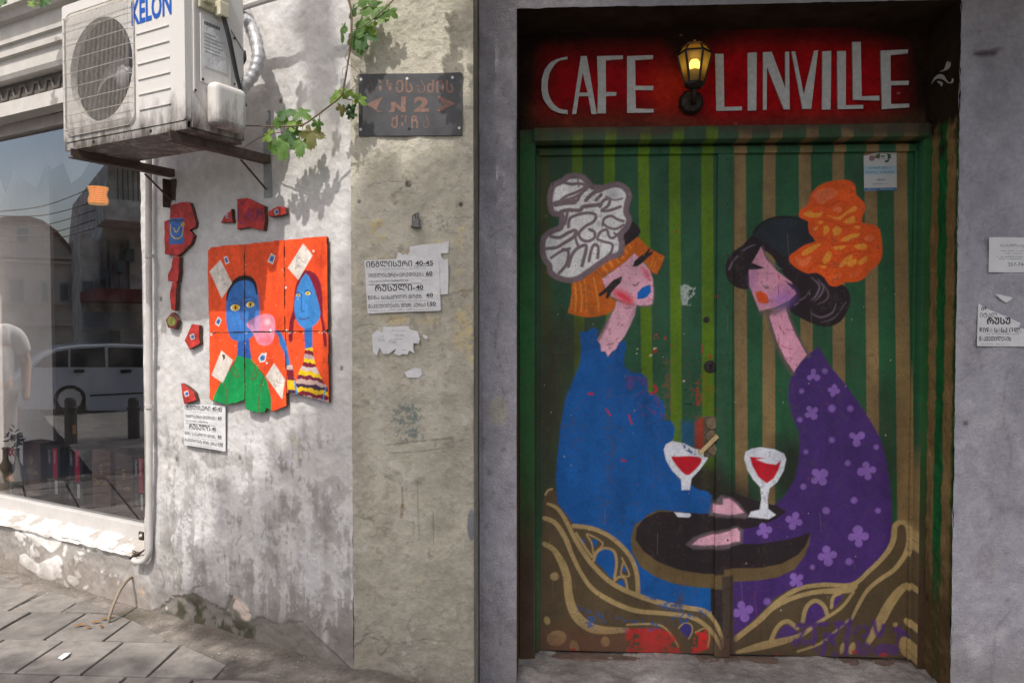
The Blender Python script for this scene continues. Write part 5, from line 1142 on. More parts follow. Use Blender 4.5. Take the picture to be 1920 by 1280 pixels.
for x0, y0, x1, n_ in ((330, 915, 470, 16), (355, 955, 445, 10), (365, 968, 450, 9), (350, 995, 430, 9), (210, 968, 255, 5), (195, 995, 260, 7), (195, 1012, 265, 8), (430, 1100, 475, 5)): scribble('fine_print', PIL, fcq(x0, y0, x1, y0 + 9), 0.0066, M['greyink'], torn, n_, 1)
MB().add([PIL.p(*PIL.uv(*p, o_), o_) for p, o_ in zip(crop([(290, 1025), (330, 1000), (370, 990), (365, 1020), (320, 1035)], FC), (0.0062, 0.012, 0.02, 0.016, 0.007))], [(0, 1, 2, 3, 4)]).build('curled_flap', M['paper'], torn)
MB().prism(PIL, [PIL.uv(*p, 0.005) for p in crop([(625, 960), (655, 965), (680, 985), (660, 1005), (640, 990)], FC)], 0.0045, 0.005).build('paper_scrap', M['paper'], None, tags=('tiny torn white paper scrap beside the torn notice on the pillar', 'scrap'))
PC = (640, 240, 2.065)
MB().prism(PIL, [PIL.uv(*p, 0.005) for p in crop([(245, 945), (280, 930), (305, 930), (315, 950), (300, 966), (255, 966)], PC)], 0.0045, 0.005).build('paper_scrap', M['paper'], None, tags=('white paper scrap on the pillar above the green scraped sticker', 'scrap'))
AC_ = (280, 340, 2.4625)
flyer(LEFT, quadT(crop([(158, 1028)], AC_)[0], crop([(351, 1036)], AC_)[0], crop([(350, 1250)], AC_)[0], crop([(158, 1215)], AC_)[0]), 0.008, 'paper_notice', ('white Georgian price notice on the white side wall under red fragment', 'notice'))
# right hand wall
RW = (1760, 380, 2.5625)
n2_ = MB().prism(WALL, [WALL.uv(*p, 0.007) for p in crop([(243, 166), (560, 168), (560, 336), (240, 334)], RW)], 0.0064, 0.007).build('paper_notice', M['paper'], None, tags=('white card notice with a phone number high on the wall right of the door', 'notice'))
text_on('printed_text', 'სასწრაფოდ', WALL, crop(rectq(298, 198, 460, 216), RW), 0.0076, M['greyink'], n2_)
text_on('printed_text', '557-74-22', WALL, crop(rectq(335, 288, 440, 304), RW), 0.0076, M['ink'], n2_, bold=-.004)
for x0, y0, x1, n_ in ((300, 229, 470, 26), (320, 241, 470, 22), (280, 257, 470, 30), (290, 268, 470, 28)): scribble('fine_print', WALL, crop(rectq(x0, y0, x1, y0 + 5), RW), 0.0076, M['greyink'], n2_, n_, 4)
n3_ = MB().prism(WALL, [WALL.uv(*p, 0.007) for p in crop([(190, 484), (235, 510), (330, 548), (395, 578), (385, 600), (430, 610), (500, 640), (560, 640), (560, 692), (184, 688)], RW)], 0.0064, 0.007).build('torn_notice', M['paper'], None, tags=('white notice with its upper corner torn away, low right of the door', 'notice'))
for t_, q_, bd in (('ინ', (205, 500, 232, 518), .03), ('იტალ', (198, 528, 280, 552), -.004), ('რუსუ', (232, 550, 345, 584), .035), ('წინა სასკ ოლ.', (196, 600, 396, 624), .02), ('გაკვეთილების', (194, 642, 348, 664), .02)):
    text_on('printed_text', GEO(t_), WALL, crop(rectq(*q_, 0.0), RW), 0.0076, M['ink'], n3_, bold=bd)
for x0, y0, x1, n_ in ((230, 628, 390, 24), (205, 676, 320, 20)): scribble('fine_print', WALL, crop(rectq(x0, y0, x1, y0 + 5), RW), 0.0076, M['greyink'], n3_, n_, 4)
MB().prism(WALL, [WALL.uv(*p, 0.007) for p in crop([(272, 438), (300, 442), (355, 455), (345, 468), (325, 480), (300, 465)], RW)], 0.0064, 0.007).build('paper_scrap', M['paper'], None, tags=('small white triangular scrap between the two notices right of the door', 'scrap'))

# ---- electrical stub on the pillar
a, b = PIL.uv(779, 418, 0.02)
stub = root('cable_stub', PIL.p(a, b, 0.0), 'broken grey metal stub sticking out of the pillar above the notice', 'stub')
gm_ = pmat('zinc', (0.16, 0.16, 0.165), rough=0.6, metal=0.4, var=0.4, vscale=90, bstr=.4)
mb = MB(); mb.pbox(PIL, a - 0.014, a + 0.014, b - 0.012, b + 0.016, -0.004, 0.02); mb.pbox(PIL, a - 0.016, a + 0.018, b - 0.016, b - 0.010, -0.004, 0.03); mb.build('bracket', gm_, stub, bevel=.002)
mb = MB()
for k in range(3): mb.tube(spline([PIL.p(a - 0.008 + 0.008 * k, b + 0.012, 0.012), PIL.p(a - 0.01 + 0.01 * k, b + 0.022 + .006 * k, 0.02), PIL.p(a - 0.004 + 0.005 * k, b + 0.032, 0.012)], False, 4), 0.003, 6)
mb.build('wire_ends', gm_, stub)

# ---- the orange painting made of six boards, and its loose fragments
ORG = lin((240, 84, 36)) * 0.95
def board_thing_canvas(x0, y0, x1, y1, base, res=0.0028):
    q = [LEFT.uv(*p, 0.02) for p in crop([(x0, y0), (x1, y0), (x1, y1), (x0, y1)], AC_)]
    a_ = [p[0] for p in q]; b_ = [p[1] for p in q]
    return Canvas(LEFT, min(a_), max(a_), min(b_), max(b_), res, base, off=0.02)
cv = board_thing_canvas(262, 245, 835, 1075, ORG)
n1 = cv.noise(0.12, 91); n2 = cv.noise(0.02, 92); n3 = cv.noise(0.05, 93, sy=3)
st = smooth(n3 + 0.5 * n1, 0.8, 1.5)[..., None]; cv.c = cv.c * (1 - 0.25 * st) + np.array(lin((190, 45, 20))) * 0.25 * st
K = lambda r, g, b: np.clip(lin((r, g, b)) * 1.15, 0, .85)
wrn = smooth(n3 + n2 * .6, 0.2, 0.9)
cv.poly([(640, 580), (720, 600), (720, 820), (660, 830), (640, 750)], K(150, 40, 18), cr=AC_, soft=.03, alpha=.6, tex=wrn); cv.poly([(755, 690), (800, 700), (815, 870), (770, 850)], K(140, 62, 25), cr=AC_, soft=.03, alpha=.7, tex=wrn); cv.poly([(770, 330), (815, 360), (815, 560), (800, 520), (790, 420)], K(165, 46, 20), cr=AC_, soft=.04, alpha=.7, tex=wrn)
cv.line([(620, 320), (590, 370), (545, 425)], 5, K(190, 50, 18), cr=AC_, soft=.006, alpha=.7)
# boy
cv.poly([(409, 725), (460, 722), (472, 822), (405, 815)], K(38, 82, 150), cr=AC_, soft=.004)
cv.poly([(405, 803), (470, 820), (505, 860), (542, 915), (562, 1000), (562, 1075), (420, 1075), (280, 1060), (300, 985), (335, 915), (378, 855)], K(16, 135, 70), cr=AC_, soft=.004)
for pts in ([(335, 915), (355, 960), (360, 1025)], [(400, 830), (372, 865), (405, 905), (408, 880), (385, 850)], [(475, 835), (490, 860), (470, 905), (490, 908), (505, 868), (530, 895)], [(530, 900), (510, 960), (505, 1065)], [(440, 700), (442, 1050)]): cv.line(pts, 5, K(105, 42, 24), cr=AC_, alpha=.9)
cv.poly([(355, 560), (360, 520), (380, 475), (420, 450), (460, 450), (490, 480), (503, 540), (508, 600), (500, 660), (480, 710), (450, 732), (400, 736), (370, 712), (355, 640)], K(52, 106, 176), cr=AC_, soft=.004, sp=3)
cv.poly([(440, 460), (490, 490), (506, 560), (502, 650), (470, 700), (455, 600), (448, 520)], K(66, 124, 192), cr=AC_, soft=.03, alpha=.7, sp=3)
cv.dot(395, 640, 26, K(66, 128, 196), AC_, ry=30, soft=.04, alpha=.6)
cv.line([(358, 548), (365, 512), (385, 472), (420, 448), (460, 447), (486, 470), (498, 520)], [8, 14, 20, 22, 22, 18, 8], K(22, 20, 24), cr=AC_, soft=.004)
for x, y, rx in ((397, 582, 22), (466, 568, 19)):
    cv.dot(x, y, rx, K(225, 220, 205), AC_, ry=rx * .72, rot=-.15); cv.dot(x + 1, y, rx * .72, K(222, 178, 24), AC_, ry=rx * .68); cv.dot(x + 1, y, 4, K(20, 18, 20), AC_, ry=9)
    cv.line([(x - rx - 6, y - 6), (x, y - rx * .85), (x + rx + 4, y - 4)], 5, K(30, 40, 80), cr=AC_, alpha=.9); cv.line([(x - rx - 8, y - 26), (x, y - rx * 1.9), (x + rx + 6, y - 18)], 7, K(44, 66, 120), cr=AC_, alpha=.7, soft=.006)
cv.line([(432, 540), (425, 590), (422, 630), (440, 640), (455, 632)], 5, K(90, 70, 110), cr=AC_, alpha=.85)
cv.poly([(448, 660), (480, 635), (512, 618), (545, 612), (575, 628), (582, 670), (575, 720), (560, 748), (530, 757), (500, 745), (478, 700)], K(216, 128, 146), cr=AC_, soft=.004, sp=3)
cv.poly([(455, 658), (500, 620), (512, 640), (505, 690), (490, 705)], K(172, 132, 176), cr=AC_, soft=.008, alpha=.85, sp=2); cv.dot(535, 735, 34, K(220, 96, 110), AC_, ry=18, soft=.02, alpha=.7); cv.dot(545, 650, 14, K(238, 190, 196), AC_, soft=.015, alpha=.8); cv.dot(560, 690, 5, K(235, 225, 225), AC_, ry=9)
# girl
MAR = K(116, 18, 40)
cv.poly([(720, 410), (765, 425), (790, 470), (800, 540), (800, 620), (812, 680), (820, 755), (806, 755), (795, 660), (785, 620), (770, 640), (690, 640), (668, 640), (660, 735), (642, 732), (648, 650), (664, 590), (672, 500), (692, 440)], MAR, cr=AC_, soft=.004, sp=2)
cv.poly([(714, 660), (752, 660), (753, 770), (719, 778)], K(40, 98, 165), cr=AC_, soft=.004)
cv.poly([(722, 424), (752, 470), (774, 535), (790, 610), (772, 655), (736, 677), (702, 672), (676, 632), (669, 570), (684, 490)], K(56, 122, 184), cr=AC_, soft=.004, sp=2)
for x, y, rx in ((687, 525, 9), (732, 517, 12)): cv.dot(x, y, rx, K(215, 185, 70), AC_, ry=rx * .7); cv.dot(x, y, 4, K(25, 22, 30), AC_); cv.line([(x - rx - 4, y - 6), (x, y - rx - 3), (x + rx + 5, y - 2)], 5, K(30, 42, 90), cr=AC_, alpha=.9)
cv.line([(704, 520), (702, 590), (712, 600)], 5, K(36, 62, 120), cr=AC_, alpha=.9); cv.line([(694, 632), (712, 638), (735, 628)], 5, K(60, 40, 80), cr=AC_, alpha=.9)
cols = [K(208, 172, 30), K(110, 24, 40), K(165, 140, 140), K(212, 176, 26), K(110, 24, 40), K(188, 170, 165), K(206, 170, 24), K(105, 30, 50), K(178, 150, 140), K(60, 40, 60)]
bod = [(719, 772), (752, 765), (766, 850), (800, 918), (822, 950), (830, 1030), (690, 1000), (677, 930), (690, 880), (710, 840)]
r_ = cv.poly_mask(cv.T(bod, AC_), .004); tb = cv.noise(.03, 95)
yy = np.meshgrid(cv.X, cv.Y)[1][r_[0]] + .003 * tb[r_[0]] + 0.06 * ((np.meshgrid(cv.X, cv.Y)[0][r_[0]] - cv.T([(750, 900)], AC_)[0][0])) ** 1
ytop = cv.T([(735, 765)], AC_)[0][1]
k_ = np.clip(((ytop - yy) / 0.0155).astype(int), 0, 99)
cv.c[r_[0]] = np.where((r_[1] > .5)[..., None], np.array(cols)[k_ % len(cols)], cv.c[r_[0]])
cv.poly([(575, 682), (600, 690), (612, 705), (630, 745), (640, 790), (650, 845), (632, 862), (622, 790), (600, 748), (598, 720)], K(46, 108, 172), cr=AC_, soft=.004)
r_ = cv.poly_mask(cv.T([(632, 850), (660, 848), (675, 930), (688, 985), (640, 985), (638, 920)], AC_), .004); yy = np.meshgrid(cv.X, cv.Y)[1][r_[0]]
k_ = np.clip(((ytop - yy) / 0.0125).astype(int), 0, 99); cv.c[r_[0]] = np.where((r_[1] > .5)[..., None], np.array(cols)[(k_ * 3) % len(cols)], cv.c[r_[0]])
cv.line([(672, 925), (682, 985)], 10, K(60, 130, 190), cr=AC_); cv.line([(815, 950), (800, 1010)], 8, K(70, 130, 180), cr=AC_)
# cards and stamps
for pts in ([(277, 415), (328, 362), (383, 470), (335, 540)], [(710, 287), (755, 342), (688, 455), (640, 400)], [(332, 780), (385, 825), (340, 930), (287, 895)], [(575, 838), (627, 915), (613, 1005), (538, 900)]):
    cv.poly(pts, K(205, 196, 186), cr=AC_)
    if pts[0][0] != 332:
        c_ = np.mean(pts, 0)
        for _ in range(9):
            p0 = c_ + np.array([random.uniform(-22, 22), random.uniform(-34, 34)]); cv.line([tuple(p0), tuple(p0 + np.array([random.uniform(-14, 14), random.uniform(-16, 16)])), tuple(p0 + np.array([random.uniform(-20, 20), random.uniform(-14, 14)]))], 2.2, K(110, 104, 104), cr=AC_, alpha=.7)
for pts in ([(343, 350), (358, 345), (370, 375), (352, 384)], [(562, 332), (582, 345), (570, 382), (545, 370)], [(318, 624), (335, 640), (320, 670), (302, 655)], [(520, 792), (540, 800), (535, 830), (512, 836), (503, 815)]):
    c_ = np.mean(pts, 0); cv.poly(pts, K(215, 212, 205), cr=AC_); cv.poly([tuple(c_ + (np.array(p) - c_) * .72) for p in pts], K(66, 118, 176), cr=AC_); cv.line([tuple(c_ + (-4, -4)), tuple(c_ + (3, 4))], 5, K(60, 40, 36), cr=AC_)
for x, y in ((758, 322), (632, 688), (285, 708), (542, 838), (630, 490), (537, 795)): cv.dot(x, y, 5, K(220, 210, 200), AC_)
cv.mulnoise(.05, .015, 96); cv.mulnoise(.06, .09, 97); cv.mulnoise(.05, .03, 98, sy=3.0)
for _ in range(70): cv.dot(random.uniform(275, 825), random.uniform(262, 1050), random.uniform(.8, 2.6), random.choice((K(215, 200, 185), K(120, 36, 20), K(60, 40, 34))), AC_, ry=random.uniform(.6, 2.6), n=6, alpha=.75)
for x_, y_ in [(random.choice((438, 442, 622, 628)) + random.uniform(-3, 3), random.uniform(270, 1040)) for _ in range(26)] + [(random.uniform(275, 820), 698 + random.uniform(-4, 4)) for _ in range(22)]: cv.dot(x_, y_, random.uniform(1.5, 4), random.choice((K(205, 190, 172), K(96, 50, 34))), AC_, ry=random.uniform(1, 3), n=7)
cv.z = 0.0004 * n1
art = root('board_painting', LEFT.p(-0.44, 1.1, 0.02), 'orange painting of two blue faced figures on six broken boards, side wall', 'painting')
dkedge = pmat('board_edge', (0.10, 0.05, 0.035), rough=.8, var=.4, vscale=60)
B = [[(270, 322), (284, 306), (437, 292), (437, 696), (276, 699), (271, 500)], [(440.5, 292), (620, 273), (624, 690), (440.5, 696)], [(623.5, 272), (816, 255), (818, 262), (821, 500), (822, 680), (815, 690), (627, 692)],
     [(277, 703), (437, 700), (438, 1008), (400, 1022), (360, 1030), (285, 1012), (276, 1000)], [(441, 700), (626, 696), (630, 975), (632, 1036), (600, 1050), (570, 1062), (540, 1046), (530, 1066), (500, 1068), (447, 1052), (441, 1010)], [(629, 697), (812, 694), (824, 705), (826, 900), (828, 1022), (760, 1005), (690, 985), (640, 978), (633, 975)]]
def painted_board(cv_, outline, parent, name='board', thick=0.012, jit=1.2, tags=None):
    q = []
    for i in range(len(outline)):
        p, r2 = np.array(outline[i], float), np.array(outline[(i + 1) % len(outline)], float)
        n_ = max(int(np.linalg.norm(r2 - p) / 22), 1)
        for k in range(n_): q.append(p + (r2 - p) * k / n_ + (np.array([random.uniform(-jit, jit), random.uniform(-jit, jit)]) if k or jit > 2 else 0))
    uvq = cv_.T([tuple(x) for x in q], AC_)
    tri = tessellate_polygon([[Vector((p[0], p[1], 0)) for p in uvq]])
    slab = MB().prism(LEFT, uvq, cv_.off - thick, cv_.off - 0.0012).build(name, dkedge, parent, tags=tags)
    keep = np.zeros((cv_.h, cv_.w), bool); r = cv_.poly_mask(uvq, cv_.res); keep[r[0]] = r[1] > 0.5
    mkgrid('painted_face', [cv_.grid(keep=keep)], M['board'], slab)
    return slab
for o_ in B: painted_board(cv, o_, art)
REDF = K(168, 52, 46)
FR = [('hand mirror shaped red board fragment with blue square on side wall', [(98, 110), (150, 97), (185, 98), (215, 190), (212, 212), (182, 225), (205, 250), (190, 290), (130, 345), (70, 335), (68, 185), (95, 180)]),
      ('plain red trapezoid board fragment below the mirror shaped one', [(108, 352), (138, 350), (131, 462), (112, 464), (85, 460), (85, 430), (101, 400)]),
      ('long thin red board sliver second below the mirror shaped fragment', [(105, 468), (125, 463), (118, 598), (100, 590), (93, 520)]),
      ('small diamond fragment with green disc under the red slivers', [(105, 605), (130, 640), (118, 682), (85, 675), (75, 640)]),
      ('red pentagon fragment with a stamp just left of the painting', [(195, 660), (228, 665), (232, 750), (185, 775), (162, 735)]),
      ('red triangular fragment with a stamp above the side wall notice', [(145, 932), (165, 942), (205, 975), (215, 1010), (160, 1028), (152, 990)]),
      ('small dark red triangular fragment left of the lettered fragment', [(372, 140), (378, 127), (383, 190), (330, 192), (345, 160)]),
      ('red fragment with blue scrawled letters above the painting', [(405, 85), (450, 78), (475, 90), (530, 115), (533, 180), (525, 228), (460, 212), (405, 222)]),
      ('small red arrow shaped fragment with a stamp above the painting', [(540, 150), (570, 128), (595, 117), (625, 120), (630, 150), (600, 160), (560, 165)])]
for i, (lb, o_) in enumerate(FR):
    xs_ = [p[0] for p in o_]; ys_ = [p[1] for p in o_]
    fc = board_thing_canvas(min(xs_) - 6, min(ys_) - 6, max(xs_) + 6, max(ys_) + 6, REDF, .0025)
    c_ = np.mean(o_, 0)
    if i == 0:
        fc.poly([(90, 172), (158, 168), (160, 288), (92, 292)], K(52, 92, 150), cr=AC_)
        fc.line([(98, 200), (100, 245), (125, 265), (150, 250), (158, 200)], 5, K(190, 160, 70), cr=AC_); fc.line([(112, 215), (125, 235), (140, 210)], 5, K(190, 160, 70), cr=AC_); fc.line([(88, 182), (160, 180)], 6, K(60, 50, 45), cr=AC_); fc.dot(155, 200, 10, K(175, 140, 60), AC_); fc.line([(105, 160), (125, 140), (140, 165)], 3, K(120, 20, 20), cr=AC_)
    elif i == 3:
        fc.c[:] = K(96, 44, 40); fc.dot(102, 645, 19, K(112, 116, 56), AC_, ry=22)
    elif i == 7:
        for pts in ([(440, 95), (415, 115), (412, 170), (428, 195), (442, 180), (440, 150)], [(448, 170), (455, 130), (468, 140), (455, 150), (472, 165), (452, 178)], [(478, 135), (480, 175), (492, 165), (495, 130)], [(498, 180), (502, 130), (510, 160), (518, 125), (524, 185)]): fc.line(pts, 5, K(72, 40, 96), cr=AC_, alpha=.85)
    elif i in (4, 5, 6, 8):
        s_ = 17 if i != 6 else 11
        qd = [(c_[0] + s_ * .8 * math.cos(t) - 2, c_[1] + s_ * math.sin(t)) for t in (.5, 2.0, 3.6, 5.2)]
        fc.poly(qd, K(205, 200, 192), cr=AC_); fc.poly([tuple(c_ + (np.array(p) - c_) * .72) for p in qd], K(62, 112, 172), cr=AC_); fc.dot(c_[0] + 2, c_[1], 4, K(60, 50, 40), AC_)
    fc.mulnoise(.16, .03, 200 + i); fc.mulnoise(.05, .01, 230 + i)
    painted_board(fc, o_, None, 'board_fragment', 0.018, 1.5, tags=(lb, 'fragment', 'red board fragments on the side wall'))

# ---- drain pipe at the window edge
pw = pmat('painted_pipe', (0.58, 0.565, 0.545), rough=.55, var=.12, vscale=14, bscale=50, bstr=.15, color2=(0.46, 0.44, 0.41))
pipe = root('drain_pipe', LEFT.p(*LEFT.uv(280, 1040, .03), .03), 'thin white painted pipe running down beside the shop window, hooked at the bottom', 'pipe')
pp = [LEFT.p(*LEFT.uv(x, y, .03), .03) for x, y in ((279, 220), (279, 400), (280, 700), (280, 950), (280, 1015), (279, 1036), (271, 1050), (258, 1053), (250, 1049))]
MB().tube(spline([tuple(p) for p in pp], False, 5), 0.0135, 12).build('tube', pw, pipe, smooth_=True)
for y in (762, 480): MB().tube([LEFT.p(*LEFT.uv(280, y - 3, .03), .03), LEFT.p(*LEFT.uv(280, y + 3, .03), .03)], 0.0175, 12).build('coupling', pw, pipe)
mb = MB(); a, b = LEFT.uv(262, 1004, .01); mb.pbox(LEFT, a - .014, a + .014, b - .02, b + .016, -.002, .006); mb.build('bolt_plate', M['rusty'], pipe)
a, b = LEFT.uv(263, 1004, .01); MB().lathe(LEFT.p(a, b, .006), LEFT.N, [(.008, 0), (.006, .006), (0, .007)], 8).build('bolt', M['white_metal'], pipe)
mb = MB()
for k in range(5): mb.tube(spline([tuple(LEFT.p(*LEFT.uv(270 - k * 3, 1030 + k * 3, .01), .004)), tuple(LEFT.p(*LEFT.uv(258 - k * 3, 1036 + k * 2, .02), .014 + .004 * k)), tuple(LEFT.p(*LEFT.uv(246, 1032 + k * 4, .01), .004))], False, 4), .003, 5)
mb.build('wire_wrap', M['rusty'], pipe)
# ---- beige hose end
hz = pmat('beige_rubber', (0.24, 0.195, 0.15), rough=.7, var=.15, vscale=40)
hp = [tuple(LEFT.p(*LEFT.uv(x, y, o_), o_)) for x, y, o_ in ((249, 1081, -.01), (240, 1086, .03), (226, 1104, .09), (214, 1130, .14), (206, 1152, .17))] + [tuple(GROUND.hit(203, 1170))]
MB().tube(spline(hp, False, 5), 0.007, 10).build('hose', hz, None, smooth_=True, tags=('bent beige rubber hose coming out of the wall foot to the pavement', 'hose'))
# scraps in the hole below the hose, grit along the wall
deb = []
mb = MB()
lf = pmat('dry_debris', (0.30, 0.15, 0.06), rough=.8, var=.5, vscale=80, color2=(0.12, 0.07, 0.03))
for x, y, L, an in ((150, 1178, .06, .5), (180, 1172, .05, .3), (196, 1166, .035, .2), (166, 1182, .03, 1.2), (208, 1162, .03, .1), (190, 1180, .03, 2.0)):
    p = np.array(GROUND.hit(x, y)); d_ = np.array([math.cos(an), math.sin(an), 0]); e_ = np.array([-d_[1], d_[0], 0])
    mb.add([p - d_ * L / 2 + [0, 0, .016], p + e_ * .008 + [0, 0, .020], p + d_ * L / 2 + [0, 0, .017], p - e_ * .008 + [0, 0, .016]], [(0, 1, 2, 3)])
tag(mb.build('leaf_litter', lf), 'dry brown leaf scraps in the damp spot under the hose', 'litter', kind='stuff')
MB().add([np.array(GROUND.hit(x, y)) + [0, 0, z] for x, y, z in ((108, 1240, .015), (120, 1232, .017), (133, 1230, .016), (128, 1238, .021), (116, 1244, .016))], [(0, 1, 2, 3, 4)]).build('paper_scrap', M['paper'], None, tags=('crumpled white scrap lying on the grey paving slabs', 'scrap'))
mb = MB()
for _ in range(260):
    t = random.uniform(-2.3, -0.05); o_ = abs(random.gauss(0, .10)) + .015; p = LEFT.p(t, 0, o_); s_ = random.uniform(.0015, .005)
    z = ZG + .012; V = [p + np.array([s_ * random.uniform(-1, 1), s_ * random.uniform(-1, 1), z + random.uniform(0, s_)]) for _ in range(4)]
    mb.add(V, [(0, 1, 2), (0, 2, 3), (0, 3, 1), (1, 3, 2)])
tag(mb.build('grit', pmat('plaster_grit', (0.5, 0.47, 0.44), rough=.9)), 'loose plaster grit along the foot of the side wall', 'grit', kind='stuff')

# ---- air conditioner on its bracket
fo = 0.42; dep = 0.245
aL, bB = LEFT.uv(120, 286, fo); aR, bB2 = LEFT.uv(348, 230, fo); bB = (bB + bB2) / 2 - .008; bT = bB + 0.535
ACP = lambda x, y, o_=fo: LEFT.uv(x, y, o_)
acr = root('air_conditioner', LEFT.p((aL + aR) / 2, bB, fo - dep / 2), 'grimy white air conditioner unit hung over the shop window corner', 'air conditioner')
def acpaint(name, base, dirt):
    m, n, l, b_ = new_mat(name)
    g = n.new('ShaderNodeNewGeometry'); sep = n.new('ShaderNodeSeparateXYZ'); l.new(g.outputs['Position'], sep.inputs[0])
    t = n.new('ShaderNodeTexNoise'); t.inputs['Scale'].default_value = 14; t.inputs['Detail'].default_value = 9; t.inputs['Roughness'].default_value = .7
    mp = n.new('ShaderNodeMapping'); mp.inputs['Scale'].default_value = (1.6, 1.6, .5); l.new(g.outputs['Position'], mp.inputs[0]); l.new(mp.outputs[0], t.inputs['Vector'])
    mr = n.new('ShaderNodeMapRange'); mr.inputs['From Min'].default_value = bB + .16; mr.inputs['From Max'].default_value = bB - .01; l.new(sep.outputs['Z'], mr.inputs['Value'])
    ad = n.new('ShaderNodeMath'); ad.operation = 'ADD'; l.new(mr.outputs[0], ad.inputs[0])
    m3 = n.new('ShaderNodeMapRange'); m3.inputs['From Min'].default_value = .35; m3.inputs['From Max'].default_value = .7; m3.inputs['To Min'].default_value = -.30; m3.inputs['To Max'].default_value = .42; l.new(t.outputs['Fac'], m3.inputs['Value']); l.new(m3.outputs[0], ad.inputs[1])
    cr = n.new('ShaderNodeValToRGB'); cr.color_ramp.elements[0].position = .25; cr.color_ramp.elements[1].position = 1.05; cr.color_ramp.elements[0].color = (*base, 1); cr.color_ramp.elements[1].color = (*dirt, 1)
    l.new(ad.outputs[0], cr.inputs['Fac']); l.new(cr.outputs['Color'], b_.inputs['Base Color']); b_.inputs['Roughness'].default_value = .5
    _bump(n, l, b_, 30, .08, .003)
    return m
acm = acpaint('ac_enamel', (0.66, 0.635, 0.60), (0.10, 0.08, 0.065))
dark = pmat('fan_dark', (0.03, 0.029, 0.032), rough=.6, var=.2)
blade = pmat('fan_plastic', (0.26, 0.25, 0.27), rough=.35, var=.15)
# casing with a round fan opening in the front panel
fa, fb = ACP(192, 137); fr_ = 0.183
fa = aL + 0.230
# front panel as prism with a hole
circ = [(fa + fr_ * math.cos(2 * math.pi * i / 48), fb + fr_ * math.sin(2 * math.pi * i / 48)) for i in range(48)]
ctrb = (bB + bT) / 2; fb = bB + 0.268
circ = [(fa + fr_ * math.cos(2 * math.pi * i / 48), fb + fr_ * math.sin(2 * math.pi * i / 48)) for i in range(48)]
def rrect(a0, a1, b0, b1, r, n=5):
    out = []
    for cx_, cy_, t0 in ((a1 - r, b0 + r, -90), (a1 - r, b1 - r, 0), (a0 + r, b1 - r, 90), (a0 + r, b0 + r, 180)):
        for i in range(n + 1):
            t = math.radians(t0 + 90 * i / n); out.append((cx_ + r * math.cos(t), cy_ + r * math.sin(t)))
    return out
mb = MB(); mb.prism(LEFT, rrect(aL, aR, bB + .03, bT, .012), fo - .025, fo, [circ[::-1]])
mb.pbox(LEFT, aL, aL + .012, bB + .0, bT - .003, fo - dep, fo - .026); mb.pbox(LEFT, aR - .012, aR, bB + .012, bT - .003, fo - dep, fo - .026)
mb.pbox(LEFT, aL + .0125, aR - .0125, bT - .014, bT - .002, fo - dep, fo - .026); mb.pbox(LEFT, aL + .0125, aR - .0125, bB, bB + .012, fo - dep, fo - .010)
mb.pbox(LEFT, aL + .002, aR - .002, bB + .001, bB + .0285, fo - .0095, fo - .003); mb.pbox(LEFT, aL + .0125, aR - .0125, bB + .0125, bT - .0145, fo - dep, fo - dep + .012)
mb.build('casing', acm, acr, bevel=.003)
mb = MB(); NR = 40
mb.lathe(LEFT.p(fa, fb, fo - .16), LEFT.N, [(fr_ - .001, 0), (fr_ - .001, .134)], NR); mb.V and None
mb.Fc = [f for f in mb.Fc if len(f) == 4]
mb.build('fan_shroud', dark, acr)
MB().lathe(LEFT.p(fa, fb, fo - .17), LEFT.N, [(fr_ + .02, 0), (fr_ + .02, .004)], 40).build('fan_back', dark, acr)
for i in range(3):
    th = 2 * math.pi * i / 3 + .5; V, Fc = [], []
    for k in range(7):
        rr = .04 + (fr_ - .06) * k / 6; wd_ = .45 + .25 * k / 6
        for j, s_ in enumerate((-1, -.3, .4, 1)):
            an = th + wd_ * s_ * .9 + k * .06; V.append(LEFT.p(fa + rr * math.cos(an), fb + rr * math.sin(an), fo - .11 + .035 * s_))
    for k in range(6):
        for j in range(3): Fc.append((k * 4 + j, k * 4 + j + 1, k * 4 + j + 5, k * 4 + j + 4))
    mk('fan_blade', V, Fc, blade, acr, True)
MB().lathe(LEFT.p(fa, fb, fo - .12), LEFT.N, [(.045, 0), (.045, .03), (.03, .045), (0, .05)], 20).build('fan_hub', blade, acr, smooth_=True)
# wire grille: vertical wires and horizontal bars standing proud of the panel
gw = pmat('grille_wire', (0.55, 0.52, 0.47), rough=.45, metal=.2, var=.25, vscale=60, bstr=0, color2=(.34, .30, .26))
g0, g1, h0_, h1_ = fa - .208, fa + .196, fb - .218, fb + .228
mb = MB()
for i in range(52):
    a = g0 + .012 + (g1 - g0 - .024) * i / 51; ins = .012 if 2 < i < 49 else .03
    mb.tube([LEFT.p(a, h0_ + ins * .3, fo + .004), LEFT.p(a, h0_ + ins + .012, fo + .018), LEFT.p(a, h1_ - ins - .012, fo + .018), LEFT.p(a, h1_ - ins * .3, fo + .004)], .0008, 4, False)
mb.build('grille_wires', gw, acr)
for i in range(9):
    b = h0_ + .02 + (h1_ - h0_ - .04) * i / 8
    MB().tube([LEFT.p(g0, b, fo + .003), LEFT.p(g0 + .012, b, fo + .0155), LEFT.p(g1 - .012, b, fo + .0155), LEFT.p(g1, b, fo + .003)], .0016, 5, False).build('grille_bar', gw, acr)
q = rrect(g0, g1, h0_, h1_, .04, 6); MB().tube([LEFT.p(x, y, fo + .004) for x, y in q + [q[0]]], .0022, 5, False).build('grille_rim', gw, acr)
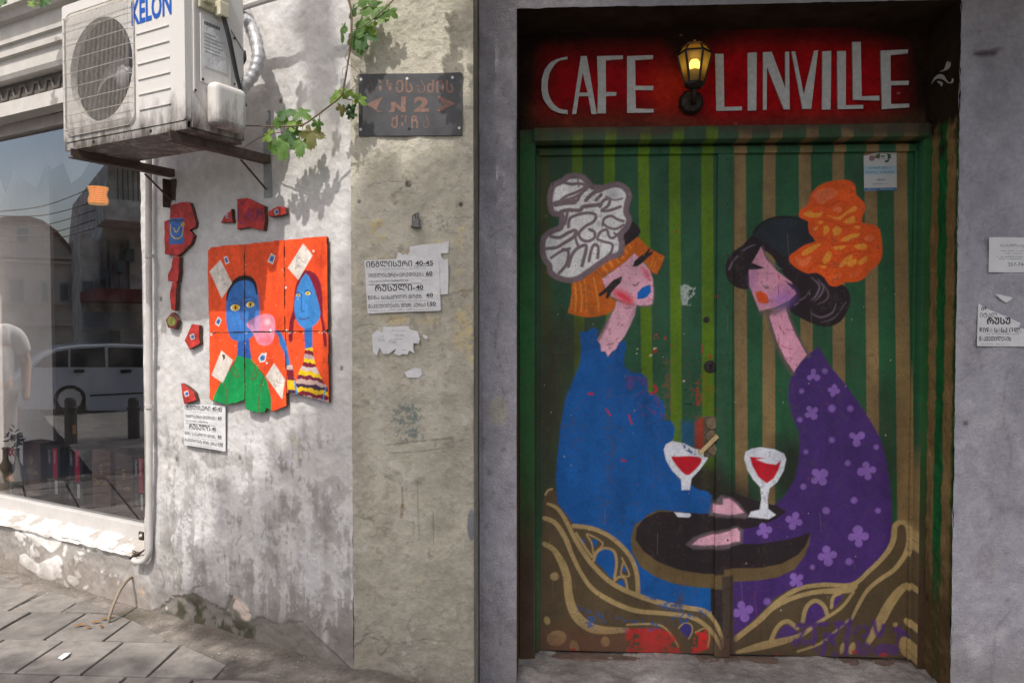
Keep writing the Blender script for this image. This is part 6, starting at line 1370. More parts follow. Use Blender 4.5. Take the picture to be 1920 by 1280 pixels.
# pressed grooves and the name
grv = pmat('groove_shadow', (0.30, 0.27, 0.24), rough=.7)
for i in range(6):
    y0 = (212 - 70 * 0) ; xa_, ya_ = 256 + i * 1.3, 66 + i * 28.5; xb_, yb_ = 317 + i * .9, 45 + i * 29.2
    A0 = ACP(xa_, ya_); A1 = ACP(xb_, yb_); bm = (A0[1] + A1[1]) / 2
    MB().pbox(LEFT, A0[0], A1[0], bm - .0035, bm + .0015, fo + .0003, fo + .004).build('panel_rib', acm, acr, bevel=.001)
kb = pmat('brand_blue', (0.012, 0.09, 0.42), rough=.5, var=.08, bstr=0)
kx0, ky0 = ACP(247, 39); kx1, ky1 = ACP(322, 14)
V, Fc = text_tris('KELON', .03); lo, hi = V.min(0), V.max(0); kh = .085
kb0 = (ky0 + ky1) / 2 - 0.022
mk('brand_lettering', [LEFT.p(kx0 + (kx1 - kx0) * (p[0] - lo[0]) / (hi[0] - lo[0]), kb0 + kh * (p[1] - lo[1]) / (hi[1] - lo[1]), fo + .0012) for p in V], Fc, kb, acr)
for x, y in ((174, 267), (281, 238)): a, b = ACP(x, y); MB().lathe(LEFT.p(a, bB + .016, fo - .003), LEFT.N, [(.007, 0), (.005, .002), (0, .0025)], 10).build('screw', M['iron'], acr)
# right side: service panel, labels, valve cover, cable, lagged pipe
SIDE = Plane(LEFT.p(aR, 0, fo), -LEFT.N, (0, 0, 1))       # runs back towards the wall
def sp(x, y, off=0.0): return SIDE.uv(x, y, off)
def sbox(name, x0, y0, x1, y1, o0, o1, m_, bv=.002, parent=None):
    q = [sp(x, y, o1) for x, y in ((x0, y0), (x1, y0), (x1, y1), (x0, y1))]
    a_0 = min(p[0] for p in q); a_1 = max(p[0] for p in q); b_0 = min(p[1] for p in q); b_1 = max(p[1] for p in q)
    return MB().pbox(SIDE, a_0, a_1, b_0, b_1, o0, o1).build(name, m_, parent or acr, bevel=bv)
ac2 = pmat('ac_beige_box', (0.50, 0.46, 0.33), rough=.5, var=.08)
# positions along the side (metres back from the front face, height above the base)
def sb(name, a_0, a_1, h0, h1, o0, o1, m_, bv=.002): return MB().pbox(SIDE, a_0, a_1, bB + h0, bB + h1, o0, o1).build(name, m_, acr, bevel=bv)
sb('corner_rail', .030, .040, .13, .52, .0005, .006, acm)
sb('service_panel', .058, .185, .17, .40, .0005, .006, acm)
sb('rating_label', .066, .165, .225, .385, .0065, .0072, M['paper'], 0)
for k, (h, w_) in enumerate(((.365, .07), (.335, .05), (.322, .08), (.31, .075), (.298, .08), (.286, .07), (.274, .06))):
    mb = MB()
    for i in range(int(w_ / .006)):
        a = .072 + i * .006; mb.add([SIDE.p(a, bB + h, .0076), SIDE.p(a + .004, bB + h, .0076), SIDE.p(a + .004, bB + h + (.012 if k == 0 else .004), .0076), SIDE.p(a, bB + h + (.012 if k == 0 else .004), .0076)], [(0, 1, 2, 3)])
    mb.build('label_print', M['ink'] if k == 0 else M['greyink'], acr)['kind'] = 'stuff'
sb('terminal_box', .050, .165, .415, .53, .0005, .014, ac2, .004)
sb('terminal_handle', .060, .100, .435, .455, .0145, .028, ac2, .004)
sb('cable_clamp', .110, .150, .405, .455, .0145, .040, pmat('clamp_cream', (.62, .58, .44), rough=.5), .004)
vc = MB().pbox(SIDE, .075, .215, bB + .025, bB + .175, .001, .055).build('valve_cover', acm, acr, bevel=.022); vc.modifiers['edge'].segments = 4
cabm = pmat('black_cable', (0.03, 0.03, 0.032), rough=.6)
for k in range(2):
    pts = [SIDE.p(.128 + .008 * k, bB + .41, .03), SIDE.p(.150 + .008 * k, bB + .33, .035), SIDE.p(.185 + .006 * k, bB + .22, .03), SIDE.p(.215, bB + .16, .025), SIDE.p(.235, bB + .13, .02)]
    MB().tube(spline([tuple(p) for p in pts], False, 5), .0055, 8).build('cable', cabm, acr, smooth_=True)
lag = pmat('silver_lagging', (0.44, 0.44, 0.45), rough=.4, metal=.25, var=.3, vscale=35, bscale=60, bstr=.7, bdist=.004)
pts = [tuple(LEFT.p(*LEFT.uv(x, y, o_), o_)) for x, y, o_ in ((440, 174, .20), (458, 160, .19), (476, 138, .175), (484, 108, .16), (480, 76, .14), (470, 48, .12), (460, 28, .08), (454, 12, .02))]
P = spline(pts, False, 8); MB().tube(P, [.021 + .0022 * math.sin(i * 1.9) + .0015 * random.random() for i in range(len(P))], 12).build('lagged_pipe', lag, acr, smooth_=True)
MB().lathe(np.array(P[0]), np.array(P[1]) - np.array(P[0]), [(.024, 0), (.026, .01), (.026, .035), (.023, .04)], 14).build('pipe_tape', lag, acr)
for k, (x0, y0, x1, y1) in enumerate(((452, 60, 446, 175), (447, 0, 444, 60), (458, 96, 450, 128))):
    MB().tube(spline([tuple(LEFT.p(*LEFT.uv(x, y, .17), .17)) for x, y in ((x0, y0), ((x0 + x1) / 2 + 5, (y0 + y1) / 2), (x1, y1))], False, 6), .0055, 7).build('cable', cabm, acr, smooth_=True)
MB().tube(spline([tuple(SIDE.p(a_, bB + h_, .004)) for a_, h_ in ((.03, .55), (.10, .46), (.17, .40), (.24, .33))], False, 6), .0015, 5).build('thin_wire', cabm, acr)
for a_, h_ in ((.035, .50), (.035, .135), (.20, .36), (.20, .20), (.065, .18)): MB().lathe(SIDE.p(a_, bB + h_, .006), SIDE.N, [(.005, 0), (.004, .002), (0, .0025)], 8).build('screw', M['iron'], acr)
# steel bracket
br = root('unit_bracket', LEFT.p(-.62, bB - .1, 0), 'dark steel angle bracket carrying the air conditioner', 'bracket')
for i, a in enumerate((aL + .06, aR - .07)):
    mb = MB(); mb.pbox(LEFT, a - .018, a + .018, bB - .032, bB - .028, .004, fo + .01); mb.pbox(LEFT, a + .014, a + .018, bB - .0275, bB - .001, .004, fo + .02); mb.build('arm', M['rusty'], br)
    hi_ = bB + .17 if i else bB - .041
    mb = MB(); mb.pbox(LEFT, a - .020, a + .020, bB - .16, hi_, -.004, .0035)
    if not i: mb.pbox(LEFT, a - .020, a - .016, bB - .16, hi_, .0037, .036)
    mb.build('wall_plate', M['rusty'] if not i else pmat('grey_strip', (.30, .31, .31), rough=.5, var=.25), br)
    MB().tube([LEFT.p(a, bB - .13, .01), LEFT.p(a, bB - .04, .13)], .004, 6).build('brace', M['rusty'], br)
# pipe crossing at the top
MB().tube([LEFT.p(*LEFT.uv(430, 22, .12), .12), LEFT.p(*LEFT.uv(500, 0, .12), .12), LEFT.p(*LEFT.uv(640, -42, .12), .12)], .012, 8).build('conduit', pw, None, tags=('white conduit running off behind the air conditioner at the top', 'conduit'))
# ================================================================== THE SHOP WINDOW
GO = GLASS_OFF
wb0 = LEFT.uv(200, 985, GO)[1]; wb1 = LEFT.uv(200, 966, GO)[1]
wT = LEFT.uv(60, 250, GO)[1]
alu = pmat('window_frame_white', (0.56, 0.54, 0.52), rough=.45, var=.08, vscale=12, bstr=.05)
win = root('shop_window', LEFT.p(-1.9, wb0, GO), 'large shop window with white frame reflecting the street', 'window')
MB().pbox(LEFT, -3.3, WA - .001, wb0 - .03, wb1, GO - .03, GO + .03).build('bottom_rail', alu, win, bevel=.003)
MB().pbox(LEFT, WA - .034, WA - .001, wb1 + .001, wT, GO - .03, GO + .03).build('side_rail', alu, win, bevel=.003)
MB().pbox(LEFT, -3.3, WA - .001, wT + .001, wT + .06, GO - .03, GO + .03).build('top_rail', pmat('dusty_rail', (.34, .31, .29), rough=.6, var=.15), win, bevel=.003)
gpane = glassmat('shop_glass', tint=(0.95, 0.96, 0.96), ior=1.5, boost=3.8, dirt=0.018)
mk('glass_pane', [LEFT.p(-3.3, wb1, GO), LEFT.p(WA - .034, wb1, GO), LEFT.p(WA - .034, wT, GO), LEFT.p(-3.3, wT, GO)], [(0, 1, 2, 3)], gpane, win)
# fascia above the window: mouldings, box and a dark band of ironwork
fa_m = pmat('fascia_paint', (0.60, 0.58, 0.55), rough=.7, var=.10, vscale=10, bscale=30, bstr=.2, color2=(.50, .475, .44))
fas = root('fascia', LEFT.p(-1.9, wT, 0), 'off white moulded fascia over the shop window', 'fascia')
prof = [(wT + .062, -.07), (wT + .062, .015), (wT + .13, .015), (wT + .135, .0), (wT + .215, .0), (wT + .22, .045), (wT + .24, .055), (wT + .31, .055), (wT + .315, .075), (wT + .36, .075), (wT + .365, .09), (wT + .45, .09), (wT + .455, .12), (wT + .485, .135), (wT + .49, .16), (wT + .56, .16), (wT + .565, .14), (wT + .64, .14), (wT + .65, .20), (wT + .80, .20), (wT + .80, -.07)]
A0, A1 = -3.35, WA + .02
V = [LEFT.p(A0, z, o_) for z, o_ in prof] + [LEFT.p(A1, z, o_) for z, o_ in prof]; n = len(prof)
MB().add(V, [(i, i + n, (i + 1) % n + n, (i + 1) % n) for i in range(n)] + [tuple(range(n - 1, -1, -1)), tuple(range(n, 2 * n))]).build('moulding', fa_m, fas)
MB().pbox(LEFT, A0 + .01, A1 - .01, wT + .137, wT + .2135, .0008, .003).build('dark_band', pmat('dark_band', (.10, .09, .082), rough=.8), fas)
mb = MB(); x = A0 + .02
while x < A1 - .12:
    for s_ in (0, 1):
        pts = [(x, wT + .15), (x + .02, wT + .15), (x + .035, wT + .195), (x + .075, wT + .195), (x + .09, wT + .15), (x + .11, wT + .15)]
        mb.tube([LEFT.p(a + .012 * s_, b - .008 * s_, .006 + .003 * s_) for a, b in pts], .004, 5)
    x += .11
mb.build('iron_lattice', pmat('lattice_grey', (.16, .145, .13), rough=.7), fas)
# ---- inside: display shelf, dark room, cream panel
room = pmat('dark_room', (0.05, 0.042, 0.038), rough=.9)
shop = root('shop_interior', LEFT.p(-2, .45, -.8), 'dark shop interior seen through the window', 'interior')
mb = MB(); mb.pbox(LEFT, -4.2, WA + .5, -.2, .0, -2.2, -.2); mb.pbox(LEFT, -4.2, WA + .5, 0, 3.2, -2.3, -2.2); mb.pbox(LEFT, WA + .5, WA + .6, 0, 3.2, -2.3, -.05); mb.pbox(LEFT, -4.3, -4.2, 0, 3.2, -2.3, -.05); mb.pbox(LEFT, -4.2, WA + .5, 3.1, 3.2, -2.3, -.03); mb.build('room_shell', room, shop)
shz = wb1 - .012
MB().pbox(LEFT, -3.4, WA + .1, shz - .06, shz, -.62, GO - .032).build('display_shelf', pmat('shelf_brown', (.09, .065, .055), rough=.6), shop)
pa = LEFT.uv(98, 700, -.55)[0]
MB().pbox(LEFT, -3.6, pa, shz + .001, 2.9, -.57, -.55).build('cream_panel', pmat('cream_panel', (.78, .72, .67), rough=.8, var=.05, bstr=.05), shop)
# hanging lamp of orange slats
la, lbz = LEFT.uv(184, 368, -.5)
lm = root('slatted_lamp', LEFT.p(la, lbz, -.5), 'small orange slatted lampshade hanging inside the shop window', 'lamp')
slm = emat('lamp_slat_glow', (.80, .40, .10), .45)
for i in range(9):
    b = lbz - .045 + .0115 * i; r_ = .050 + .004 * math.sin(i)
    MB().lathe(LEFT.p(la, b, -.5), (0, 0, 1), [(r_, 0), (r_, .0045)], 16).build('slat', slm, lm)
MB().tube([LEFT.p(la, lbz + .05, -.5), LEFT.p(la, 3.1, -.5)], .003, 6).build('cord', M['iron'], lm)
# pale paper banner with cut points under the window head
ba0, ba1 = -3.2, LEFT.uv(178, 330, -.3)[0]; pts = [(ba0, wT + .1), (ba1, wT + .1), (ba1 - .02, wT - .10)]
for i in range(12): pts += [(ba1 - .05 - .16 * i, wT - (.22 if i % 2 else .13)), (ba1 - .12 - .16 * i, wT - (.10 if i % 3 else .19))]
MB().prism(LEFT, pts, -.302, -.30).build('paper_banner', pmat('banner_paper', (.42, .42, .45), rough=.8, var=.2, vscale=4), None, tags=('pale paper banner with ragged points inside the top of the shop window', 'banner'))
# wine boxes
boxk = pmat('box_black', (.06, .06, .065), rough=.45, bstr=0); boxb = pmat('box_brown', (.20, .105, .09), rough=.6, var=.06, bstr=.05); boxd = pmat('box_dark_brown', (.13, .08, .07), rough=.6, bstr=0)
boxr = pmat('box_red', (.75, .05, .11), rough=.5, var=.05, bstr=0); boxw = pmat('box_white_label', (.80, .80, .82), rough=.6, bstr=0); gold = pmat('gold_print', (.62, .46, .20), rough=.5, bstr=0)
WC = (0, 700, 4.266); bo = -.20
def wbox(x0, x1, ytop, m_, label, kind, d=.10):
    a0 = LEFT.uv(x0 / 4.266, 900, bo)[0]; a1 = LEFT.uv(x1 / 4.266, 900, bo)[0]; b1 = LEFT.uv((x0 + x1) / 2 / 4.266, 700 + ytop / 4.266, bo)[1]
    r_ = root('wine_box', LEFT.p((a0 + a1) / 2, shz, bo - d / 2), label, 'box', 'wine boxes in the shop window')
    MB().pbox(LEFT, a0, a1, shz + .001, b1, bo - d, bo).build('carton', m_, r_, bevel=.002)
    h = b1 - shz; w = a1 - a0
    if kind == 'red':
        MB().pbox(LEFT, a0 + w * .46, a0 + w * .82, b1 - h * .60, b1 - .004, bo + .0006, bo + .001).build('red_stripe', boxr, r_)
        MB().pbox(LEFT, a0 + w * .60, a0 + w * .80, shz + .03, b1 - h * .63, bo + .0006, bo + .001).build('label_stripe', boxw, r_)
        MB().pbox(LEFT, a0 + w * .12, a0 + w * .30, shz + .05, b1 - h * .62, bo + .0006, bo + .001).build('bottle_print', pmat('bottle_print', (.16, .17, .19), rough=.5, bstr=0), r_)
        for t_, f0, f1 in (('CLASSIC', .16, .30), ('ORIGINAL', .56, .70)):
            V, Fc = text_tris(t_, .01); lo, hi = V.min(0), V.max(0); s_ = (V - lo) / (hi - lo)
            mk('printed_text', [LEFT.p(a0 + w * (f0 + (f1 - f0) * q[1]) , b1 - h * (.06 + .26 * q[0]), bo + .0016) for q in s_], [f for f in Fc], boxw, r_)
    else:
        V, Fc = text_tris('Old Cellar', 0, .3); lo, hi = V.min(0), V.max(0); s_ = (V - lo) / (hi - lo)
        mk('printed_text', [LEFT.p(a0 + w * (.12 + .78 * q[0]), shz + h * (.40 + .09 * q[1]), bo + .0012) for q in s_], Fc, gold, r_)
        mb = MB()
        for i, (u_, v_) in enumerate(((.42, .68), (.5, .68), (.58, .68), (.46, .64), (.54, .64), (.5, .60), (.44, .73), (.54, .74))): mb.lathe(LEFT.p(a0 + w * u_, shz + h * v_, bo + .0006), LEFT.N, [(.0045, 0), (0, .0006)], 8)
        mb.build('grape_emblem', gold, r_)
wbox(185, 325, 552, boxb, 'brown wine box with gold script beside the bottles in the window', 'brown')
wbox(378, 482, 588, boxk, 'black wine box with red stripe, nearest the brown box by the bottles', 'red')
wbox(550, 662, 605, boxk, 'black wine box with red stripe between two brown boxes', 'red', .16)
wbox(738, 885, 612, boxb, 'brown wine box with gold script in the middle of the window', 'brown')
wbox(920, 1060, 650, boxd, 'dark brown wine box beside the rightmost black box', 'brown')
wbox(1072, 1160, 668, boxk, 'black wine box at the window edge beside the pipe', 'red')
# bottles and the dark flower head
def bottle(px, ytop, ybot, m_, label, rb):
    a, _ = LEFT.uv(px / 4.266, 900, -.16); b1 = LEFT.uv(px / 4.266, 700 + ytop / 4.266, -.16)[1]; h = b1 - shz
    o = MB().lathe(LEFT.p(a, shz + .001, -.16), (0, 0, 1), [(rb * .9, 0), (rb, .008), (rb, h * .52), (rb * .92, h * .60), (rb * .5, h * .70), (rb * .40, h * .76), (rb * .38, h * .95), (rb * .48, h * .955), (rb * .48, h)], 20).build('bottle', m_, None, smooth_=True, tags=(label, 'bottle'))
    return o, a, h
twine = pmat('twine_wrap', (.58, .43, .23), rough=.9, var=.2, vscale=60, bscale=200, bstr=.8, bdist=.003)
bottle(48, 592, 950, twine, 'twine wrapped bottle at the left edge of the shop window', .034)
bo2, ba, bh = bottle(140, 600, 960, pmat('dark_green_glass', (.03, .035, .015), rough=.1, spec=.8, bstr=0), 'dark wine bottle with red bow beside the twine bottle', .030)
V, Fc = text_tris('Tevkem', 0, .3); lo, hi = V.min(0), V.max(0); s_ = (V - lo) / (hi - lo)
mk('lettering', [LEFT.p(ba - .022 + .024 * q[1], shz + .015 + .115 * q[0], -.16 + .0312) for q in s_], Fc, boxw, bo2)
MB().tube(spline([tuple(LEFT.p(ba + .03 * math.cos(t), shz + bh * .94 + .02 * math.sin(2 * t), -.135)) for t in np.linspace(0, 6.2, 12)], False, 3), .004, 6).build('bow', boxr, bo2)
mb = MB(); rg = random.Random(4)
for i in range(60):
    c = np.array(LEFT.p(ba + rg.gauss(.0, .028), shz + bh + .055 + rg.gauss(0, .020), -.16 + rg.gauss(0, .02))); e1 = np.array([rg.gauss(0, 1), rg.gauss(0, 1), rg.gauss(0, 1)]); e1 /= np.linalg.norm(e1); e2 = np.cross(e1, [rg.random(), rg.random(), 1]); e2 /= np.linalg.norm(e2); s_ = .018
    mb.add([c - e1 * s_, c + e2 * s_ * .7, c + e1 * s_, c - e2 * s_ * .7], [(0, 1, 2, 3)])
mb.tube([LEFT.p(ba, shz + bh * .98, -.16), LEFT.p(ba + .005, shz + bh + .05, -.16)], .003, 5)
mb.build('dark_flower', pmat('dark_petals', (.03, .032, .042), rough=.7), None, tags=('dark dried flower head standing in the wine bottle', 'flower'))

# ================================================================== THE STREET MIRRORED IN THE WINDOW
XA, XB, XC = -19.0, -17.0, -14.0
facA = pmat('old_brick_plaster', (0.68, 0.56, 0.47), rough=.9, var=.2, vscale=1.5, bscale=10, bstr=.3, color2=(.46, .37, .30))
facB = pmat('weathered_boards', (0.55, 0.51, 0.45), rough=.9, var=.4, vscale=3, bscale=8, bstr=.3)
pane = pmat('old_window_glass', (.10, .12, .13), rough=.15, bstr=0); wfr = pmat('old_window_frame', (.36, .34, .31), rough=.7)
FX = Plane((XA, 0, 0), (0, 1, 0), (0, 0, 1))
def mq(pts, X): return [(mirror_hit(x, y, X)[1], mirror_hit(x, y, X)[2]) for x, y in pts]
gA = root('gabled_house', (XA, 3.0, -.9), 'old brown house with round topped gable across the street, mirrored in the window', 'house')
q = mq([(-70, 455), (-30, 428), (10, 417), (50, 415), (80, 424), (105, 442), (128, 468), (144, 500), (150, 525)], XA); bot = -.9
q2 = q + [(q[-1][0], bot), (q[0][0] + 1.5, bot), (q[0][0] + 1.5, q[0][1])]
MB().prism(FX, q2, -6.0, 0.0).build('wall', facA, gA)
def fbox(parent, name, x0, y0, x1, y1, X, o0, o1, m_):
    p0, p1 = mq([(x0, y0), (x1, y1)], X)
    PX = Plane((X, 0, 0), (0, 1, 0), (0, 0, 1))
    return MB().pbox(PX, min(p0[0], p1[0]), max(p0[0], p1[0]), min(p0[1], p1[1]), max(p0[1], p1[1]), o0, o1).build(name, m_, parent)
for y in (478, 488, 568, 606): fbox(gA, 'cornice', -70, y, 146, y + 4, XA, .002, .12, facA)
for x0, y0, x1, y1 in ((30, 425, 55, 457), (14, 520, 47, 568), (75, 525, 92, 568), (-40, 520, -10, 568), (110, 528, 130, 566), (20, 625, 46, 700)):
    f = fbox(gA, 'window', x0, y0, x1, y1, XA, .003, .05, wfr); fbox(gA, 'pane', x0 + 3, y0 + 4, x1 - 3, y1 - 3, XA, .051, .055, pane)
rq = [(a, b) for a, b in q]; mb = MB()
for i in range(len(rq) - 1): mb.boxpts([FX.p(rq[i][0], rq[i][1], .15), FX.p(rq[i + 1][0], rq[i + 1][1], .15), FX.p(rq[i + 1][0], rq[i + 1][1], -6), FX.p(rq[i][0], rq[i][1], -6), FX.p(rq[i][0], rq[i][1] + .12, .15), FX.p(rq[i + 1][0], rq[i + 1][1] + .12, .15), FX.p(rq[i + 1][0], rq[i + 1][1] + .12, -6), FX.p(rq[i][0], rq[i][1] + .12, -6)])
mb.build('roof', pmat('tin_roof', (.24, .13, .09), rough=.8, var=.3), gA)
gB = root('balcony_house', (XB, -1.0, -.9), 'tall weathered house with timber balconies, mirrored at the window edge', 'house')
PB = Plane((XB, 0, 0), (0, 1, 0), (0, 0, 1))
q = mq([(150, 440), (165, 437), (178, 450), (186, 452), (192, 430), (205, 300), (300, 180), (520, 150)], XB)
MB().prism(PB, q + [(q[-1][0], bot), (q[0][0], bot)], -8, 0).build('wall', facB, gB)
for x0, y0, x1, y1, d in ((178, 390, 330, 436, 1.6), (176, 300, 330, 312, 1.4)): fbox(gB, 'balcony', x0, y0, x1, y1, XB, .002, d, facB)
for x in range(204, 330, 9): fbox(gB, 'baluster', x, 318, x + 2, 390, XB, 1.2, 1.26, M['iron'])
fbox(gB, 'awning', 150, 548, 330, 570, XB, .01, 2.6, pmat('awning_red', (.16, .04, .04), rough=.8)); fbox(gB, 'signboard', 152, 585, 236, 612, XB, .5, .56, pmat('signboard_grey', (.30, .31, .33), rough=.6))
for x0, y0, x1, y1 in ((154, 528, 172, 566), (186, 506, 196, 526), (232, 468, 248, 492), (218, 490, 232, 512), (205, 620, 222, 660)): f = fbox(gB, 'window', x0, y0, x1, y1, XB, .003, .3, pane)
for x0 in (184, 196, 206, 222, 240): fbox(gB, 'post', x0, 450, x0 + 3, 560, XB, .002, .12, wfr)
for i, (ya, yb) in enumerate(((392, 378), (415, 394), (430, 412), (438, 428), (390, 350))):
    P0 = mirror_hit(-60, ya + 10, -12.0); P1 = mirror_hit(178, yb, -16.0); mid = (P0 + P1) / 2 - np.array([0, 0, .15])
    MB().tube(spline([tuple(P0), tuple(mid), tuple(P1)], False, 8), .009, 5).build('overhead_wire', M['iron'], None, tags=('thin overhead street wire mirrored in the shop window sky', 'wire', 'overhead wires mirrored in the window'))
# parked silver estate car
silver = pmat('silver_car_paint', (.46, .47, .50), rough=.3, metal=.2, var=.04, bstr=0, spec=.6); cglass = pmat('car_glass', (.015, .016, .02), rough=.08, spec=.7, bstr=0); tyre = pmat('tyre', (.015, .015, .015), rough=.9); rim = pmat('alloy', (.55, .55, .57), rough=.35, metal=.7, bstr=0)
PCAR = Plane((XC, 0, 0), (0, 1, 0), (0, 0, 1))
car = root('parked_car', (XC, mirror_hit(250, 760, XC)[1], mirror_hit(250, 776, XC)[2]), 'silver estate car parked across the street, mirrored in the window', 'car')
prof = mq([(22, 745), (24, 715), (40, 702), (52, 690), (66, 676), (85, 663), (110, 652), (150, 647), (215, 645), (300, 648), (350, 660), (392, 690), (450, 700), (505, 712), (520, 730), (520, 765), (500, 770), (494, 745), (478, 728), (460, 728), (444, 745), (438, 770), (162, 770), (157, 745), (143, 727), (125, 726), (108, 742), (104, 768), (40, 768)], XC)
cb = MB().prism(PCAR, prof, -1.7, 0).build('body', silver, car, bevel=.03)
for pts in ([(62, 688), (80, 672), (104, 660), (128, 655), (128, 688)], [(132, 654), (196, 651), (198, 688), (132, 688)], [(203, 651), (290, 653), (345, 668), (370, 688), (203, 688)]): MB().prism(PCAR, mq(pts, XC), .001, .006).build('side_window', cglass, car)
for x in (138, 226): fbox(car, 'door_handle', x, 693, x + 20, 698, XC, .002, .03, M['iron'])
for x in (200, 128): fbox(car, 'door_seam', x, 690, x + 1.2, 762, XC, .001, .003, M['iron'])
zm = mirror_hit(230, 738, XC)[2]; MB().box(XC + .002, XC + .014, mirror_hit(430, 738, XC)[1], mirror_hit(168, 738, XC)[1], zm - .012, zm + .012).build('side_moulding', M['iron'], car)
for x in (131, 467):
    c = mirror_hit(x, 748, XC); R_ = abs(mirror_hit(x, 748, XC)[2] - mirror_hit(x, 777, XC)[2])
    w = MB().lathe((XC - .19, c[1], c[2]), (1, 0, 0), [(R_ * .9, 0), (R_, .02), (R_, .17), (R_ * .9, .19)], 24).build('wheel', tyre, car, smooth_=False)
    MB().lathe((XC - .0, c[1], c[2]), (1, 0, 0), [(R_ * .70, 0), (R_ * .68, .012), (R_ * .2, .004), (0, .006)], 10).build('rim', rim, w)
# bollards
bm = pmat('bollard_black', (.03, .028, .03), rough=.5)
for x, lb in ((132, 'dark street bollard with orange mark, mirrored mid window'), (250, 'dark street bollard mirrored beside the window frame')):
    c = mirror_hit(x, 745, -9.5); b0 = mirror_hit(x, 850, -9.5); h = c[2] - b0[2]
    r_ = root('bollard', (-9.5, c[1], b0[2]), lb, 'bollard', 'street bollards mirrored in the window')
    MB().lathe((-9.5, c[1], b0[2]), (0, 0, 1), [(.075, 0), (.075, h * .78), (.085, h * .79), (.085, h * .83), (.07, h * .84), (.07, h * .96), (.05, h)], 16).build('post', bm, r_)
    if x == 132: MB().box(-9.42, -9.415, c[1] - .05, c[1] - .01, b0[2] + h * .36, b0[2] + h * .52).build('orange_mark', pmat('orange_mark', (.6, .22, .05), rough=.6, bstr=0), r_)
# passer-by in a white T-shirt, mirrored at the left edge
XPp = -6.0
sh = mirror_hit(-16, 627, XPp); py_, zs = sh[1], sh[2]
gz = zs - 1.34
person = root('person', (XPp, py_, gz), 'person in white T-shirt standing with back turned, mirrored at the left window edge', 'person')
def skin_fig(name, joints, edges, mat, parent):
    me = bpy.data.meshes.new(name); me.from_pydata([tuple(np.array(j[0]) ) for j in joints], edges, [])
    o = link(name, me, mat, parent); WLOC[o.name] = wloc(parent)
    m = o.modifiers.new('skin', 'SKIN'); 
    for i, j in enumerate(joints):
        me.skin_vertices[0].data[i].radius = (j[1], j[2] if len(j) > 2 else j[1])
    me.skin_vertices[0].data[0].use_root = True
    s_ = o.modifiers.new('sub', 'SUBSURF'); s_.levels = 2; s_.render_levels = 2
    me.polygons.foreach_set('use_smooth', np.ones(len(me.polygons), bool)); m.use_smooth_shade = True
    return o
skinm = pmat('skin', (.42, .26, .19), rough=.6, var=.06, bstr=0); shirt = pmat('white_cotton', (.52, .51, .50), rough=.9, var=.05, bscale=12, bstr=.5, bdist=.03); jean = pmat('grey_trousers', (.18, .17, .17), rough=.9)
J = [((0, 0, .86), .12, .15), ((0, 0, 1.05), .11, .14), ((0, 0, 1.25), .11, .16), ((0, 0, 1.36), .07, .08), ((0.01, 0, 1.44), .05), ((0.02, 0, 1.53), .075, .07), ((0.02, 0, 1.62), .065, .06),
     ((0, .19, 1.33), .055), ((-.02, .25, 1.08), .045), ((.06, .24, .84), .034), ((.09, .235, .76), .03), ((0, -.19, 1.33), .055), ((-.02, -.25, 1.08), .045), ((.06, -.24, .84), .034), ((.09, -.235, .76), .03),
     ((0, .09, .80), .09), ((.01, .10, .45), .06), ((-.01, .10, .09), .042), ((.10, .11, .03), .036), ((0, -.09, .80), .09), ((.01, -.10, .45), .06), ((-.01, -.10, .09), .042), ((.10, -.11, .03), .036)]
E_ = [(0, 1), (1, 2), (2, 3), (3, 4), (4, 5), (5, 6), (3, 7), (7, 8), (8, 9), (9, 10), (3, 11), (11, 12), (12, 13), (13, 14), (0, 15), (15, 16), (16, 17), (17, 18), (0, 19), (19, 20), (20, 21), (21, 22)]
skin_fig('body', J, E_, skinm, person)
skin_fig('t_shirt', [((0, 0, .84), .15, .185), ((0, 0, 1.05), .135, .17), ((0, 0, 1.25), .14, .19), ((0, 0, 1.36), .09, .12), ((0, .19, 1.335), .08), ((-.01, .235, 1.15), .07), ((0, -.19, 1.335), .08), ((-.01, -.235, 1.15), .07)], [(0, 1), (1, 2), (2, 3), (3, 4), (4, 5), (3, 6), (6, 7)], shirt, person)
skin_fig('trousers', [((0, 0, .86), .135, .165), ((0, .09, .78), .105), ((.01, .10, .45), .075), ((-.01, .10, .10), .062), ((0, -.09, .78), .105), ((.01, -.10, .45), .075), ((-.01, -.10, .10), .062)], [(0, 1), (1, 2), (2, 3), (0, 4), (4, 5), (5, 6)], jean, person)
skin_fig('hair', [((.0, 0, 1.60), .078, .078), ((-.01, 0, 1.67), .06, .06)], [(0, 1)], pmat('dark_hair', (.03, .02, .015), rough=.7), person)

